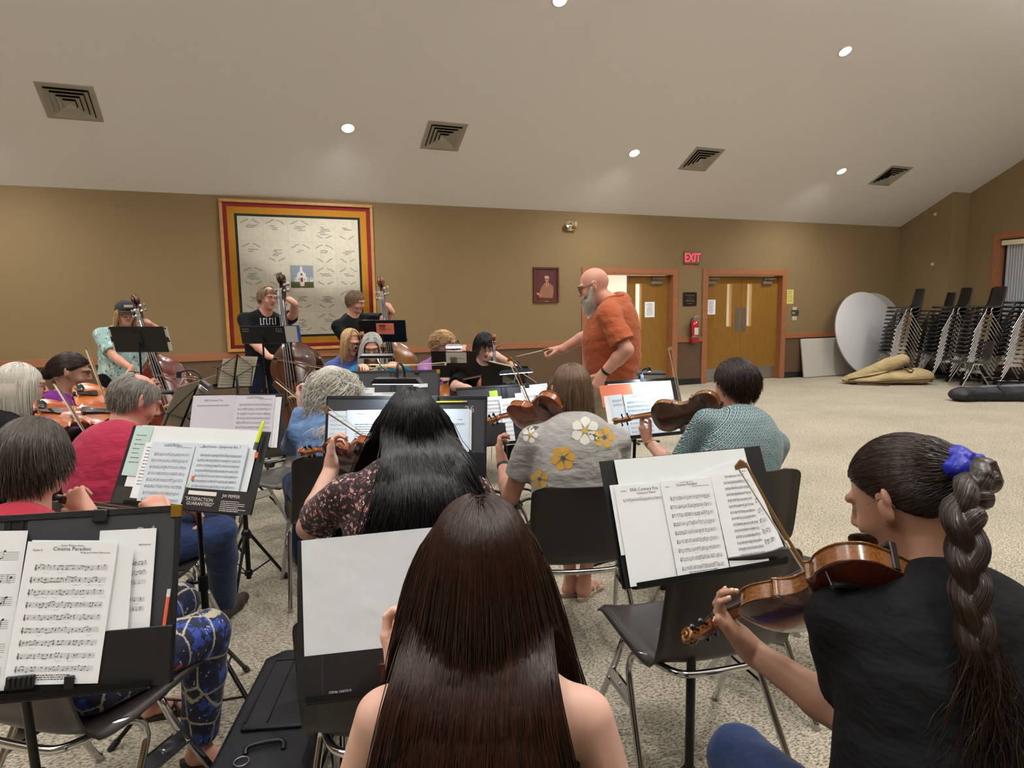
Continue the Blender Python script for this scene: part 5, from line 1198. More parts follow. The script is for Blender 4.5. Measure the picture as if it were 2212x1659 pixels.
# papers taped to the doors and wall
def notice(name, label, px0, py0, px1, py1, m, rows=9, y=None, title=None):
    yy = y or WALLY; A_ = aty(px0, py1, yy); B_ = aty(px1, py0, yy); t = thing(name, label, 'notice', (A_.x, yy-.001, A_.z)); W_, H_ = B_.x-A_.x, B_.z-A_.z
    mb = MB(); mb.box((0, -.0015, 0), (W_, 0, H_)); mb.build('paper', m, t); mb = MB(); textrows(mb, FR(0, H_*.85) @ Matrix.Translation((0, 0, -.0108)), W_*.14, W_*.86, 0, rows, H_*.8/rows, H_*.045, px0, 0, True); mb.build('print', inkm, t)
notice('door_notice', 'white printed notice taped to the oak door behind the man in orange', 1392.5, 652, 1414, 685.5, paperm, y=yd-.001)
notice('door_notice', 'white printed notice taped to the left leaf of the double door', 1526, 647.5, 1545.5, 679.5, paperm, y=yd-.001)
notice('wall_notice', 'pale yellow notice on the wall right of the double door', 1697.5, 625.5, 1714.5, 656.5, mat('yellow_paper', 'c9bf62', .8), 5)
notice('wall_note', 'small pink note taped above the light switches', 1712, 663, 1721, 669.5, mat('pink_paper', 'cfae9c', .8), 1)
notice('wall_note', 'small white note taped below the light switches', 1711, 683, 1721, 691.5, mat('offwhite_paper', 'c9bdb0', .8), 2)
a, b, c, d = wallbox(1709, 670, 1725, 682); t = thing('switch_plate', 'steel plate of four light switches right of the double door', 'light switch', (a, WF, b)); W_, H_ = c-a, d-b
mb = MB(); mb.bbox((0, -.006, 0), (W_, -.0005, H_), .002); mb.build('plate', mat('plate_steel', '6e6a62', .4, .6), t)
for k in range(4): mb = MB(); mb.bbox((W_*(.14+.21*k), -.018, H_*.35), (W_*(.21+.21*k), -.006, H_*.65), .002); mb.build('toggle', mat('toggle_light', 'c9c2b4' if k < 2 else '2a2826', .5), t)
for k, (px, py, sz) in enumerate(((2020.5, 463, .05), (2014.5, 570.5, .06))):
    d_ = ray(px, py); q = CAM+d_*(XR1/d_.x); t = thing('wall_sensor', ('upper', 'lower')[k]+' small white plate on the side wall above the chair stacks', 'wall plate', (XR1-.0005, q.y, q.z))
    mb = MB(); mb.bbox((-.012, -.03, -sz/2), (-.001, .03, sz/2), .002); mb.build('cover', mat('plate_white', 'd3c7b2', .5), t); mb = MB(); mb.ball((-.012, 0, 0), (.004, .012, .012), 8); mb.build('button', mat('plate_button', 'b8ab94', .5), t)

# ------------------------------------------------------------------ stored furniture on the right
tabm = mat('table_grey', 'b9b4ab', .5, bump=(200, O1, .15, .0005)); tabl = mat('table_pale', 'c4c4c6', .45, bump=(200, O1, .15, .0005)); tabe = mat('table_edge', '8f8c84', .5)
def lean(name, label, px, pybot, w, h, round_, th, m, ytop=WALLY-.03, tilt=None, off=0.0):
    """leans on the back wall; px, pybot where its lower edge meets the floor"""
    b = atz(px, pybot, 0); a = tilt or 14; a = math.radians(a); y = ytop-h*math.sin(a)-off
    t = thing(name, label, 'table', (b.x, y, .0)); t.rotation_euler = (-a, 0, 0); mb = MB()
    if round_:
        R = h/2; T = Matrix.Translation((0, 0, R)) @ Matrix.Rotation(PI/2, 4, 'X')
        mb.lathe([(.001, th), (R-.012, th), (R, th-.008), (R, .008), (R-.012, 0), (.001, 0)], 72, 0, T); mb.build('tabletop', m, t)
        mb = MB(); mb.lathe([(R+.001, th-.012), (R+.003, th*.5), (R+.001, .010)], 72, 0, T); mb.build('edge_band', tabe, t)
    else:
        mb.bbox((0, -th, 0), (w, 0, h), .012); mb.build('tabletop', m, t); mb = MB(); mb.box((.01, -.004, .01), (w-.01, .012, h-.01)); mb.build('edge_band', tabe, t)
    mb = MB(); mb.tube([(0 if round_ else w*.2, .03, h*.25), (0 if round_ else w*.2, .03, h*.75)], .012, 8); mb.tube([(.25 if round_ else w*.8, .03, h*.25), (.25 if round_ else w*.8, .03, h*.75)], .012, 8); mb.build('folded_leg', blackmet, t)
    return t
pt = aty(1720, 732); lean('folding_table', 'pale grey rectangular folding table on its side against the wall, right of the double door', 1724, 815, 1.52, .80, False, .045, tabm, tilt=9)
pr = atz(1862, 808)
lean('round_table', 'large pale round folding table leaning on the wall, in front of the other one', 1822, 806, 0, 1.78, True, .045, tabl, tilt=13, off=.16)
lean('round_table', 'large pale round folding table mostly hidden behind the first, nearer the corner', 1862, 804, 0, 1.74, True, .045, mat('table_pale_grey', 'adaba9', .5), tilt=9, off=.02)

def stack(idx, where, px, D, n, z=.12, face=80, m=blkshell, tops=True):
    p = at(px, 800, D); rz = math.radians(face)-YAW
    order = ['bottom', 'second', 'third', 'fourth', 'fifth', 'sixth', 'seventh', 'eighth', 'ninth', 'tenth', 'eleventh', 'twelfth', 'thirteenth', 'fourteenth', 'fifteenth']
    fw = Vector((-math.sin(rz), math.cos(rz), 0))
    dz = .0775
    for k in range(n):
        lab = ('topmost' if k == n-1 else order[k]+('' if k == 0 else ' up'))+' black shell chair in the '+where
        chair(lab, (p.x-fw.x*.011*k, p.y-fw.y*.011*k), rz, m, 'stacked chairs', z+dz*k)
    t = thing('chair_dolly', 'black wheeled dolly under the '+where, 'dolly', (p.x, p.y, 0), rz); mb = MB()
    for s in (-1, 1): mb.bbox((s*.27-.02, -.30, .085), (s*.27+.02, .30, z-.001), .003); 
    for s in (-1, 0, 1): mb.bbox((-.27, s*.26-.015, .088), (.27, s*.26+.015, .105), .003)
    mb.build('frame', blackmet, t)
    for x in (-.27, .27):
        for y in (-.27, .27):
            mb = MB(); mb.cyl((x-.012, y, .036), (x+.012, y, .036), .035); mb.box((x-.02, y-.015, .04), (x-.014, y+.015, .088)); mb.box((x+.014, y-.015, .04), (x+.02, y+.015, .088)); mb.build('caster', blackm, t)
stack(0, 'stack nearest the round tables', 1932, 13.0, 12)
stack(1, 'rear stack between the two left front stacks', 2000, 13.3, 11, face=76)
stack(2, 'second front stack from the left', 2030, 12.6, 12)
stack(3, 'rear stack behind the third front stack', 2092, 12.75, 12, face=76)
stack(4, 'stack right behind the single chair', 2098, 12.0, 12, m=shellm)
stack(5, 'stack by the window blind', 2182, 11.6, 13, face=74)
chair_pos = atz(2092, 834)
chair('single brown shell chair standing alone in front of the chair stacks', (chair_pos.x, chair_pos.y), math.radians(80)-YAW, shellm)

# gig bags on the floor
canvas = mat('canvas_tan', 'a8946a', .85, bump=(12, (1, 1, 2), .7, .03), noise=(5, 3, O1, .12)); brownedge = mat('canvas_piping', '4a3626', .7)
def bagmesh(name, fn, vox, m, parent, label=None):
    S = Sdf(); fn(S); v, f = S.mesh(vox, lambda P: .006*hash_noise(P, 14, 3)+.003*hash_noise(P, 34, 6)); return obj(name, npmesh(name, v, f), parent, m, label)
p = atz(1915, 829); t = thing('gig_bag', 'empty tan canvas double bass bag slumped on the carpet before the chair stacks', 'bag', (p.x, p.y, 0), -YAW-math.radians(8))
bagmesh('bag_body', lambda S: (S.el((.12, .02, .13), (.62, .30, .13), k=.05), S.el((-.35, 0, .08), (.45, .26, .09), k=.06), S.el((.50, .0, .15), (.30, .26, .15), k=.06), S.plane((0, 0, .003), (0, 0, -1))), .012, canvas, t)
bagmesh('bag_neck', lambda S: (S.rc((-.62, -.02, .10), (.05, .03, .36), .09, .13, .04), S.rc((.05, .03, .36), (.26, .02, .44), .13, .12, .05), S.el((-.64, 0, .09), (.12, .16, .085), k=.05), S.plane((0, 0, .003), (0, 0, -1))), .012, canvas, t)
mb = MB(); mb.tube([(-.78, .0, .05), (-.70, -.16, .10), (-.55, -.20, .14), (-.2, -.18, .20), (.1, -.14, .30), (.30, -.10, .40)], .012, 8, 0, True, True, 4); mb.tube([(-.72, -.18, .05), (-.3, -.27, .07), (.2, -.30, .10), (.7, -.24, .12), (.79, -.05, .14)], .010, 8, 0, True, True, 4); mb.build('piping', brownedge, t)
mb = MB(); mb.tube([(.20, -.14, .32), (.32, -.20, .24), (.40, -.12, .27), (.30, -.05, .34)], .014, 6, 0, True, True, 4); mb.tube([(-.6, -.24, .02), (-.3, -.32, .015), (-.1, -.36, .012)], .012, 6, 0, True, True, 3); mb.build('strap', brownedge, t)
p = atz(2165, 866); t = thing('gig_bag', 'long black and grey padded instrument bag lying on the carpet at the right edge', 'bag', (p.x, p.y, 0), -YAW+math.radians(-4)); nyl = mat('nylon_navy', '14161f', .55, bump=(9, (1, 1, 2), .6, .02)); nylg = mat('nylon_grey', '5c5f68', .6, bump=(14, (3, 1, 1), .8, .03))
bagmesh('bag_body', lambda S: (S.rc((-.60, 0, .10), (.9, .0, .10), .11, .13, .03), S.el((-.62, 0, .10), (.16, .17, .10), k=.05), S.el((.7, .02, .10), (.5, .28, .10), k=.08), S.plane((0, 0, .003), (0, 0, -1))), .01, nyl, t)
bagmesh('bag_top', lambda S: (S.rc((-.25, .07, .17), (.9, .07, .19), .06, .08, .03), S.el((.6, .05, .18), (.45, .20, .06), k=.04)), .01, nylg, t, 'grey top panel')
mb = MB(); mb.tube([(-.02, -.13, .08), (-.10, -.06, .23), (-.02, .06, .26), (.06, .10, .2)], .016, 6, 0, True, True, 4); mb.build('strap', blackm, t)
# small C-shaped table by the conductor, seen past his hip
p = at(1400, 800, 7.2); z_ = p.z-.01; t = thing('side_table', 'small black side table with a bent leg, seen in front of the open oak door', 'table', (p.x, p.y, 0), -YAW)
mb = MB(); mb.bbox((-.175, -.14, z_-.03), (.175, .14, z_), .012); mb.build('tabletop', blackm, t)
mb = MB(); mb.tube([(.1, .0, z_-.02), (-.12, 0, z_-.025), (-.168, 0, z_-.08), (-.17, 0, z_*.5), (-.17, 0, .05), (-.15, 0, .02), (-.12, -.14, .015)], .012, 8, 0, True, True, 4); mb.tube([(-.16, 0, .02), (.14, .0, .015)], .012, 8); mb.tube([(-.12, -.14, .015), (-.12, .14, .015)], .012, 8); mb.build('leg', blackm, t)
# ------------------------------------------------------------------ the players
def pz(px, D, z): p = at(px, 800, D); p.z = z; return p
def alpha(px): return math.degrees(math.atan((px-1106)/FPX))
CHAIRS = []
def sitter(label, rel, hpx, hD, top, headrel, chairlab=None, hz=.535, chairm=shellm, chairoff=0.0, **kw):
    fc = rel-alpha(hpx); hp = pz(hpx, hD, hz); I = person(label, fc, hp, at(*top), True, headrel-alpha(top[0]), **kw)
    if chairlab:
        ph = math.radians(fc)-YAW; fw = Vector((-math.sin(ph), math.cos(ph), 0)); c = hp+fw*(.03+chairoff); chair(chairlab, (c.x, c.y), ph, chairm, 'chairs of the players')
    return I
def stander(label, rel, hpx, hD, top, headrel, hz=.95, **kw): return person(label, rel-alpha(hpx), pz(hpx, hD, hz), at(*top), False, headrel-alpha(top[0]), **kw)
hm_dark = hairmat('hair_dark_brown', '120b08', '3a241a', .34); hm_black = hairmat('hair_black', '060506', '1c191b', .3); hm_brown = hairmat('hair_light_brown', '3f2f22', '85694c', .4); hm_chest = hairmat('hair_chestnut', '130a07', '3c2015', .36)
hm_white = hairmat('hair_white', 'b9b4a6', 'efece2', .45); hm_grey = hairmat('hair_grey', '9c988e', 'd8d5cc', .45); hm_salt = hairmat('hair_salt_pepper', '5a5550', 'a8a29a', .5); hm_saltd = hairmat('hair_grey_brown', '2b2420', '6e635a', .45)
hm_blond = hairmat('hair_blond', 'a17a4a', 'd9b888', .42); hm_sandy = hairmat('hair_sandy', '5e4a38', '9a8266', .5); hm_silver = hairmat('hair_silver', '8f8d88', 'cfcdc8', .42)
denim = fabric('denim_blue', '27385c', .85, sc=120, k=.12); denimd = fabric('denim_dark', '1b2438', .85, sc=120, k=.12); denimw = fabric('denim_washed', '5f7ea6', .85, sc=40, k=.18); khaki = fabric('khaki_cotton', '8d7c63'); blackc = fabric('black_cotton', '0e0f11', .8); blackc2 = fabric('black_knit', '141417', .85)
orange = fabric('orange_pique', 'a65634', .85, sc=200, k=.05); redc = fabric('red_cotton', '9a2440', .85); greyc = fabric('grey_slub', '9d9b97', .85, st=(1, 1, 9), sc=26, k=.12); purplec = fabric('purple_cotton', '6b1f78', .7); lilac = fabric('lilac_fleece', 'a066a8', .9); bluef = fabric('blue_fleece', '4a5c94', .9); tealc = fabric('teal_knit', '0f6c96', .8); whitec = fabric('white_cotton', 'cfcabd', .85); navyc = fabric('navy_cotton', '1c2040', .85); redc2 = fabric('crimson_cotton', 'a02438', .85)
brownshoe = mat('brown_shoe', '3a2a20', .6); shoeblk = mat('black_shoe', '121110', .45)
def voromat(name, base, cols, scale, rough=.8, rnd_=1.0, dist=.38, coordscale=(1, 1, 1), edge=None):
    """dark cloth strewn with small coloured flowers"""
    m = mat(name, base, rough, sheen=.1, bump=(9, (1, 1, 2.2), .5, .03)); nt = m.node_tree; b = nt.nodes['Principled BSDF']; tc = nt.nodes.new('ShaderNodeTexCoord'); prev = None
    for i, (c, s, th) in enumerate(cols):
        mp = nt.nodes.new('ShaderNodeMapping'); mp.inputs['Scale'].default_value = coordscale; mp.inputs['Location'].default_value = (i*.37, i*.21, i*.5); nt.links.new(tc.outputs['Object'], mp.inputs[0])
        n = nt.nodes.new('ShaderNodeTexNoise'); n.inputs['Scale'].default_value = s*2.2; n.inputs['Detail'].default_value = 1; nt.links.new(mp.outputs[0], n.inputs[0])
        av = nt.nodes.new('ShaderNodeVectorMath'); av.operation = 'MULTIPLY_ADD'; av.inputs[1].default_value = (.9/s,)*3; nt.links.new(n.outputs[1], av.inputs[0]); nt.links.new(mp.outputs[0], av.inputs[2])
        v = nt.nodes.new('ShaderNodeTexVoronoi'); v.inputs['Scale'].default_value = s; v.inputs['Randomness'].default_value = rnd_; nt.links.new(av.outputs[0], v.inputs[0])
        lt = nt.nodes.new('ShaderNodeMath'); lt.operation = 'LESS_THAN'; lt.inputs[1].default_value = th; nt.links.new(v.outputs['Distance'], lt.inputs[0])
        mx = nt.nodes.new('ShaderNodeMix'); mx.data_type = 'RGBA'; nt.links.new(lt.outputs[0], mx.inputs[0]); mx.inputs[7].default_value = lin(c)
        if prev is None: mx.inputs[6].default_value = lin(base)
        else: nt.links.new(prev, mx.inputs[6])
        prev = mx.outputs[2]
    if edge:
        mp = nt.nodes.new('ShaderNodeMapping'); mp.inputs['Scale'].default_value = coordscale; nt.links.new(tc.outputs['Object'], mp.inputs[0]); v = nt.nodes.new('ShaderNodeTexVoronoi'); v.feature = 'DISTANCE_TO_EDGE'; v.inputs['Scale'].default_value = edge[1]; v.inputs['Randomness'].default_value = .35; nt.links.new(mp.outputs[0], v.inputs[0])
        n = nt.nodes.new('ShaderNodeTexNoise'); n.inputs['Scale'].default_value = 160; nt.links.new(tc.outputs['Object'], n.inputs[0]); ad = nt.nodes.new('ShaderNodeMath'); ad.operation = 'MULTIPLY_ADD'; ad.inputs[1].default_value = .08; nt.links.new(n.outputs[0], ad.inputs[0]); nt.links.new(v.outputs['Distance'], ad.inputs[2])
        lt = nt.nodes.new('ShaderNodeMath'); lt.operation = 'LESS_THAN'; lt.inputs[1].default_value = edge[2]; nt.links.new(ad.outputs[0], lt.inputs[0]); mx = nt.nodes.new('ShaderNodeMix'); mx.data_type = 'RGBA'; nt.links.new(lt.outputs[0], mx.inputs[0]); mx.inputs[7].default_value = lin(edge[0]); nt.links.new(prev, mx.inputs[6]); prev = mx.outputs[2]
    nt.links.new(prev, b.inputs['Base Color']); return m
floral = voromat('dark_floral', '17090d', [('3c1d24', 80, .30), ('7a4a4c', 62, .34), ('b98a84', 44, .30), ('e0cdc0', 44, .17), ('c98f5e', 44, .06)], 40)
def tilemat(name):        # small teal, white and dark lattice print
    m = mat(name, '8fb0b2', .7, sheen=.1, bump=(9, (1, 1, 2), .5, .03)); nt = m.node_tree; b = nt.nodes['Principled BSDF']; tc = nt.nodes.new('ShaderNodeTexCoord'); mp = nt.nodes.new('ShaderNodeMapping'); mp.inputs['Rotation'].default_value = (0, math.radians(45), math.radians(0)); mp.inputs['Scale'].default_value = (55, 55, 55)
    nt.links.new(tc.outputs['Object'], mp.inputs[0]); sep = nt.nodes.new('ShaderNodeSeparateXYZ'); nt.links.new(mp.outputs[0], sep.inputs[0])
    def mth(op, a, b_=None, c=None):
        n = nt.nodes.new('ShaderNodeMath'); n.operation = op
        for i, x in enumerate((a, b_, c)):
            if x is None: continue
            if isinstance(x, (int, float)): n.inputs[i].default_value = x
            else: nt.links.new(x, n.inputs[i])
        return n.outputs[0]
    sx = mth('PINGPONG', sep.outputs[0], .5); sz = mth('PINGPONG', sep.outputs[2], .5); r = mth('SQRT', mth('ADD', mth('MULTIPLY', sx, sx), mth('MULTIPLY', sz, sz)))
    line = mth('MAXIMUM', mth('GREATER_THAN', sx, .42), mth('GREATER_THAN', sz, .42)); dot = mth('LESS_THAN', r, .2); ring = mth('LESS_THAN', r, .33)
    cur = None
    def mix(f, c0, c1):
        mx = nt.nodes.new('ShaderNodeMix'); mx.data_type = 'RGBA'; nt.links.new(f, mx.inputs[0]); mx.inputs[7].default_value = lin(c1)
        if isinstance(c0, str): mx.inputs[6].default_value = lin(c0)
        else: nt.links.new(c0, mx.inputs[6])
        return mx.outputs[2]
    c = mix(ring, 'a9bcc0', '17262e'); c = mix(dot, c, '3f8a88'); c = mix(line, c, '1a2228'); nt.links.new(c, b.inputs['Base Color']); return m
tealprint = tilemat('teal_lattice_print')
ikat = voromat('ikat_blue', '11183a', [('2a4698', 22, .40), ('11183a', 40, .30), ('a8a8bc', 48, .16), ('b03038', 12, .12)], 10, coordscale=(1, 1, .62), edge=('a9a48e', 13, .075)); tiedye = voromat('tie_dye', '8fb0ac', [('c2cfc6', 12, .35), ('4c5a50', 16, .22), ('2a2f2c', 24, .16)], 10)

VH = cv(-.4, .2, 1)      # a left hand coming up to a violin neck
def lhand(d=(-.35, .25, 1), p=(.6, .1, .2), **k): return dict(dir=cv(*d), palm=cv(*p), curl=k.pop('curl', ((18, 50, 50), (22, 55, 50), (28, 58, 50), (36, 60, 50))), thumb=k.pop('thumb', (.9, .35, .5)), **k)
def rhand(d=(.2, .4, -.5), p=(0, .2, -1), **k): return dict(dir=cv(*d), palm=cv(*p), curl=k.pop('curl', (32, 38, 42, 45)), **k)
def hairall(I, m, style, n, w, length, vox=None, **kw): return hair_object(I['root'], 'hair', m, I['o'], I['R'], I['k'], style, vox or max(I['vox'], .005), kw.pop('cols', cols_of(I)), n=n, w=w, length=length, **kw)
QUICK = 1.0

# front centre: long chestnut hair, seen from behind
I = sitter('person from behind with long dark chestnut hair over bare shoulders, nearest the camera', -6, 1030, 1.02, (1035, 1085, 1.13), 6, 'black shell chair under the long-haired player nearest the camera', vox=.0035, k=.98, skin='pale',
           lw=at(866, 1452, 1.30), lhand=lhand((-.3, .4, 1), (.5, -.1, .3)), rw=at(1290, 1850, 1.22), rhand=rhand((.1, .5, -.4)), shirt=('camisole', blackc), straps=True, sleeve=.02, neckcut=.05, loose=.006, trousers=('trousers', blackc), shoes=shoeblk, w=.95, shirtnoise=0, hunch=.02, swide=1.12)
mb = MB()
for s in (-1, 1):
    sh = I['nb']-I['u']*.03+I['fx']*s*.095; mb.tube([I['ch']+I['fx']*s*.085-I['fy']*.118-I['u']*.0, sh-I['fy']*.075-I['u']*.02, sh+I['fy']*.0+I['u']*.012, sh+I['fy']*.07-I['u']*.03, I['ch']+I['fx']*s*.085+I['fy']*.105], .0065, 8, 0, True, True, 4)
mb.build('camisole_strap', blackc, I['root'])
def curtain(I, half, zlow, r0=.019, back=.082):
    def f(S):
        o, R, nb, fy, u, ch, mid = I['o'], I['R'], I['nb'], I['fy'], I['u'], I['ch'], I['mid']; S.el(o+R @ Vector((0, -.040, -.035)), (.086, .066, .10), None, .03)
        for x in np.linspace(-half, half, 5):
            fx = I['fx']; a = o+R @ Vector((x*.5, -.070, -.05)); b = nb-fy*.055+fx*x*.7-u*.01; c = ch-fy*back+fx*x; d = Vector((mid.x+x, mid.y-back*.9, zlow)); S.rc(a, b, r0, r0, .03); S.rc(b, c, r0, r0, .03); S.rc(c, d, r0, r0*.5, .03)
    return f
def cols_back(I, pad=.022):
    c = cols_of(I, .012); e_ = pad-.022; c[2] = (c[2][0], c[2][1], .105+pad, .105+pad); c[3] = (c[3][0], c[3][1], .10+pad, .10+pad)
    c.append((A3(I['nb']-I['u']*.025-I['fx']*.05), A3(I['nb']-I['u']*.025+I['fx']*.05), .106+e_, .106+e_)); c.append((A3(I['nb']-I['u']*.06-I['fx']*.08), A3(I['nb']-I['u']*.06+I['fx']*.08), .122+e_, .122+e_))
    for x in (-.085, 0, .085): c.append((A3(I['nb']-I['u']*(.075+abs(x)*.3)+I['fx']*x), A3(I['mid']+I['fx']*x), .098+pad, .10+pad))
    return c
hairall(I, hm_chest, 'long', 13000, .0010, .74, cols=cols_back(I), extra=curtain(I, .10, .50), steps=30, noise=.10, seed=4, basecut=False, hl=(-.3, 1.0), puff=2.0, fan=.20)
P_FRONT = I
# front right: ponytail braid, black tee
I = sitter('person from behind in black t-shirt with a long braid and blue scrunchie, playing violin', 27, 2120, .98, (1962, 950, 1.24), 66, 'black shell chair under the player with the braid', vox=.003, k=1.03, skin='tan', pitch=-27,
           lw=at(1622, 1404, 1.40), lhand=dict(dir=cv(-.55, .12, .66), palm=cv(.45, -.15, .45), curl=((8, 45, 50), (14, 48, 50), (20, 52, 50), (12, 30, 40)), thumb=(.95, .25, -.1), nails=True, spread=.012), lpole=(.45, .15, -1), rw=at(1950, 1540, 1.34), rhand=rhand((-.5, .2, .2)),
           shirt=('t_shirt', blackc), sleeve=.62, trousers=('jeans', denim), shoes=shoeblk, w=1.12, swide=.90, loose=.014, shirtnoise=.0025, armk=.97, knees=(at(1600, 1640, 1.40), None), kneespread=.16)
BR = I; o, R = I['o'], I['R']; tie = o+R @ Vector((0, -.114, .022))
hairall(I, hm_dark, 'tied', 7000, .0007, .3, tie=tie, puff=.6, seed=8, noise=.05)
def braidpts():
    a = tie; out = [tie+R @ Vector((0, .015, 0)), tie+R @ Vector((0, -.035, -.01))]
    for q in ((2082, 1100, 1.06), (2090, 1200, 1.02), (2098, 1300, .99), (2112, 1400, .965), (2122, 1490, .95), (2126, 1570, .94)): out.append(I['l'](at(*q)))
    return catmull(out, 10)
bp = braidpts(); S = Sdf(); m_ = len(bp); acc = 0; rr = random.Random(3); lens = [0]
for i in range(1, m_): lens.append(lens[-1]+(bp[i]-bp[i-1]).length)
TL = lens[-1]; strandpts = [[], [], []]
for i, p in enumerate(bp):
    t = (bp[min(i+1, m_-1)]-bp[max(i-1, 0)]).normalized(); a = t.cross(Vector((0, 1, 0))).normalized(); b_ = a.cross(t); f_ = lens[i]/TL; amp = .017*(1-.35*f_)*min(1, f_*6)
    for k in range(3): ph = lens[i]*34+k*2.0944; strandpts[k].append(p+a*amp*math.sin(ph)*1.15+b_*amp*.6*math.sin(2*ph))
for k in range(3):
    for i in range(m_-1): f_ = lens[i]/TL; r_ = .0195*(1-.45*f_)*(.75+.25*min(1, f_*8)); S.rc(strandpts[k][i], strandpts[k][i+1], r_, r_, .003)
v, f = S.mesh(.0035); Vb = [v]; Fb = [f]; tn = [np.full(len(v), .35)]; roots = []; T = []
r_ = np.random.RandomState(5)
for k in range(3):
    Pk = np.array([list(x) for x in strandpts[k]])
    for j in range(420):
        a0 = r_.rand()*6.28; st = r_.randint(0, m_-16); ln = 15; seg = Pk[st:st+ln]; tt = np.gradient(seg, axis=0); tt /= np.linalg.norm(tt, axis=1, keepdims=True); n1 = np.cross(tt, (0, 1, 0)); n1 /= np.linalg.norm(n1, axis=1, keepdims=True)+1e-9; n2 = np.cross(tt, n1)
        fr = (np.arange(st, st+ln)/m_)[:, None]; rad = .0195*(1-.45*fr)*(.75+.25*np.minimum(1, fr*8))*(1.0+.05*np.sin(np.linspace(0, 3.14, ln)))[:, None]; aa = a0+np.linspace(0, .6, ln)[:, None]; T.append(seg+rad*(n1*np.cos(aa)+n2*np.sin(aa)))
end = bp[-1]
for j in range(2600):
    d = r_.normal(size=3)*.013; n_ = 15; z = np.linspace(0, 1, n_)[:, None]; L_ = .10+.20*r_.rand(); q_ = bp[r_.randint(int(m_*.72), m_)]; s0 = np.array(list(q_))+d; cl_ = r_.randint(0, 9); T.append(s0+z*np.array([d[0]*2.6+.02*math.sin(cl_*2.3), d[1]*1.5, -L_])+np.sin(z*6+cl_)*np.array([.010*math.cos(cl_), .004, 0])+np.sin(z*9+r_.rand()*6)*.003*r_.normal(size=3))
V2, F2, t2 = strandmesh(np.stack(T), .0007, seed=2); nv = len(v); me = npmesh('braid', np.concatenate([v, V2]), np.concatenate([f, F2+nv])); at_ = me.attributes.new('tone', 'FLOAT', 'POINT'); at_.data.foreach_set('value', np.concatenate([np.full(nv, .3), t2]).astype(F4)); obj('braid', me, I['root'], hm_dark)
S = Sdf(); ax = (R @ Vector((0, -1, .2))).normalized(); u1 = ax.orthogonal().normalized(); u2 = ax.cross(u1); ctr = tie+R @ Vector((0, -.012, 0)); pr = None
for i in range(25):
    a = 2*PI*i/24; q = ctr+(u1*math.cos(a)+u2*math.sin(a))*(.030+.006*math.sin(5*a))+ax*.010*math.sin(7*a)
    if pr is not None: S.rc(pr, q, .0155+.004*math.sin(9*a), .0155+.004*math.sin(9*a+.6), .006)
    pr = q
v, f = S.mesh(.003, lambda P: .0022*hash_noise(P, 260, 3)); obj('scrunchie', npmesh('scrunchie', v, f), I['root'], mat('blue_velvet', '0c1c96', .45, bump=(90, O1, .6, .003)))
mb = MB(); mb.tube([HPp for HPp in (I['HP'](-.078, .03, .012), I['HP'](-.085, .0, .017), I['HP'](-.086, -.016, .012), I['HP'](-.085, -.022, -.004))], .0011, 6, 0, True, True, 4); mb.build('glasses', glasswire, I['root'])
# player with the bob and flowered grey tee
I = sitter('person from behind in grey flowered t-shirt with a brown bob, playing violin', 12, 1238, 2.82, (1233, 790, 2.95), 18, 'black shell chair under the player in the flowered grey t-shirt', vox=.004, skin='pink', pitch=-5, w=1.12,
           lw=at(1086, 1000, 3.12), lhand=lhand((-.25, .25, 1), (.75, .0, .1), thumb=(.9, .3, .1)), lpole=(-.25, -.3, -1), rw=at(1252, 1090, 3.16), rhand=rhand((-.4, .1, .1)), shirt=('t_shirt', greyc), sleeve=.62, trousers=('shorts', navyc), pantlen=.12, loose=.016, shirtnoise=.003,
           feet=(pz(1232, 3.33, .085), pz(1262, 3.30, .085)), footdir=(cv(.5, .2), cv(.3, .6)), knees=(pz(1215, 3.25, .50), pz(1285, 3.25, .50)), hem=.60, nbz=.03)
def ex(S, I=I): o, R = I['o'], I['R']; S.el(o+R @ Vector((0, -.035, -.035)), (.097, .085, .10), None, .03)
hairall(I, hm_brown, 'bob', 5000, .0011, .27, cols=[(A3(I['nb']), A3(I['o']-Vector((0, .02, .03))), .062, .075)], extra=ex, steps=14, noise=.06, basecut=False, puff=1.4, seed=5)
def flower(cx, cz, r0, n, M4, rot=0): 
    out = []
    for i in range(n):
        a = rot+2*PI*i/n; pts = []
        for t in range(9): u = t/8; w_ = r0*.36*math.sin(PI*(u**1.5))**.8; pts.append((u, w_))
        P = [Vector((cx+r0*(.18+u*.85)*math.cos(a)-w_*math.sin(a), cz+r0*(.18+u*.85)*math.sin(a)+w_*math.cos(a), 0)) for u, w_ in pts]+[Vector((cx+r0*(.18+u*.85)*math.cos(a)+w_*math.sin(a), cz+r0*(.18+u*.85)*math.sin(a)-w_*math.cos(a), 0)) for u, w_ in pts[-2:0:-1]]
        out.append((P, [tuple(range(len(P)))]))
    return out
def disc(cx, cz, r0, n=12): return [([Vector((cx+r0*math.cos(2*PI*k/n), cz+r0*math.sin(2*PI*k/n), 0)) for k in range(n)], [tuple(range(n))])]
def backM(I, px, py, D):     # local matrix: decal plane behind the person facing the back
    c = I['l'](at(px, py, D)); d = I['l'](at(px, py, D+.3))-c; d.normalize(); z = -d; x = Vector((0, 0, 1)).cross(z).normalized(); y = z.cross(x)
    return Matrix(((x.x, y.x, z.x, c.x), (x.y, y.y, z.y, c.y), (x.z, y.z, z.z, c.z), (0, 0, 0, 1)))
fy_, fw_, fg_ = mat('print_yellow', 'c99a3c', .85), mat('print_white', 'd5d3ca', .85), mat('print_olive', '4e523a', .85)
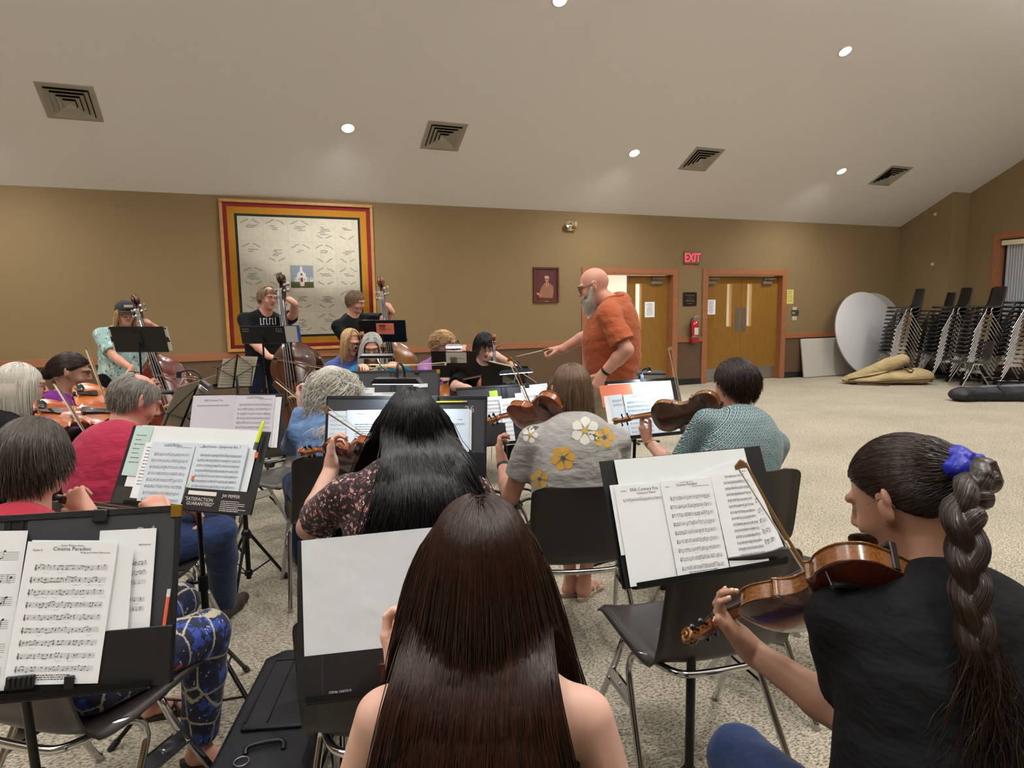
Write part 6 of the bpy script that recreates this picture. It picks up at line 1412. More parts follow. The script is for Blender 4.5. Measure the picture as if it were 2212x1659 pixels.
for (px, py, r0, n, m_, rot) in ((1216, 990, .052, 6, fy_, .2), (1264, 930, .060, 6, fw_, .5), (1306, 945, .045, 5, fy_, .1), (1165, 1035, .04, 5, fy_, .4), (1145, 940, .035, 5, fw_, 0)):
    M4 = backM(I, px, py, 2.3); decal(I, 'shirt', flower(0, 0, r0, n, M4, rot), M4, m_, 'printed_flower', .002); decal(I, 'shirt', disc(0, 0, r0*.2), M4, fg_ if m_ is fy_ else fy_, 'flower_centre', .0035)
for (px, py, a) in ((1285, 945, -.6), (1160, 915, .9), (1150, 925, .2)):
    M4 = backM(I, px, py, 2.3) @ Matrix.Rotation(a, 4, 'Z'); P = [Vector((x, .012*math.sin(PI*(x+.03)/.06), 0)) for x in np.linspace(-.03, .03, 8)]+[Vector((x, -.012*math.sin(PI*(x+.03)/.06), 0)) for x in np.linspace(.03, -.03, 8)[1:-1]]; decal(I, 'shirt', [(P, [tuple(range(len(P)))])], M4, fg_, 'printed_leaf', .002)
BOB = I
# player in the teal print
I = sitter('person from behind in teal lattice print top with short dark hair, playing violin', 28, 1578, 3.02, (1588, 780, 3.25), 55, 'dark shell chair under the player in the teal print', vox=.0045, skin='pink', pitch=-6, w=1.15,
           lw=at(1402, 955, 3.42), lhand=lhand((-.5, .2, 1), (.7, .1, .2)), lpole=(-.2, -.3, -1), rw=at(1520, 1040, 3.35), rhand=rhand((-.5, .1, .3)), shirt=('print_top', tealprint), sleeve=1.28, trousers=('trousers', blackc), shoes=shoeblk, loose=.015, neckcut=.08)
hairall(I, hm_dark, 'short', 5000, .0012, .055, puff=2.0, noise=.28, cols=[], seed=6)
TEAL = I
mb = MB(); p = I['HP'](-.082, -.004, -.03); 
for k in range(1): mb.tube([p+Vector((0, .010*math.cos(a), -.012+.012*math.sin(a))) for a in np.linspace(0, 2*PI, 13)], .0012, 6); 
mb.build('earring', steel, I['root'])
# player in the dark floral top, long black hair
I = sitter('person from behind in dark floral top with long black hair, playing violin', 10, 862, 2.24, (888, 845, 2.32), 0, 'black shell chair with a jacket hung on it, under the player in the floral top', vox=.004, skin='pale', w=1.38, swide=.98, hz=.56,
           lw=at(716, 1012, 2.50), lhand=lhand((-.02, .15, 1), (.8, .15, .1), thumb=(.95, .3, .0)), lpole=(-.6, -.2, -1), rw=at(1000, 1115, 2.62), rhand=rhand((-.5, .2, .1)), shirt=('floral_top', floral), sleeve=.75, trousers=('trousers', blackc), shoes=shoeblk, loose=.016, shirtnoise=.003, chairm=blkshell, chairoff=-.02)
hairall(I, hm_black, 'long', 11000, .0014, .66, cols=cols_back(I, .085), extra=curtain(I, .085, .72, .024, .138), steps=26, noise=.2, curl=.10, curlf=45, seed=12, basecut=False, hl=(-.3, 1.0), puff=2.0, fan=.30)
FLO = I
# white curls, denim shirt
I = sitter('person from behind in washed denim shirt with white wavy hair', 8, 706, 3.46, (714, 797, 3.62), 5, 'black shell chair under the white-haired player in denim', vox=.005, skin='pale', w=1.1,
           lw=pz(650, 3.85, .95), lhand=lhand(), rw=pz(720, 3.9, .98), rhand=rhand(), shirt=('denim_shirt', denimw), sleeve=1.95, trousers=('trousers', denim), shoes=shoeblk, loose=.016, shirtnoise=.003)
def ex(S, I=I): o, R = I['o'], I['R']; S.el(o+R @ Vector((0, -.04, -.05)), (.095, .07, .13), None, .03)
hairall(I, hm_white, 'curly', 4500, .0016, .33, cols=cols_of(I, .02), extra=ex, steps=16, noise=.35, curl=.75, curlf=30, seed=13, basecut=False, puff=2.2)
# man in the red tee
I = sitter('person in crimson t-shirt with thinning grey hair, head bowed to the right', -28, 258, 2.70, (288, 810, 2.92), -72, 'grey-edged shell chair under the man in the crimson t-shirt', vox=.0045, skin='pink', pitch=-28, fem=False, w=1.12, k=1.02,
           lw=pz(400, 3.1, .72), lhand=rhand(), rw=pz(380, 2.75, .70), rhand=rhand(), shirt=('t_shirt', redc), sleeve=.7, trousers=('jeans', denim), shoes=brownshoe, loose=.015, shirtnoise=.003, knees=(pz(455, 3.15, .52), pz(452, 2.88, .53)), feet=(pz(440, 3.32, .085), pz(452, 3.12, .085)), hunch=.08)
hairall(I, hm_salt, 'short', 5200, .0012, .04, noise=.2, cols=[], seed=14, bald=lambda x, y, z: (z > .72 and y > -.45), puff=.5)
mb = MB(); mb.tube([I['nb']+I['u']*.035+(I['fx']*math.cos(a)*.064+I['fy']*math.sin(a)*.062)+I['fy']*.012-I['u']*.018*math.sin(a) for a in np.linspace(0, 2*PI, 25)], .004, 6); mb.build('undershirt_collar', whitec, I['root'])
# short grey-brown hair, lower left
I = sitter('person with short grey-brown hair and blue patterned trousers, behind the stand marked 24', -52, 70, 1.72, (68, 910, 1.93), -42, 'black shell chair with chrome legs at the lower left, under the player in patterned trousers', vox=.004, skin='pink', pitch=-8, k=.98,
           lw=at(352, 1128, 2.05), lhand=dict(dir=cv(-.5, .3, .75), palm=cv(-.6, .5, -.7), curl=(60, 65, 68, 70), thumb=(.6, .5, .5), nails=True), lpole=(-.2, 0, -1), rw=at(190, 1112, 1.98), rhand=dict(dir=cv(-.5, .2, .5), palm=cv(.1, .7, -.5), curl=(40, 45, 50, 55), thumb=(.6, .5, .5)), rpole=(.5, 0, -1),
           shirt=('shirt', redc2), sleeve=1.0, nbz=-.03, shoulderz=-.03, trousers=('patterned_trousers', ikat), loose=.014, knees=(pz(345, 2.22, .50), pz(408, 1.98, .51)), feet=(pz(268, 2.32, .085), pz(372, 2.05, .085)), footdir=(cv(.8, .35), cv(1, -.05)), pantlen=.86, hem=.47, chairoff=.04)
W16 = I
hairall(I, hm_saltd, 'short', 7000, .0010, .07, noise=.16, seed=15, puff=1.6, cols=[], comb=(0, .25, 0))
mb = MB(); p = I['HP'](.083, -.002, -.035); mb.ball(p, .005, 8); mb.build('earring', steel, I['root'])
def sandal(I, i, mname='sandal_brown', col='2a1c14'):
    H, kn, an = I['K'][i]; fd = I['ft'][i]; sd = Vector((fd.y, -fd.x, 0)); a0 = Vector((an.x, an.y, 0)); mb = MB(); pts = []
    for t in np.linspace(0, 2*PI, 24, endpoint=False): c_, s_ = math.cos(t), math.sin(t); w_ = .040+.008*c_; pts.append((a0+fd*(.06+.135*c_)+sd*w_*s_))
    n = 24; mb.add([p+Vector((0, 0, .001)) for p in pts]+[p+Vector((0, 0, .020)) for p in pts], [tuple(range(n-1, -1, -1)), tuple(range(n, 2*n))]+[(k, (k+1) % n, n+(k+1) % n, n+k) for k in range(n)]); so = mb.build('sandal', mat(mname, col, .5) if mname not in bpy.data.materials else bpy.data.materials[mname], I['root'])
    mb = MB()
    for d0, d1 in ((.05, .12), (.09, .07), (.12, .155)): mb.tube([a0+fd*d0+sd*.042+Vector((0, 0, .015)), a0+fd*(d0+d1)/2+sd*.02+Vector((0, 0, .068-.22*(d0+d1)/2)), a0+fd*d1-sd*.01+Vector((0, 0, .070-.25*d1)), a0+fd*d1*.95-sd*.040+Vector((0, 0, .018))], .0055, 6, 0, True, True, 4)
    mb.build('sandal_strap', bpy.data.materials[mname], so); return so
for i_ in (0, 1): sandal(W16, i_); sandal(BOB, i_, 'sandal_cream', 'b5a08c')
# left edge: grey bob with red glasses
I = sitter('person in black with a silver bob and red glasses, playing violin at the left edge', -75, 28, 3.35, (42, 788, 3.42), -88, 'shell chair under the silver-haired player at the left edge', vox=.005, skin='pink', pitch=-6,
           lw=at(285, 905, 3.42), lhand=lhand((.4, .0, .8), (0, -.6, .3)), rw=at(250, 985, 3.2), rhand=rhand(), shirt=('black_top', blackc2), sleeve=1.95, trousers=('trousers', blackc), shoes=shoeblk)
def ex(S, I=I): o, R = I['o'], I['R']; S.el(o+R @ Vector((0, -.04, -.03)), (.096, .08, .09), None, .03)
hairall(I, hm_white, 'bob', 3000, .0014, .26, cols=[(A3(I['nb']), A3(I['o']-Vector((0, .02, .03))), .062, .07)], extra=ex, steps=12, noise=.06, basecut=False, puff=1.6, seed=16)
glasses(I, mat('glasses_red', '6e2030', .3)); KG = I
# purple shirt
I = sitter('person in purple shirt with tied-back dark hair, playing viola beyond the silver-haired player', -70, 128, 4.12, (152, 765, 4.15), -106, 'shell chair under the player in the purple shirt', vox=.005, skin='tan', pitch=-14, w=.95,
           lw=at(330, 862, 4.1), lhand=lhand((.4, .0, .8), (0, -.6, .3)), rw=at(245, 925, 3.85), rhand=rhand(), shirt=('purple_shirt', purplec), sleeve=1.95, trousers=('trousers', blackc), shoes=shoeblk)
hairall(I, hm_dark, 'tied', 3500, .0011, .3, tie=I['o']+I['R'] @ Vector((0, -.125, -.03)), puff=1.2, hl=(-.28, .76), seed=17, noise=.05)
brows(I, hm_dark); S = Sdf(); t0 = I['o']+I['R'] @ Vector((0, -.12, -.03)); S.rc(t0, t0+I['R'] @ Vector((0, -.05, -.03)), .022, .026, .01); S.rc(t0+I['R'] @ Vector((0, -.05, -.03)), t0+I['R'] @ Vector((0, -.06, -.14)), .026, .010, .01); v, f = S.mesh(.004, lambda P: .002*hash_noise(P*np.array((6, 6, 1), F4), 40, 3)); o_ = obj('ponytail', npmesh('ponytail', v, f), I['root'], hm_dark)

# bass players, standing by the wall
def bassist(label, rel, hpx, hD, top, hrel, hz, **kw): return stander(label, rel, hpx, hD, top, hrel, hz, vox=.0055, **kw)
I = bassist('person in dark cap and pale tie-dyed t-shirt, standing with the leftmost double bass', -172, 262, 6.75, (269, 654, 6.75), -165, .86, k=.97, w=1.25, belly=.03, pitch=-12, skin='pink',
            rw=at(284, 796, 6.45), rhand=rhand((.1, -.3, -.8), (.3, -.2, -.2)), lw=at(319, 697, 6.55), lhand=dict(dir=cv(-.8, .1, .3), palm=cv(-.2, .3, -.6), curl=(45, 48, 50, 50)), lpole=(-1, .2, -.3), rpole=(.6, -.3, -.6), shirt=('tie_dye_shirt', tiedye), sleeve=.8, trousers=('trousers', blackc), shoes=shoeblk, hem=.72, loose=.02)
hairall(I, hm_blond, 'bob', 900, .0018, .18, steps=8, noise=.2, cols=[], seed=21); glasses(I, glassfr, .003); CAPI = I
S = Sdf(); o, R = I['o'], I['R']; Rn = np.array([list(R[i]) for i in range(3)], F4); S.el(o+R @ Vector((0, -.012, .048)), (.092, .110, .090), Rn); S.plane(o+R @ Vector((0, 0, .035)), R @ Vector((0, .25, -1))); v, f = S.mesh(.005); cap = obj('cap', npmesh('cap', v, f), I['root'], mat('cap_charcoal', '2a2a2c', .85, noise=(40, 3, O1, .2)))
mb = MB(); pts = [(.080*math.cos(a), .075+.085*math.sin(a), .052-.012*math.cos(a)**2) for a in np.linspace(0, PI, 13)]; q_ = [(.080*math.cos(a), .068+.0*a, .052) for a in np.linspace(0, PI, 13)]
v_ = [o+R @ Vector(p) for p in pts]+[o+R @ Vector(p) for p in q_]; v_ += [p-R @ Vector((0, 0, .006)) for p in v_]; n = 13; mb.add(v_, [(i, i+1, n+i+1, n+i) for i in range(12)]+[(2*n+i, 3*n+i, 3*n+i+1, 2*n+i+1) for i in range(12)]+[(i, 2*n+i, 2*n+i+1, i+1) for i in range(12)], 0, True); mb.build('brim', bpy.data.materials['cap_charcoal'], cap)
mb = MB(); mb.add([o+R @ Vector(p) for p in ((-.040, .088, .088), (.040, .088, .088), (.040, .083, .112), (-.040, .083, .112))], [(0, 1, 2, 3), (3, 2, 1, 0)]); mb.v = [tuple(Vector(p)+R @ Vector((0, .013, 0))) for p in mb.v]; mb.build('cap_patch', mat('patch_white', 'd9d6cc', .7), cap, 'pale rectangular patch')
I = bassist('person in black t-shirt with wire glasses, standing with the middle double bass', -160, 572, 7.1, (577, 619, 7.1), -148, .96, k=1.02, w=1.1, fem=False, pitch=-10, skin='pink',
            rw=at(580, 770, 6.75), rhand=dict(dir=cv(.9, -.2, -.2), palm=cv(0, .2, -1), curl=(40, 45, 48, 50)), lw=at(636, 655, 6.85), lhand=dict(dir=cv(-.8, .0, .6), palm=cv(-.3, .3, -.5), curl=(45, 48, 50, 50)), lpole=(-1, .1, -.6), rpole=(.6, -.4, -.6), shirt=('t_shirt', blackc), sleeve=.72, trousers=('jeans', denimd), shoes=shoeblk, loose=.018)
hairall(I, hm_sandy, 'short', 2200, .0018, .05, noise=.22, cols=[], seed=22, bald=lambda x, y, z: (z > .75 and y > .25)); glasses(I, glasswire, .0022); brows(I, hm_sandy)
M4 = backM(I, 590, 694, 6.2); pl = []; r_ = random.Random(4)
for k in range(9):
    x = -.13+k*.03; h_ = .035+.012*r_.random(); 
    pl.append(([Vector((x, -.035, 0)), Vector((x+.008, -.035, 0)), Vector((x+.008, h_-.0, 0)), Vector((x, h_, 0))], [(0, 1, 2, 3)]))
    if k % 2: pl.append(([Vector((x, h_-.02, 0)), Vector((x+.02, h_-.01, 0)), Vector((x+.02, h_, 0)), Vector((x, h_, 0))], [(0, 1, 2, 3)]))
    else: pl.append(([Vector((x, -.035, 0)), Vector((x+.02, -.035, 0)), Vector((x+.02, -.027, 0)), Vector((x, -.027, 0))], [(0, 1, 2, 3)]))
decal(I, 'shirt', pl, M4, mat('tee_print', 'c9ccd0', .7), 'shirt_lettering', .004); MIDB = I
I = bassist('person in black t-shirt looking down to the right, standing with the right-hand double bass', -150, 790, 7.25, (768, 628, 7.2), -128, .95, k=1.0, w=1.05, fem=False, pitch=-20, roll=10, skin='pink',
            rw=at(800, 775, 6.9), rhand=rhand(), lw=at(846, 672, 7.0), lhand=dict(dir=cv(-.5, .0, .8), palm=cv(-.5, .3, -.3), curl=(45, 48, 50, 50)), lpole=(-1, .1, -.8), shirt=('t_shirt', blackc), sleeve=.75, trousers=('trousers', blackc), shoes=shoeblk, loose=.016)
hairall(I, hm_sandy, 'short', 2200, .0018, .05, noise=.15, cols=[], seed=23); brows(I, hm_sandy); RB = I
mb = MB(); wv = I['WL']; mb.tube([wv+Vector((.031*math.cos(a), .0, .031*math.sin(a))) for a in np.linspace(0, 2*PI, 17)], .006, 6); mb.build('wristband', blackm, I['root'])

# cellists facing us
def cellist(label, rel, hpx, hD, top, hrel, ch, **kw): return sitter(label, rel, hpx, hD, top, hrel, ch, vox=.0055, **kw)
I = cellist('person in blue fleece jacket with a blond bob, behind the player in the teal cardigan', -168, 765, 6.45, (757, 713, 6.35), -152, 'shell chair under the player in the blue fleece', skin='pink', pitch=-18, rw=pz(738, 6.1, .72), lw=at(790, 770, 6.15), lhand=rhand((.2, .0, .9), (0, .5, 0)), shirt=('fleece_jacket', bluef), sleeve=1.95, trousers=('trousers', denim), shoes=shoeblk, loose=.022, w=1.05)
hairall(I, hm_blond, 'bob', 2600, .0020, .20, cols=[(A3(I['nb']), A3(I['o']-Vector((0, .02, .03))), .062, .07)], steps=12, noise=.08, puff=1.8, seed=24, hl=(-.2, 1.1)); glasses(I, glasswire, .0018, round_=True); BLU = I
I = cellist('person in teal cardigan and white blouse with grey bob and dark glasses, playing cello', 178, 810, 5.95, (803, 722, 5.85), 176, 'shell chair under the player in the teal cardigan', skin='pink', pitch=-20, rw=at(778, 800, 5.45), lw=at(862, 792, 5.55), lhand=dict(dir=cv(-.9, .1, .2), palm=cv(-.1, .4, -.7), curl=(35, 40, 42, 45)), lpole=(-1, 0, -.6), shirt=('cardigan', tealc), sleeve=1.95, trousers=('trousers', blackc), shoes=shoeblk, loose=.018)
hairall(I, hm_silver, 'bob', 2800, .0020, .25, cols=[(A3(I['nb']), A3(I['o']-Vector((0, .02, .03))), .062, .07)], steps=12, noise=.06, puff=1.9, seed=25, facez=.035); glasses(I, glassfr, .003); TC = I
S = Sdf(); nb, u_, fy2, fx2 = I['nb'], I['u'], I['fy'], I['fx']; S.el(nb-u_*.12+fy2*.085, (.055, .030, .11), I['T'], .02); S.rc(nb-u_*.02+fx2*.045+fy2*.05, nb-u_*.07+fx2*.02+fy2*.10, .018, .012, .01); S.rc(nb-u_*.02-fx2*.045+fy2*.05, nb-u_*.07-fx2*.02+fy2*.10, .018, .012, .01); v, f = S.mesh(.006); obj('blouse', npmesh('blouse', v, f), I['root'], whitec)
I = cellist('person in lilac hoodie with curly blond hair, playing cello behind a lit stand', -168, 965, 6.5, (957, 716, 6.45), -165, 'black shell chair under the player in the lilac hoodie', skin='pink', pitch=-16, rw=at(950, 812, 6.0), rhand=dict(dir=cv(.6, -.3, -.4), palm=cv(0, .3, -1), curl=(30, 35, 40, 45)), lw=pz(995, 6.15, 1.05), lhand=rhand((.2, 0, 1), (0, .5, 0)), shirt=('hoodie', lilac), sleeve=1.85, trousers=('trousers', blackc), shoes=shoeblk, loose=.022, w=1.1)
hairall(I, hm_blond, 'curly', 1800, .0022, .15, noise=.4, curl=.8, curlf=40, cols=[], seed=26, puff=1.8); glasses(I, glasswire, .0018); PURP = I
S = Sdf(); S.rc(nb, nb, .01); 
I = cellist('person in black t-shirt with straight black hair and round glasses, playing cello', -165, 1040, 6.0, (1046, 721, 5.95), -164, 'shell chair under the young cellist in black', skin='pale', pitch=-26, fem=False, rw=at(1010, 838, 5.5), rhand=rhand((.6, -.4, -.3), (0, .2, -1)), lw=at(1086, 776, 5.75), lhand=dict(dir=cv(-.8, .0, .5), palm=cv(-.2, .4, -.6), curl=(38, 42, 45, 48)), lpole=(-1, 0, -.7), rpole=(.9, -.2, -.6), shirt=('t_shirt', blackc), sleeve=.85, trousers=('trousers', blackc), shoes=shoeblk, w=.95, loose=.018)
hairall(I, hm_black, 'short', 3200, .0019, .09, noise=.06, cols=[], seed=27, puff=1.8, hl=(-.30, .95), comb=(0, .5, 0)); glasses(I, glasswire, .0016, .022, .020, True); YOU = I

# the conductor
I = stander('person conducting in an orange polo shirt, bald with a white beard and glasses', 78, 1316, 4.58, (1283, 580, 4.50), 90, .99, vox=.0045, k=1.04, w=1.06, fem=False, belly=.06, pitch=-20, skin='pink', headback=.055, nbz=.06, shoulderz=.03, hunch=.035, armk=.89,
            rw=at(1212, 755, 4.72), rhand=dict(dir=cv(-1, .05, -.05), palm=cv(0, -.3, -1), curl=((40, 70, 60), (55, 75, 60), (60, 75, 60), (60, 75, 60)), thumb=(.7, .4, .6)), rpole=(.2, 0, -1), lw=at(1302, 808, 4.27), lhand=dict(dir=cv(-.45, .1, -1), palm=cv(.2, .8, 0), curl=(25, 30, 32, 35)), lpole=(-.3, -1, -.1),
            shirt=('polo_shirt', orange), sleeve=.80, trousers=('khaki_trousers', khaki), shoes=brownshoe, loose=.022, shirtnoise=.004, hem=.86, neckcut=.06)
CON = I
S = Sdf(); HP, R, o = I['HP'], I['R'], I['o']; Rn = np.array([list(R[i]) for i in range(3)], F4); kk = I['k']
S.el(HP(0, .055, -.085), (.052*kk, .050*kk, .040*kk), Rn, .02); S.el(HP(0, .068, -.125), (.040*kk, .038*kk, .045*kk), Rn, .03); S.rc(HP(-.068, .015, -.005), HP(-.052, .05, -.075), .012, .022, .02); S.rc(HP(.068, .015, -.005), HP(.052, .05, -.075), .012, .022, .02); S.rc(HP(-.028, .088, -.042), HP(.028, .088, -.042), .008, .008, .01)
S.el(HP(0, .099, -.054), (.020, .014, .0065), Rn, .004, 's')
v, f = S.mesh(.004, lambda P: .002*hash_noise(P*np.array((1, 1, .4), F4), 160, 3)); bd = [v]; r_ = np.random.RandomState(3); idx = r_.choice(len(v), 2200); T = []
dn = np.array(list(R @ Vector((0, .35, -1))))
for i in idx: d = dn+.35*r_.normal(size=3); T.append(v[i]+np.linspace(0, .026, 5)[:, None]*d/np.linalg.norm(d))
V2, F2, t2 = strandmesh(np.stack(T), .0011); me = npmesh('beard', np.concatenate([v, V2]), np.concatenate([f, F2+len(v)])); at_ = me.attributes.new('tone', 'FLOAT', 'POINT'); at_.data.foreach_set('value', np.concatenate([np.full(len(v), .4), t2]).astype(F4)); obj('beard', me, I['root'], hm_white)
glasses(I, glassfr, .0025); brows(I, hm_silver)
mb = MB(); nb, u_, fx2, fy2 = I['nb'], I['u'], I['fx'], I['fy']
for s in (-1, 1): mb.tube([nb-fy2*.055+u_*.035, nb+fx2*s*.055-fy2*.03+u_*.03, nb+fx2*s*.068+fy2*.03+u_*.012, nb+fx2*s*.035+fy2*.085-u_*.03], [.016, .017, .015, .006], 8, 0, True, True, 4)
mb.build('collar', orange, I['shirt_obj'])
def watch(I, W_, E_, m=blackm, r0=.031, t0=.03, name='wrist_watch'):
    d = (I[E_]-I[W_]).normalized(); c = I[W_]+d*t0; a = d.orthogonal().normalized(); b = d.cross(a); mb = MB(); V = []; n = 20
    for k in range(n): w = 2*PI*k/n; p = a*math.cos(w)+b*math.sin(w); V += [c+p*r0-d*.010, c+p*(r0+.004)-d*.010, c+p*(r0+.004)+d*.010, c+p*r0+d*.010]
    mb.add(V, [(k*4+j, k*4+(j+1) % 4, ((k+1) % n)*4+(j+1) % 4, ((k+1) % n)*4+j) for k in range(n) for j in range(4)], 0, True); mb.build(name, m, I['root'])
watch(CON, 'WL', 'EL', blackm, .030*1.04); watch(BOB, 'WL', 'EL', mat('band_charcoal', '2c3034', .5), .028); watch(TEAL, 'WL', 'EL', mat('gold_band', 'b59a62', .3, .8), .027, .02)
# baton
p0, p1 = at(1172, 757, 4.62), at(1115, 770, 4.7); t = thing('conductor_baton', 'white baton in the hand of the conductor', 'baton', p0); mb = MB(); mb.tube([Vector((0, 0, 0)), p1-p0], [.003, .0018], 8); mb.build('stick', mat('baton_white', 'd9d2c4', .5), t); mb = MB(); d = (p0-p1).normalized(); mb.tube([Vector((0, 0, 0)), d*.02, d*.05], [.004, .011, .006], 10); mb.build('handle', mat('cork', '8a6238', .7), t)
# ------------------------------------------------------------------ stands, folders and sheet music
def lampm(): return bpy.data.materials.get('lamp_black') or mat('lamp_black', '1b1d20', .35)
def plevel(px, py, z): return atz(px, py, z)
tabg = mat('sticky_green', 'b9d94a', .7); tabo = mat('sticky_orange', 'e0683c', .7); coral = mat('coral_paper', 'dd7a5c', .75); cov = mat('cover_card', '121214', .5)
def extra_sheet(B, label, corners, off, m=None, draw=None, **kw):     # corners: bl, br, tl pixels
    return B.sheet(label, corners[0], corners[1], tl=corners[2], off=off, m=m, draw=draw, **kw)

# S1: front right, in front of the player with the braid
B1 = Board(plevel(1345, 1273, .76), plevel(1705, 1212, .76), 24); SB1 = B1
c1 = B1.uv(1525, 1243)
desk_stand('black orchestra stand with a round post, in front of the player with the braid', B1, .50, .30, u0=.03, v0=.0, low=True, postu=.50, rot=.9, lipd=.03)
folio('open black folder lined with white card on the stand before the player with the braid', B1, (1345, 1273), (1705, 1212), (1283, 998), pocket=0, m=cov, off=.004)
# white lining, then pockets and pages
extra_sheet(B1, 'blank white card lining the folder before the player with the braid', ((1372, 1240), (1662, 1195), (1301, 998)), .010, whitecard, name='folder_lining', cat='card', group=None)
for k, c in enumerate((((1352, 1273), (1422, 1262), (1318, 1205)), ((1660, 1222), (1705, 1213), (1650, 1150)))):
    t = extra_sheet(B1, ('left', 'right')[k]+' black printed pocket of the folder before the player with the braid', c, .013, cov, name='folder_pocket', cat='folder pocket', group=None)
    mb = MB(); textrows(mb, I4, t[2]*.45, t[2]*.85, t[3]*.08, 1, .01, .004, 3, 0); mb.build('print', whitem, t[0])
extra_sheet(B1, 'back page of the stack at the right of the braid player\'s music, edge showing', ((1560, 1240), (1693, 1180), (1570, 1032)), .015, paperm, draw=music_page(n=8, dens=1.4, seed=51, foot=False))
extra_sheet(B1, 'white page at the far left edge of the braid player\'s music', ((1342, 1200), (1420, 1190), (1305, 1050)), .017, paperm)
extra_sheet(B1, 'photocopied film theme with one line of notes, left of the braid player\'s music', ((1362, 1268), (1465, 1254), (1322, 1050)), .020, paperm,
    draw=lambda mb, W_, h: (textmesh(mb, '20th Century Fox', Matrix.Translation((W_*.93, h*.93, .0005)), W_*.085, 1, 'RIGHT'), textmesh(mb, 'Orchestral Theme', Matrix.Translation((W_*.86, h*.895, .0005)), W_*.055, 1, 'RIGHT'), textmesh(mb, 'Violin I', Matrix.Translation((W_*.12, h*.93, .0005)), W_*.045, 1), stave(mb, I4, W_*.14, W_*.99, h*.83, h*.0055, 5, 1.2)))
extra_sheet(B1, 'dense symphony part at the right of the braid player\'s music', ((1578, 1226), (1662, 1213), (1540, 1026)), .021, paperm, draw=lambda mb, W_, h: (textmesh(mb, 'Symphony No. 7', Matrix.Translation((W_*.36, h*.955, .0005)), W_*.075, 1, 'LEFT'), [stave(mb, I4, W_*.30, W_*.96, h*(.885-.066*k), h*.0055, 70+k, 2.2) for k in range(13)]))
extra_sheet(B1, 'film love theme part lying open in the middle of the braid player\'s music', ((1466, 1254), (1578, 1238), (1427, 1040)), .024, paperm, draw=music_page('Cinema Paradiso', 'Love Theme from', 'Ennio and Andrea Morricone', 9, 1.0, 2, part='Violin I', mx=.10))

# S2: front centre
B2 = Board(plevel(642, 1517, .66), plevel(1175, 1452, .66), 22)
desk_stand('black stand holding the blank white folder before the long-haired player', B2, .50, .28, u0=.02, low=False, rot=.3, lipd=.025, hub=.30)
folio('open black folder with a blank white inside before the long-haired player', B2, (642, 1517), (1175, 1452), (632, 1170), pocket=0, m=cov, off=.004)
extra_sheet(B2, 'blank creased white card filling the folder before the long-haired player', ((658, 1440), (1150, 1372), (651, 1168)), .010, mat('creased_card', 'd4dade', .75, bump=(7, (1, 1, 1), .5, .015)), name='folder_lining', cat='card', group=None)
t = extra_sheet(B2, 'black pocket along the foot of the folder before the long-haired player', ((643, 1515), (1172, 1450), (635, 1421)), .012, cov, name='folder_pocket', cat='folder pocket', group=None)
mb = MB(); textmesh(mb, 'ITEM# 10007019', Matrix.Translation((t[2]*.12, t[3]*.08, .0005)), .007, 0); mb.build('print', whitem, t[0])
mb = MB(); mb.box((t[2]*.095, 0, .0002), (t[2]*.0965, t[3], .0006)); mb.build('crease', mat('crease_grey', '4a4a4c', .7), t[0])

# S3: lower left, marked 24
br = cv(-.722, 1.30, .752); bl = cv(-1.37, 1.19, .752); B3 = Board(bl, br, 20)
desk_stand('black adjustable stand holding the folder marked 24', B3, .50, .30, u0=.12, low=True, postu=.44, rot=.2, lipd=.03)
def folio_uv(label, B, W_, h, u0=0, v0=0, off=.004, pocket=.13, m=None, number=None, pocketm=None, corner=True, loop=.73, group='open music folders'):
    M4 = B.M(u0, v0, off); t = thing('music_folder', label, 'folder', M4.translation, 0, group); t.matrix_world = M4; m = m or foldgrey
    for a, b in ((0, W_/2-.022), (W_/2+.022, W_)): mb = MB(); mb.bbox((a, 0, -.004), (b, h, 0), .001); mb.build('cover_board', m, t)
    mb = MB(); mb.box((W_/2-.022, 0, -.0045), (W_/2+.022, h, -.0015)); mb.tube([(W_/2-.012, 0, -.001), (W_/2-.012, h, -.001)], .003, 6); mb.tube([(W_/2+.012, 0, -.001), (W_/2+.012, h, -.001)], .003, 6); mb.build('spine', leatherm, t)
    for a, b in ((.002, W_/2-.025), (W_/2+.025, W_-.002)): mb = MB(); mb.bbox((a, -.001, .012), (b, pocket, .016), .0015); mb.box((b-.012 if a > .1 else a, -.001, .0), (b if a > .1 else a+.012, pocket, .012)); mb.box((a, -.001, 0), (b, .004, .012)); mb.build('pocket', pocketm or leatherm, t)
    mb = MB()
    for q in ((0, h-.012, W_, h+.002), (0, 0, .010, h), (W_-.010, 0, W_, h)): mb.bbox((q[0], q[1], -.006), (q[2], q[3], .0025), .001)
    mb.build('binding', leatherm, t)
    mb = MB(); mb.bbox((W_*loop, h-.026, 0), (W_*loop+.030, h+.003, .009), .003); mb.build('pencil_loop', leatherm, t)
    if corner: mb = MB(); mb.bbox((W_-.020, h-.024, -.007), (W_+.003, h+.003, .0035), .001); mb.build('brass_corner', bpy.data.materials.get('brass') or mat('brass', 'b8973f', .25, .9), t, 'brass corner cap')
    if number: mb = MB(); scr = textmesh(mb, number, Matrix.Translation((W_*.865, h-.070, .0006)) @ Matrix.Rotation(.05, 4, 'Z'), .042, 0); mb.build('chalk_number', mat('chalk', 'a9a9a6', .8), t, 'chalked '+number)
    return t, M4
W3 = B3.w; fo3, M3 = folio_uv('large black leatherette folder chalked 24 with a brass corner, lower left', B3, W3, .365, number='24', pocket=.115)
extra_sheet(B3, 'edge of a printed part at the very left of the folder marked 24', ((-160, 1500), (8, 1492), (-130, 1150)), .012, paperm, draw=music_page(n=6, seed=60))
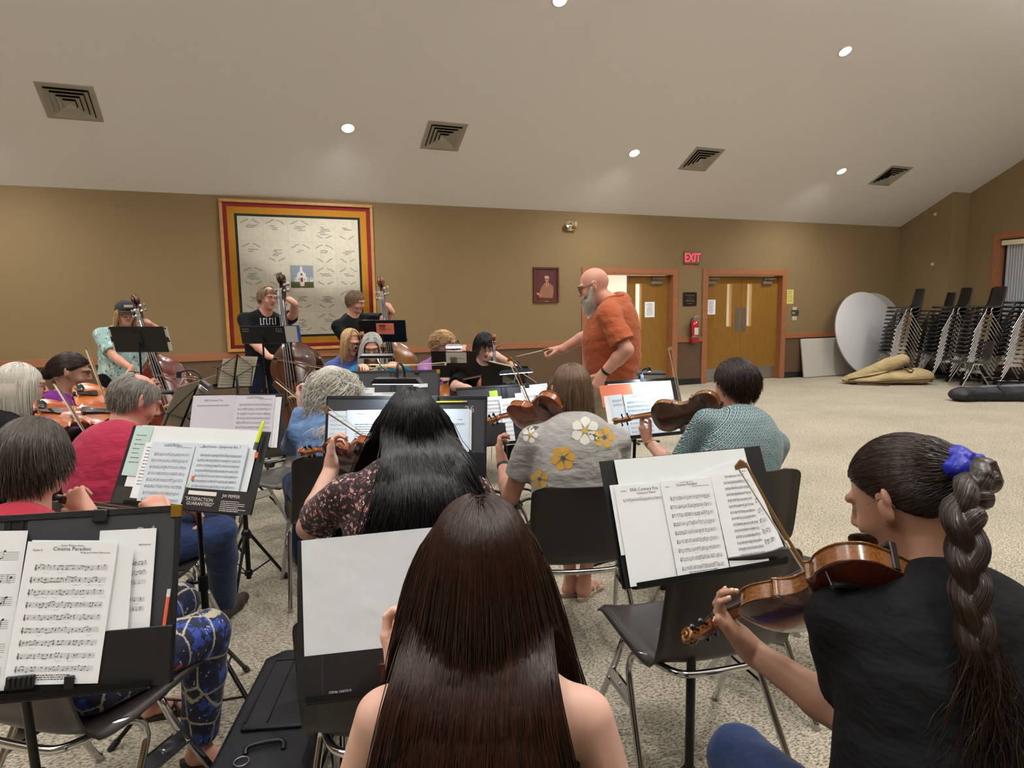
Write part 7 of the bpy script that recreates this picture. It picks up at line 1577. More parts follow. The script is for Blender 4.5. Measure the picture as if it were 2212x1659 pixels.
extra_sheet(B3, 'choir score page behind the film theme in the folder marked 24', ((190, 1440), (318, 1430), (230, 1146)), .010, paperm, draw=lambda mb, W_, h: (textmesh(mb, 'Bill Monroe', Matrix.Translation((W_*.92, h*.87, .0005)), W_*.045, 1, 'RIGHT'), [stave(mb, I4, W_*.25, W_*.88, h*(.72-.07*k), h*.007, 80+k, .8) for k in range(3)], [stave(mb, I4, W_*.3, W_*.88, h*(.45-.07*k), h*.007, 90+k, .8) for k in range(2)]))
extra_sheet(B3, 'folded page tucked behind the film theme, folder marked 24', ((150, 1420), (272, 1410), (222, 1190)), .018, paperm)
for k in range(2): extra_sheet(B3, ('second', 'third')[k]+' sheet under the film theme in the folder marked 24, edge showing', ((12+4*k, 1478), (211+4*k, 1473), (103+4*k, 1172-3*k)), .0205-.0012*k, paperm)
extra_sheet(B3, 'film love theme part in front of the folder marked 24', ((6, 1481), (211, 1476), (99, 1172)), .023, paperm, draw=music_page('Cinema Paradiso', 'Love Theme from', 'Ennio and Andrea Morricone', 9, .9, 7, part='Violin II'))
for k, (px, w_) in enumerate(((42, .052), (148, .018))):
    u0, v0 = B3.uv(px, 1478, .03); t = thing('page_clip', ('wide ribbed', 'small')[k]+' black clip holding the pages of the stand marked 24', 'clip', B3.M(u0, v0).translation, 0); t.matrix_world = B3.M(u0, v0, .024); mb = MB(); mb.bbox((-w_/2, -.01, -.001), (w_/2, .016, .008), .002)
    if k == 0:
        for j in range(5): mb.bbox((-w_/2+.004+j*.0095, -.006, .008), (-w_/2+.010+j*.0095, .013, .011), .001)
    mb.build('clip_body', blackm, t)
def pencil(label, p0, p1, r, m, tipm, eraser=None, name='pencil'):
    p0, p1 = Vector(p0), Vector(p1); t = thing(name, label, 'pencil', p0); d = p1-p0; L = d.length; d.normalize(); mb = MB(); mb.tube([d*.0, d*(L*.86)], r, 6, 0, True, False); mb.build('barrel', m, t)
    mb = MB(); mb.tube([d*(L*.86), d*L], [r, .0006], 6); mb.build('tip', tipm, t)
    if eraser: mb = MB(); mb.tube([-d*.016, d*0], r*1.02, 10); mb.build('eraser', eraser, t)
u0, v0 = B3.uv(361, 1296, .014); T = B3.M(u0, v0, .009); pencil('orange pencil with a white eraser in the pocket of the folder marked 24', T @ Vector((0, .006, 0)), T @ Vector((-.01, -.10, 0)), .0038, tabo, blackm, whitem)

# S4: the stand before the man in crimson, with the merchant's folder
B4 = Board(plevel(237, 1085, .84), plevel(543, 1113, .84), 26)
desk_stand('black folding stand under the folder with white lettering', B4, .48, .26, u0=.08, low=False, rot=1.2, lipd=.02, spread=.32)
folio('black sales folder with white lettering, lined with white card, left of centre', B4, (237, 1085), (543, 1113), (300, 920), pocket=0, m=cov, off=.004)
extra_sheet(B4, 'white card lining of the folder with white lettering', ((262, 1072), (525, 1095), (322, 920)), .009, whitecard, name='folder_lining', cat='card', group=None)
extra_sheet(B4, 'pale green programme page with a holly border, far left of the lettered folder', ((262, 1026), (300, 1029), (302, 920)), .012, mat('pale_green_paper', 'c3dbd6', .8), draw=lambda mb, W_, h: ([textrows(mb, I4, W_*.2, W_*.8, h*(.80-.09*k), 1, .01, .004, k, 1) for k in range(7)], ))
t = extra_sheet(B4, 'black printed pocket with white lettering on the folder left of centre', ((390, 1100), (541, 1113), (403, 1053)), .024, cov, name='folder_pocket', cat='folder pocket', group=None)
mb = MB(); W_, h_ = t[2], t[3]; mb.box((W_*.05, h_*.70, .0002), (W_*.46, h_*.88, .0006)); textmesh(mb, '"SATISFACTION', Matrix.Translation((W_*.02, h_*.44, .0005)), h_*.22, 0); textmesh(mb, 'GUARANTEED"', Matrix.Translation((W_*.06, h_*.24, .0005)), h_*.22, 0); textmesh(mb, 'JW PEPPER', Matrix.Translation((W_*.55, h_*.68, .0005)), h_*.20, 0)
textrows(mb, I4, W_*.55, W_*.92, h_*.50, 5, h_*.085, h_*.045, 7, 0); textrows(mb, I4, W_*.55, W_*.90, h_*.08, 1, h_*.1, h_*.05, 9, 0); mb.build('print', whitem, t[0])
t = extra_sheet(B4, 'plain black pocket at the left foot of the folder left of centre', ((240, 1085), (292, 1089), (256, 1050)), .013, mat('pocket_brown', '2a2723', .6), name='folder_pocket', cat='folder pocket', group=None)
extra_sheet(B4, 'index page beneath the film theme on the lettered folder', ((280, 1075), (392, 1085), (318, 955)), .014, paperm, draw=lambda mb, W_, h: textrows(mb, I4, W_*.05, W_*.3, h*.9, 12, h*.06, h*.02, 3, 1))
extra_sheet(B4, 'film love theme part on the left of the lettered folder', ((292, 1092), (388, 1098), (352, 958)), .018, bluew, draw=music_page('Cinema Paradiso', 'Love Theme from', 'Ennio and Andrea Morricone', 8, 1.0, 12, foot=False))
extra_sheet(B4, 'symphony part with coloured tabs on the right of the lettered folder', ((391, 1098), (505, 1105), (433, 958)), .019, bluew, draw=music_page('Beethoven - Symphony No. 7', None, None, 10, 1.8, 13, foot=False, top=.93, part='Violin II'))
for k, (c, m_, lab) in enumerate(((((412, 1038), (417, 1038), (415, 1028)), tabo, 'orange sticky tab in the gutter of the lettered folder'), (((401, 1052), (405, 1052), (403, 1045)), tabg, 'green sticky tab in the gutter of the lettered folder'), (((549, 989), (556, 989), (551, 977)), tabo, 'orange sticky tab under the highlighter at the right edge of the lettered folder'))): extra_sheet(B4, lab, c, .022, m_, name='sticky_tab', cat='sticky tab', group='sticky tabs')
u0, v0 = B4.uv(551, 972, .024); u1, v1 = B4.uv(570, 910, .024); a_, b_ = B4.M(u0, v0, .026).translation, B4.M(u1, v1, .026).translation; t = thing('highlighter', 'yellow highlighter clipped to the right edge of the lettered folder', 'pen', a_); d = b_-a_; mb = MB(); mb.tube([d*.25, d*.92, d], [.0065, .006, .003], 10); mb.build('barrel', mat('neon_yellow', 'cfe020', .4), t); mb = MB(); mb.tube([d*.0, d*.25], .0072, 10); mb.build('cap', mat('pen_grey', '4c5a5a', .4), t)

# S5: the stand beyond, with the printed film theme at its right
B5 = Board(plevel(405, 962, .82), plevel(605, 968, .82), 18)
desk_stand('black tripod stand left of centre with its three legs on the carpet', B5, .46, .26, u0=.02, low=False, foot=atz(539, 1266), postu=.62, rot=-YAW+.55, lipd=.02, spread=.20, hub=.30)
folio('open black folder on the tripod stand left of centre', B5, (405, 966), (605, 968), (416, 852), pocket=0, m=cov, off=.004)
extra_sheet(B5, 'mostly blank music page, left half of the folder on the tripod stand', ((405, 962), (498, 962), (425, 855)), .010, mat('lilac_white', 'd6d6e0', .75), draw=lambda mb, W_, h: (textmesh(mb, '20th Century Fox', Matrix.Translation((W_*.5, h*.88, .0005)), W_*.06, 1, 'CENTER'), stave(mb, I4, W_*.12, W_*.88, h*.78, h*.006, 4, 1.4)))
for k in range(2): extra_sheet(B5, ('white page sticking out furthest right', 'second white page')[k]+' behind the film theme, folder on the tripod stand', ((508+8*(1-k), 966), (598-8*k, 967), (518+8*(1-k), 858)), .009+.002*k, paperm)
extra_sheet(B5, 'film love theme part, right half of the folder on the tripod stand', ((497, 964), (584, 965), (512, 854)), .015, mat('lilac_white2', 'd9dae4', .75), draw=music_page('Cinema Paradiso', 'Love Theme from', 'Ennio and Andrea Morricone', 9, 1.0, 14))

# S6: marked 26
B6 = Board(plevel(698, 1036, .80), plevel(1050, 1041, .80), 14)
desk_stand('black stand holding the folder marked 26', B6, .50, .30, u0=.08, low=True, lipd=.02)
folio_uv('large black leatherette folder chalked 26, in front of the player in the floral top', B6, B6.w, .36, number='26', pocket=.125, corner=False, loop=.66)
extra_sheet(B6, 'handwritten list at the left of the folder marked 26', ((706, 990), (752, 990), (710, 888)), .008, bluew, draw=lambda mb, W_, h: [scribble(mb, I4, W_*.1, W_*.9, h*(.88-.09*k), h*.03, k+3, 0) for k in range(9)])
extra_sheet(B6, 'typed rehearsal notice at the left of the folder marked 26', ((746, 1000), (838, 1000), (751, 886)), .010, bluew, draw=lambda mb, W_, h: (scribble(mb, I4, W_*.25, W_*.75, h*.92, h*.03, 6, 0), textrows(mb, I4, W_*.2, W_*.9, h*.72, 12, h*.045, h*.018, 8, 0)))
extra_sheet(B6, 'white page behind the short part, right of the folder marked 26', ((950, 972), (1018, 972), (946, 886)), .008, paperm)
extra_sheet(B6, 'short music part at the right of the folder marked 26', ((930, 976), (1013, 976), (925, 884)), .010, bluew, draw=lambda mb, W_, h: (stave(mb, I4, W_*.52, W_*.9, h*.62, h*.010, 4, 1.3), textrows(mb, I4, W_*.7, W_*.88, h*.74, 1, .01, .004, 4, 0)))
u0, v0 = B6.uv(1001, 868, .008); M6 = B6.M(u0, v0, .012); pencil('yellow pencil in the loop at the top of the folder marked 26', M6.translation, B6.M(u0-.155, v0-.002, .012).translation, .0036, mat('pencil_yellow', 'e3d022', .4), blackm, mat('eraser_pink', 'c98a86', .6))
def clip_lamp(label, p, w, xdir, face, neck=None, lit=.0, col=(.75, .88, 1.0), body=None, power=0, glow=None, h=.028):
    """slim LED clip light: bar housing, gooseneck and clip; face: where the light goes"""
    p = Vector(p); t = thing('stand_lamp', label, 'lamp', p); x = Vector(xdir).normalized(); z = -perp(x, face); y = z.cross(x)
    T = Matrix(((x.x, y.x, z.x, 0), (x.y, y.y, z.y, 0), (x.z, y.z, z.z, 0), (0, 0, 0, 1))); mb = MB()
    mb.prism([(-w/2, 0), (w/2, 0), (w/2-.02, .022), (-w/2+.02, .022)], 1, -h, h, 0, T); mb.build('shade', body or lampm(), t)
    mb = MB(); mb.box((-w/2+.008, -h*.7, -.003), (w/2-.008, h*.7, -.0005), 0, T); mb.build('led_strip', glow or (bpy.data.materials.get('led_glow') or mat('led_glow', 'ffffff', .5, emit='e8f4ff', es=6)), t)
    if neck: q = [Vector(a)-p for a in neck]; mb = MB(); mb.tube(q, .0055, 8, 0, True, True, 5); mb.build('gooseneck', lampm(), t); mb = MB(); e = q[-1]; mb.bbox(tuple(e-Vector((.014, .012, .03))), tuple(e+Vector((.014, .012, .012))), .004); mb.build('clip', lampm(), t)
    if power:
        l = bpy.data.lights.new('led_light', 'AREA'); l.shape = 'RECTANGLE'; l.size = w*.9; l.size_y = .02; l.energy = power; l.color = col; o = bpy.data.objects.new('led_light', l); COL.objects.link(o); o.parent = t; o.matrix_local = T @ Matrix.Translation((0, 0, -.008))
    return t
tp6 = B6.M(B6.w*.48, .36, 0)
clip_lamp('black stand lamp lighting the folder marked 26, above the black-haired head', tp6 @ Vector((0, .045, .10)), .215, B6.x, (tp6 @ Vector((0, -.35, -.10)))-tp6.translation, neck=[tp6 @ Vector((0, .062, .098)), tp6 @ Vector((0, .13, .09)), tp6 @ Vector((0, .11, -.01)), tp6 @ Vector((0, .0, -.005))], power=1.7)

# S7: before the player in the teal print
B7 = Board(plevel(1328, 950, .80), plevel(1486, 935, .80), 20)
desk_stand('black stand with a round post before the player in the teal print', B7, B7.w, .33, low=True, lipd=.022, postu=.35, rot=.8)
folio('open black folder on the brightly lit stand before the player in the teal print', B7, (1326, 950), (1484, 936), (1276, 838), pocket=0, m=cov, off=.003)
extra_sheet(B7, 'white card lining of the brightly lit folder', ((1332, 947), (1470, 934), (1280, 838)), .006, whitecard, name='folder_lining', cat='card', group=None)
extra_sheet(B7, 'coral sheet showing above the pages on the brightly lit stand', ((1303, 880), (1372, 873), (1291, 834)), .008, coral, name='coral_sheet', cat='paper', group=None)
extra_sheet(B7, 'white page at the far left of the brightly lit stand', ((1316, 930), (1340, 928), (1292, 858)), .009, paperm)
extra_sheet(B7, 'short part at the left of the brightly lit stand', ((1334, 948), (1362, 944), (1303, 857)), .011, bluew, draw=lambda mb, W_, h: [stave(mb, I4, W_*.2, W_*.95, h*(.84-.1*k), h*.010, 4+k, 1.2) for k in range(2)])
extra_sheet(B7, 'film love theme part in the middle of the brightly lit stand', ((1362, 944), (1420, 938), (1334, 855)), .013, bluew, draw=music_page('Cinema Paradiso', 'Love Theme from', None, 8, 1.0, 21))
extra_sheet(B7, 'dense symphony part at the right of the brightly lit stand', ((1420, 938), (1462, 934), (1401, 850)), .012, bluew, draw=music_page('Symphony No. 7', None, None, 10, 2.0, 22, foot=False))
tp7 = B7.M(B7.w*.50, .345, 0)
clip_lamp('tiny clip lamp on the top edge of the brightly lit stand', tp7 @ Vector((0.02, .018, .055)), .03, B7.x, (tp7 @ Vector((.0, -.10, -.055)))-tp7.translation, neck=[tp7 @ Vector((.02, .03, .053)), tp7 @ Vector((.01, .035, .02)), tp7 @ Vector((0, .0, -.004))], power=1.5, col=(.72, .90, 1.0), h=.012)

# S8: the folder left of the flowered tee
B8 = Board(plevel(1000, 968, .75), plevel(1200, 948, .75), 18)
desk_stand('black stand behind the violin of the player in the flowered tee', B8, B8.w, .30, low=True, lipd=.02, postu=.60)
folio_uv('open black folder with a green note, beyond the player in the flowered tee', B8, B8.w, .34, pocket=.12, corner=False)
extra_sheet(B8, 'lime green sticky note at the top of the folder beyond the flowered tee', ((1058, 858), (1076, 856), (1056, 845)), .006, tabg, name='sticky_note', cat='sticky note', group=None)
extra_sheet(B8, 'densely printed part left of the violin scroll, beyond the flowered tee', ((1048, 915), (1090, 912), (1045, 858)), .010, paperm, draw=music_page(None, None, None, 6, 1.9, 31, foot=False))
extra_sheet(B8, 'long printed part right of the violin neck, beyond the flowered tee', ((1094, 962), (1140, 956), (1084, 862)), .018, paperm, draw=music_page(None, None, None, 9, 1.2, 32, foot=False))
extra_sheet(B8, 'upper right page beyond the brown bob', ((1120, 900), (1180, 893), (1112, 850)), .012, paperm, draw=music_page(None, None, None, 4, 1.2, 33, foot=False))
extra_sheet(B8, 'blank white page standing highest beyond the brown bob', ((1130, 870), (1188, 863), (1122, 834)), .009, paperm)
tp8 = B8.M(B8.w*.62, .35, 0)
clip_lamp('slate grey stand lamp on the folder beyond the flowered tee', at(1115, 806, 3.72), .20, cv(1, -.15, .08), cv(-.05, -.1, -1), neck=[at(1130, 800, 3.74), at(1112, 780, 3.82), at(1122, 790, 3.9), tp8 @ Vector((0, 0, -.01))], body=mat('slate_plastic', '3c444c', .35), power=.35)

# S9: before the white-haired player
B9 = Board(plevel(745, 918, .79), plevel(950, 914, .79), 18)
desk_stand('black stand before the white-haired player in denim', B9, B9.w, .30, low=True, lipd=.02)
folio_uv('open black folder with a brass corner before the white-haired player in denim', B9, B9.w, .35, pocket=.11, corner=True)
extra_sheet(B9, 'printed part at the left of the white-haired player\'s folder', ((762, 905), (808, 904), (765, 838)), .010, paperm, draw=music_page('THE FISHERMAN', None, None, 5, 1.2, 41, foot=False))
extra_sheet(B9, 'film theme part in the middle of the white-haired player\'s folder', ((806, 906), (870, 905), (806, 848)), .011, paperm, draw=music_page('Cinema Paradiso', None, None, 6, 1.2, 42, foot=False))
extra_sheet(B9, 'loose white slip at the top right of the white-haired player\'s folder', ((893, 838), (924, 836), (893, 830)), .008, paperm)

# stands seen from behind, their players facing us
def backdesk(label, tlpx, brpx, D, zb=None, tilt=18, wadd=0, **kw):
    """tlpx/brpx: pixel corners of the desk as seen from its back"""
    x0, y0 = tlpx; x1, y1 = brpx; b = at(x1, y1, D); a = at(x0, y1, D); B = Board(b, a, tilt); p = atplane(x0, y0, B.o, B.n)-B.o; h = p.dot(B.y); return B, desk_stand(label, B, B.w, h, **kw)
def backpaper(B, label, px0, py0, px1, py1, m, off=-.012, draw=None, **kw):
    """paper fixed on the back of a desk, facing us"""
    p = atplane(px0, py1, B.o+B.n*off, B.n); q = atplane(px1, py1, B.o+B.n*off, B.n); r_ = atplane(px0, py0, B.o+B.n*off, B.n); x = (q-p); W_ = x.length; x.normalize(); y = (r_-p); h = y.length; y = (y-x*y.dot(x)).normalized(); z = x.cross(y)
    M4 = Matrix(((x.x, y.x, z.x, p.x), (x.y, y.y, z.y, p.y), (x.z, y.z, z.z, p.z), (0, 0, 0, 1))); t = thing(kw.get('name', 'paper_sign'), label, kw.get('cat', 'paper'), p); t.matrix_world = M4; mb = MB(); mb.box((0, 0, -.0006), (W_, h, 0)); mb.build('paper', m, t)
    if draw: mb = MB(); draw(mb, W_, h); mb.mi = [0]*len(mb.mi); mb.build('print', inkm, t)
    return t
B10, _ = backdesk('black desk stand in front of the double bass player with the cap', (251, 705), (365.5, 759), 6.0, low=True, holes=False)
zeb = voromat('zebra_cloth', 'c9c4bb', [('1a1a1a', 9, .30)], 9, coordscale=(1, 1, .35)); 
for k, (a, b) in enumerate(((246, 252), (365, 373))): backpaper(B10, ('left', 'right')[k]+' edge of the zebra-striped folder on the stand of the player with the cap', a, 707, b, 757, zeb, off=.004, name='striped_folder', cat='folder')
B11, _ = backdesk('black perforated desk stand in front of the middle double bass player', (524, 704), (619, 741), 6.2, low=True, holes=True)
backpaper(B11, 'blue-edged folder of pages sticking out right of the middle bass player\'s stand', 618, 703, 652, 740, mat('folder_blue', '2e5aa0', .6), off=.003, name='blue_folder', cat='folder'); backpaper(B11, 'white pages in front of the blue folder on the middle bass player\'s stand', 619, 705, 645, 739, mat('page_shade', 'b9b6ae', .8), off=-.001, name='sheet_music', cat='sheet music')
B12, _ = backdesk('black desk stand with a coral sign in front of the right-hand double bass player', (779, 691), (879, 738), 6.45, low=True, holes=False)
backpaper(B12, 'coral paper sign on the back of the right-hand bass player\'s stand', 814, 698.5, 852, 722, coral, draw=lambda mb, W_, h: textmesh(mb, 'Mark Petterson', Matrix.Translation((W_/2, h*.42, .0005)), h*.16, 1, 'CENTER'))
B13, _ = backdesk('black perforated desk stand in front of the cellist in the teal cardigan', (796, 806), (930, 832), 5.15, low=True, holes=True, tilt=14)
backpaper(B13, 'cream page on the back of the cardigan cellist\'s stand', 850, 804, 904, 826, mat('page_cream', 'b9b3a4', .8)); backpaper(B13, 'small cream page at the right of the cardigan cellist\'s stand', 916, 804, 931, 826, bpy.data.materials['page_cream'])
clip_lamp('long black stand lamp with a lit edge before the cellist in the cardigan', at(815, 772, 5.25), .29, cv(1, 0, -.01), cv(0, .15, -1), neck=[at(815, 772, 5.28), at(822, 790, 5.2), at(834, 800, 5.15), at(838, 812, 5.12)], power=.5, h=.04, col=(1, .9, .7), glow=mat('warm_led', 'ffffff', .5, emit='ffe9b8', es=3))
B14, _ = backdesk('black desk stand with name sign and lit lamp, before the cellist in lilac', (934, 758), (1030, 814), 5.85, low=True, holes=False)
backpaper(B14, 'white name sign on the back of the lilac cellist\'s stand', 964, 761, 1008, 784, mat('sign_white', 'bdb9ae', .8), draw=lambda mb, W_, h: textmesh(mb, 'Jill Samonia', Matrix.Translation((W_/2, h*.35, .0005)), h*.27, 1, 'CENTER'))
clip_lamp('glowing white LED lamp on the stand in front of the cellist in lilac', at(981, 750, 5.80), .155, cv(1, 0, 0), cv(0, -.25, -1), neck=[at(985, 747, 5.82), at(988, 735, 5.84), at(992, 745, 5.86), at(988, 762, 5.82)], power=.5, col=(.9, .97, 1), glow=mat('led_bright', 'ffffff', .5, emit='f2faff', es=14), body=mat('lamp_clear', 'b9c4c8', .2), h=.034)
B15, _ = backdesk('black desk stand with a name sign in front of the young cellist', (1040, 790), (1140, 843), 5.1, low=True, holes=False)
backpaper(B15, 'white name sign under the slate lamp, on the young cellist\'s stand', 1086, 811, 1128, 829, bpy.data.materials['sign_white'], draw=lambda mb, W_, h: textmesh(mb, 'defrangesco', Matrix.Translation((W_/2, h*.35, .0005)), h*.30, 1, 'CENTER'))
# the conductor's stand, desk facing him
Bc = Board(cv(.27, 4.50, .93), cv(.04, 5.12, .93), 55); desk_stand('wide low-tilted black desk stand in front of the conductor', Bc, Bc.w, .34, low=True, holes=False)
Mc = Bc.M(.08, .0, .012); t = thing('score_book', 'open score lying on the conductor\'s stand', 'book', Mc.translation); t.matrix_world = Mc; mb = MB(); mb.bbox((0, 0, -.008), (.25, .32, .004), .002); mb.bbox((.255, 0, -.008), (.50, .32, .004), .002); mb.build('pages', mat('score_paper', 'b5ada0', .8), t); mb = MB(); mb.bbox((-.005, -.005, -.011), (.505, .325, -.009), .001); mb.build('cover', mat('score_cover', '6a5b4a', .7), t)
# folding wire stand with pages
a, b = at(544, 834, 5.0), at(462, 839, 4.8); B16 = Board(a, b, 20)
desk_stand('folding wire stand seen from behind with two pages on it', B16, B16.w, .27, wire=True, low=False, spread=.25, hub=.3)
for k, (c, lab) in enumerate((((462, 838, 490, 773), 'left page on the folding wire stand seen from behind'), ((506, 836, 531, 769), 'right page on the folding wire stand seen from behind'))): pass
backpaper(B16, 'left page on the folding wire stand seen from behind', 470, 775, 506, 837, creamm, off=.004, draw=music_page(None, None, None, 9, 1.3, 61, foot=False), name='sheet_music', cat='sheet music')
backpaper(B16, 'right page on the folding wire stand seen from behind', 507, 770, 544, 834, creamm, off=.004, draw=music_page(None, None, None, 9, 1.3, 62, foot=False), name='sheet_music', cat='sheet music')
# tan folder seen obliquely, facing the two players at the left
B17 = Board(cv(-2.02, 4.15, .82), cv(-1.92, 3.45, .82), 24)
desk_stand('wire stand facing the two violinists at the left', B17, B17.w, .30, wire=True, low=False, spread=.25, hub=.3)
tanc = mat('folder_tan', '8c8069', .75, noise=(4, 3, O1, .1)); t = thing('music_folder', 'weathered tan folder on the stand facing the two violinists at the left', 'folder', B17.o); t.matrix_world = B17.M(-.02, 0, .004)
for k in range(2): mb = MB(); mb.bbox((.01+k*(B17.w/2+.01), 0, -.003), (B17.w/2+.0+k*(B17.w/2+.02), .33, 0), .001); mb.build('cover_board', tanc, t)
for k in range(3): Mk = B17.M(.06+.2*k, .0, .008+.003*k); t = thing('sheet_music', ('far', 'middle', 'near')[k]+' page on the stand facing the two violinists at the left', 'sheet music', Mk.translation); t.matrix_world = Mk; mb = MB(); mb.box((0, 0, -.0006), (.22, .29-.02*k, 0)); mb.build('page', creamm, t); mb = MB(); music_page(None, None, None, 8, 1.1, 70+k, foot=False)(mb, .22, .29-.02*k); mb.mi = [0]*len(mb.mi); mb.build('print', inkm, t)
clip_lamp('grey clip lamp with a curved chrome neck beside the tan folder', at(440, 833, 3.9), .09, cv(.6, .2, -.6), cv(-.4, 0, -1), neck=[at(436, 822, 3.9), at(428, 806, 3.9), at(408, 799, 3.9), at(386, 806, 3.9)], body=mat('lamp_grey', '55565a', .4))
# chairs standing free among the players
chair_at('brown shell chair standing empty before the braid player, seat towards the left', 1488, 1300, 2.09, 15)
chair_at('second empty shell chair, half hidden behind the braid player\'s violin', 1712, 1250, 2.55, -140)
chair_at('empty black shell chair beyond the front stand with the blank white folder', 872, 1400, 1.74, 2, blkshell)
chair_at('grey shell chair beyond the wire stand, back towards us', 565, 850, 4.95, 5, greyshell)
chair_at('grey shell chair beside the white-haired player, turned to the left', 610, 880, 4.25, 150, greyshell)
# ------------------------------------------------------------------ violins, cellos, basses and bows
def vio(label, B, S_, up, back, rib, top=None, L=.355, kind='violin', name='violin', cat='violin', group='violins', detail=1):
    y = (Vector(S_)-Vector(B)).normalized(); z = perp(y, up); x = y.cross(z); M4 = Matrix(((x.x*L, y.x*L, z.x*L, B[0]), (x.y*L, y.y*L, z.y*L, B[1]), (x.z*L, y.z*L, z.z*L, B[2]), (0, 0, 0, 1)))
    t = thing(name, label, cat, (0, 0, 0), 0, group); t.matrix_world = M4; make_instrument(kind, top or rib, rib, ebony, t, detail)
    for ch in [c for c in bpy.data.objects if c.parent == t]:
        if ch.name.startswith('back_plate'): ch.data.materials[0] = back
    print('INST', label[:20], 'dist/L', round((Vector(S_)-Vector(B)).length/L, 2)); return t, M4
vA, MA = vio('violin with dark back and golden-brown ribs, held by the player with the braid', at(1941, 1203, 1.13), at(1470, 1375, 1.54), cv(-.1, .95, .20), varnish('back_mahogany', '3a140a', '57230f'), varnish('rib_gold', '8d5a22', '5c2f10', 26))
vB, MB_ = vio('reddish-brown violin held by the player in the flowered grey tee', at(1225, 878, 2.86), at(1056, 907, 3.28), cv(-.1, 1, .25), varnish('back_red', '5c2410', '6e3016'), varnish('rib_amber', '9c5a20', '7a3a14', 22))
vC, MC = vio('dull brown violin held by the player in the teal print', at(1560, 880, 3.16), at(1335, 907, 3.48), cv(-.1, 1, .15), varnish('back_brown', '3c2413', '4a2e19'), varnish('rib_honey', '94622a', '6b3f18', 22))
vD, MD = vio('glossy orange-ribbed violin held by the player in the dark floral top', at(838, 985, 2.46), at(652, 972, 2.84), cv(0, .9, .42), varnish('back_plum', '4a2018', '5c2a1c'), varnish('rib_orange', 'a05a1c', '7a350f', 34))
vE, ME = vio('violin of the long-haired player nearest the camera, only pegs and scroll showing', at(1020, 1400, 1.20), at(802, 1428, 1.62), cv(-.3, .5, .8), vio_back, varnish('rib_russet', '6b3420', '4c2114', 22))
vF, MF = vio('reddish orange violin held by the silver-haired player at the left edge', at(76, 895, 3.22), at(318, 893, 3.62), cv(.05, -.75, .65), vio_back, varnish('rib_cherry', '8a3c14', '6b260e', 14), varnish('top_cherry', 'b5621c', '8a2e12', 5))
vG, MG = vio('bright orange viola held by the player in the purple shirt', at(160, 858, 3.90), at(380, 850, 4.30), cv(.1, -.7, .7), vio_back, vio_rib, varnish('top_orange', 'c46a1c', 'a8500f', 6), L=.40, name='viola', cat='viola')
def big(kind, label, B, S_, up, top, rib, L=None, **kw):
    L = L or (Vector(S_)-Vector(B)).length/1.62; return vio(label, B, S_, up, rib, rib, top, L=L, kind=kind, name={'cello': 'cello', 'bass': 'double_bass'}[kind], cat={'cello': 'cello', 'bass': 'double bass'}[kind], group={'cello': 'cellos', 'bass': 'double basses'}[kind], **kw)
big('bass', 'dark red double bass held by the player with the cap', pz(392, 6.15, .20), at(290, 645, 6.55), cv(.25, -1, .12), varnish('bass_red', '4a160e', '6b2416', 4), varnish('bass_red_side', '3a120c', '521c12', 4))
big('bass', 'dark brown double bass held by the left of two players before the quilt', pz(652, 6.35, .18), at(604, 598, 6.85), cv(-.10, -1, .12), varnish('bass_brown', '3c1f12', '55301c', 4), varnish('bass_brown_side', '2e170e', '432515', 4))
big('bass', 'honey-brown double bass of the right-hand bass player, partly hidden by the cellists', pz(872, 6.75, .18), at(821, 606, 7.0), cv(.0, -1, .12), varnish('bass_honey', '7a4a1e', '8f5c2a', 4), varnish('bass_honey_side', '5c3416', '74461f', 4))
big('cello', 'dark cello of the player in the teal cardigan, scroll beside her head', pz(822, 4.95, .32), at(828, 748, 5.6), cv(-.1, -1, .3), vio_dark, vio_dark)
big('cello', 'brown cello of the player in the blue fleece, scroll behind her hair', pz(785, 5.55, .32), at(782, 722, 6.3), cv(0, -1, .3), varnish('cello_chestnut', '6b3218', '53230f', 6), vio_rib)
big('cello', 'bright orange cello of the player in the lilac hoodie, seen below her stand', pz(976, 5.55, .30), pz(980, 6.15, 1.20), cv(-.1, -1, .3), varnish('cello_orange', 'c0701a', 'a85a12', 5), vio_rib)
big('cello', 'reddish cello of the young player in black, scroll and pegs beside his head', pz(1062, 5.45, .46), at(1067, 728, 5.72), cv(.25, -1, .3), varnish('cello_red', '7a2c14', '94401c', 6), vio_rib)
# bows
bow('pale bow of the player with the braid, its tip in front of the sheet music', at(1890, 1440, 1.36), at(1610, 1000, 1.40), cv(-.6, .2, -.3), stick=bowstl)
bow('bow of the player in the flowered tee, rising past the conductor\'s stand', at(1248, 1085, 3.12), at(1106, 775, 3.08), cv(-.7, .2, -.3), stick=bowstl)
bow('bow of the player in the teal print, its tip rising above the open carpet', at(1512, 1035, 3.3), at(1452, 752, 3.45), cv(-.7, .2, -.1), stick=mat('bow_pale', '8f7d63', .4))
bow('brown bow of the player in the floral top, crossing the folder marked 26', at(1005, 1110, 2.58), at(701, 888, 2.50), cv(.5, .2, .8), stick=bowstl)
bow('reddish bow of the white-haired player, beyond the folder on the tripod stand', at(745, 935, 3.85), at(597, 817, 3.95), cv(-.5, .1, -.8))
bow('pink-haired bow of the long-haired player nearest the camera, lower right of her hair', at(1400, 1722, 1.16), at(1120, 1484, 1.40), cv(-.4, .1, -1), stick=mat('bow_dark_red', '3c1210', .4))
bow('bow held level under the chin of the player with grey-brown hair', at(131, 1072, 1.97), at(395, 1103, 2.45), cv(0, 0, -1))
bow('bow of the silver-haired player, slanting down in front of her violin', at(265, 1052, 3.14), at(120, 822, 3.3), cv(-.6, .1, -.3), stick=bowst)
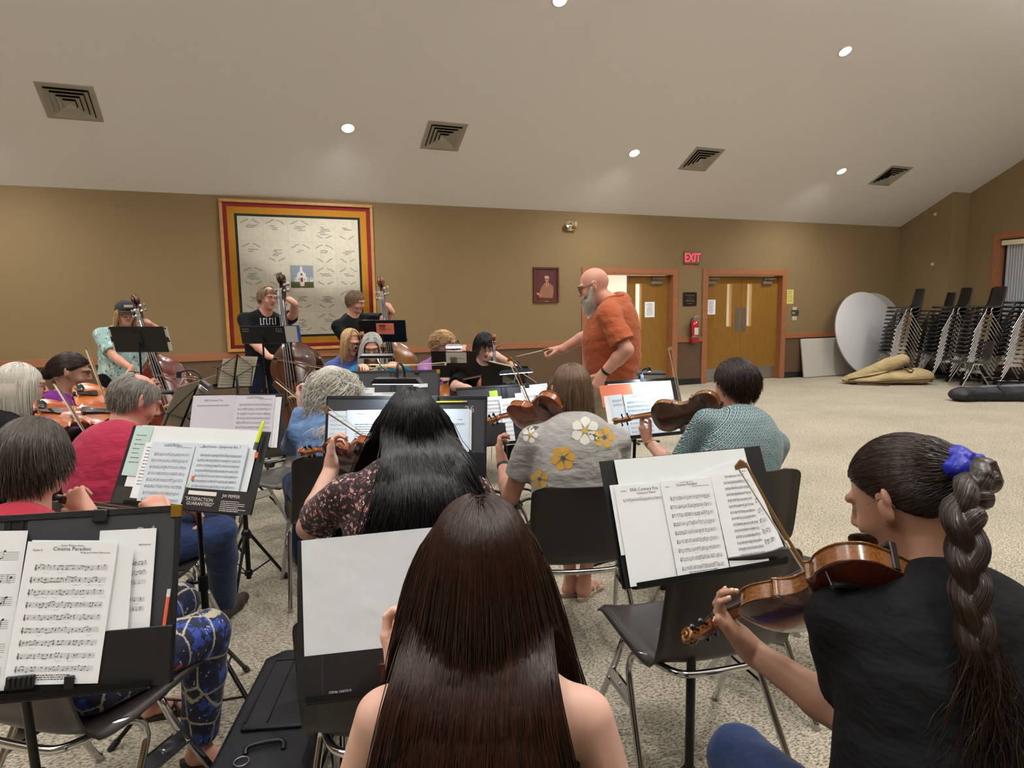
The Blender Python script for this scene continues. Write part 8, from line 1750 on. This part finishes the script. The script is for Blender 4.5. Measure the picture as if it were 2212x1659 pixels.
bow('bow of the player in the purple shirt, tip highest against the brown wall', at(275, 975, 3.85), at(190, 750, 4.0), cv(-.7, .1, -.1), stick=bowstl)
bow('bow of the middle double bass player, held level over the strings', at(592, 772, 6.6), at(700, 792, 6.25), cv(0, 0, -1), kk=1.5)
bow('light bow of the cellist in the cardigan, level above her stand', at(800, 788, 5.35), at(962, 783, 5.3), cv(0, 0, -1), kk=1.3, stick=mat('bow_cream', 'c9b58a', .4))
bow('short-seen bow of the cellist in lilac, in front of the orange cello', at(958, 824, 5.9), at(1080, 800, 5.5), cv(0, 0, -1), kk=1.2)
bow('bow of the middle cellist in blue fleece, low behind the stands', pz(740, 6.0, .74), pz(860, 5.7, .70), cv(0, 0, -1), kk=1.2)
bow('bow of the young cellist in black, low behind the folder', at(1008, 843, 5.45), at(1120, 862, 5.2), cv(0, 0, -1), kk=1.2)
bow('bow of the double bass player with the cap', at(285, 802, 6.4), at(425, 815, 6.05), cv(0, 0, -1), kk=1.5)
# violin case on the carpet
case = mat('case_nylon', '12141c', .6, bump=(300, O1, .3, .001), noise=(60, 3, O1, .1)); casep = mat('case_piping', '22252e', .5)
a, b = atz(560, 1770, 0), atz(668, 1475, 0); d = (b-a); L_ = max(d.length, .74); t = thing('violin_case', 'black oblong violin case lying on the carpet left of the front stand', 'instrument case', (b.x, b.y, 0), math.atan2(d.y, d.x)-PI/2)
mb = MB(); P = [(-.13, -.80), (.13, -.80), (.15, -.76), (.15, -.06), (.09, .0), (-.09, .0), (-.15, -.06), (-.15, -.76)]
v_ = []
for z, s_ in ((.002, .96), (.03, 1), (.13, 1), (.158, .95), (.165, .86)): v_ += [Vector((x*s_, (y+.4)*s_-.4, z)) for x, y in P]
n = 8; mb.add(v_, [tuple(range(7, -1, -1)), tuple(range(4*n, 5*n))]+[(r_*n+i, r_*n+(i+1) % n, (r_+1)*n+(i+1) % n, (r_+1)*n+i) for r_ in range(4) for i in range(n)]); mb.build('shell', case, t)
mb = MB()
for z in (.075, .088): mb.tube([Vector((x*1.005, (y+.4)*1.003-.4, z)) for x, y in P+P[:1]], .0035, 6)
mb.build('zip', casep, t)
mb = MB(); mb.bbox((-.10, -.55, .163), (.12, -.12, .182), .006); mb.build('pocket', case, t); mb = MB(); mb.tube([(-.09, -.53, .184), (-.09, -.14, .184), (.10, -.14, .184)], .003, 6); mb.tube([(-.02, -.53, .184), (-.02, -.15, .184)], .003, 6); mb.build('pocket_zip', casep, t)
mb = MB(); textmesh(mb, 'PROTEC', Matrix.Translation((.075, -.30, .1835)) @ Matrix.Rotation(PI/2, 4, 'Z'), .035, 0); mb.build('lettering', whitem, t)
mb = MB(); mb.tube([(-.05, -.66, .166), (-.045, -.64, .178), (.045, -.62, .178), (.06, -.65, .166)], .008, 8, 0, True, True, 4); mb.build('handle', blackm, t); mb = MB(); mb.tube([(-.05+.022*math.cos(a_), -.70+.022*math.sin(a_), .172) for a_ in np.linspace(0, 2*PI, 17)], .0022, 6); mb.build('key_ring', steel, t)
# jacket over the floral player's chair
ch = [o for o in bpy.data.objects if o.get('label', '').startswith('black shell chair with a jacket')][0]; t = thing('jacket', 'navy jacket with white curved lettering, draped over the back of the floral player\'s chair', 'jacket', ch.location, ch.rotation_euler.z); jm = fabric('jacket_navy', '141a2c', .8)
mb = MB(); V = []; NX, NZ = 24, 20
for side, yo in (('b', -.305), ('f', -.235)):
    for j in range(NZ+1):
        for i in range(NX+1):
            x = -.215+.30*i/NX; f_ = j/NZ; z = .825-f_*(.42 if side == 'b' else .20); y = yo+(-.018 if side == 'b' else .012)*math.sin(i*.9+j*.25)*f_+(.035*f_ if side == 'b' else .02*f_); 
            if j == 0: y = -.27; z = .832
            V.append((x+.010*math.sin(j*.5)*f_, y, z))
N_ = (NX+1)*(NZ+1); F = []
for s in (0, 1):
    for j in range(NZ):
        for i in range(NX): q = (s*N_+j*(NX+1)+i, s*N_+j*(NX+1)+i+1, s*N_+(j+1)*(NX+1)+i+1, s*N_+(j+1)*(NX+1)+i); F.append(q)
mb.add(V, F, 0, True); jo = mb.build('cloth', jm, t); md = jo.modifiers.new('thick', 'SOLIDIFY'); md.thickness = .006
mb = MB()
for k, c_ in enumerate('Orchestra'):
    a_ = -.9+k*.13; textmesh(mb, c_, Matrix.Translation((-.135+.019*k*1.15, -.325-.0012*k, .705+.013*k-.0006*k*k)) @ Matrix.Rotation(PI/2, 4, 'X') @ Matrix.Rotation(.62-.035*k, 4, 'Z'), .040, 0)
mb.tube([(-.17, -.322, .70), (-.13, -.324, .69), (-.08, -.327, .715), (-.03, -.33, .75), (.02, -.332, .775)], .0018, 5, 0, True, True, 4); mb.build('lettering', whitem, t)
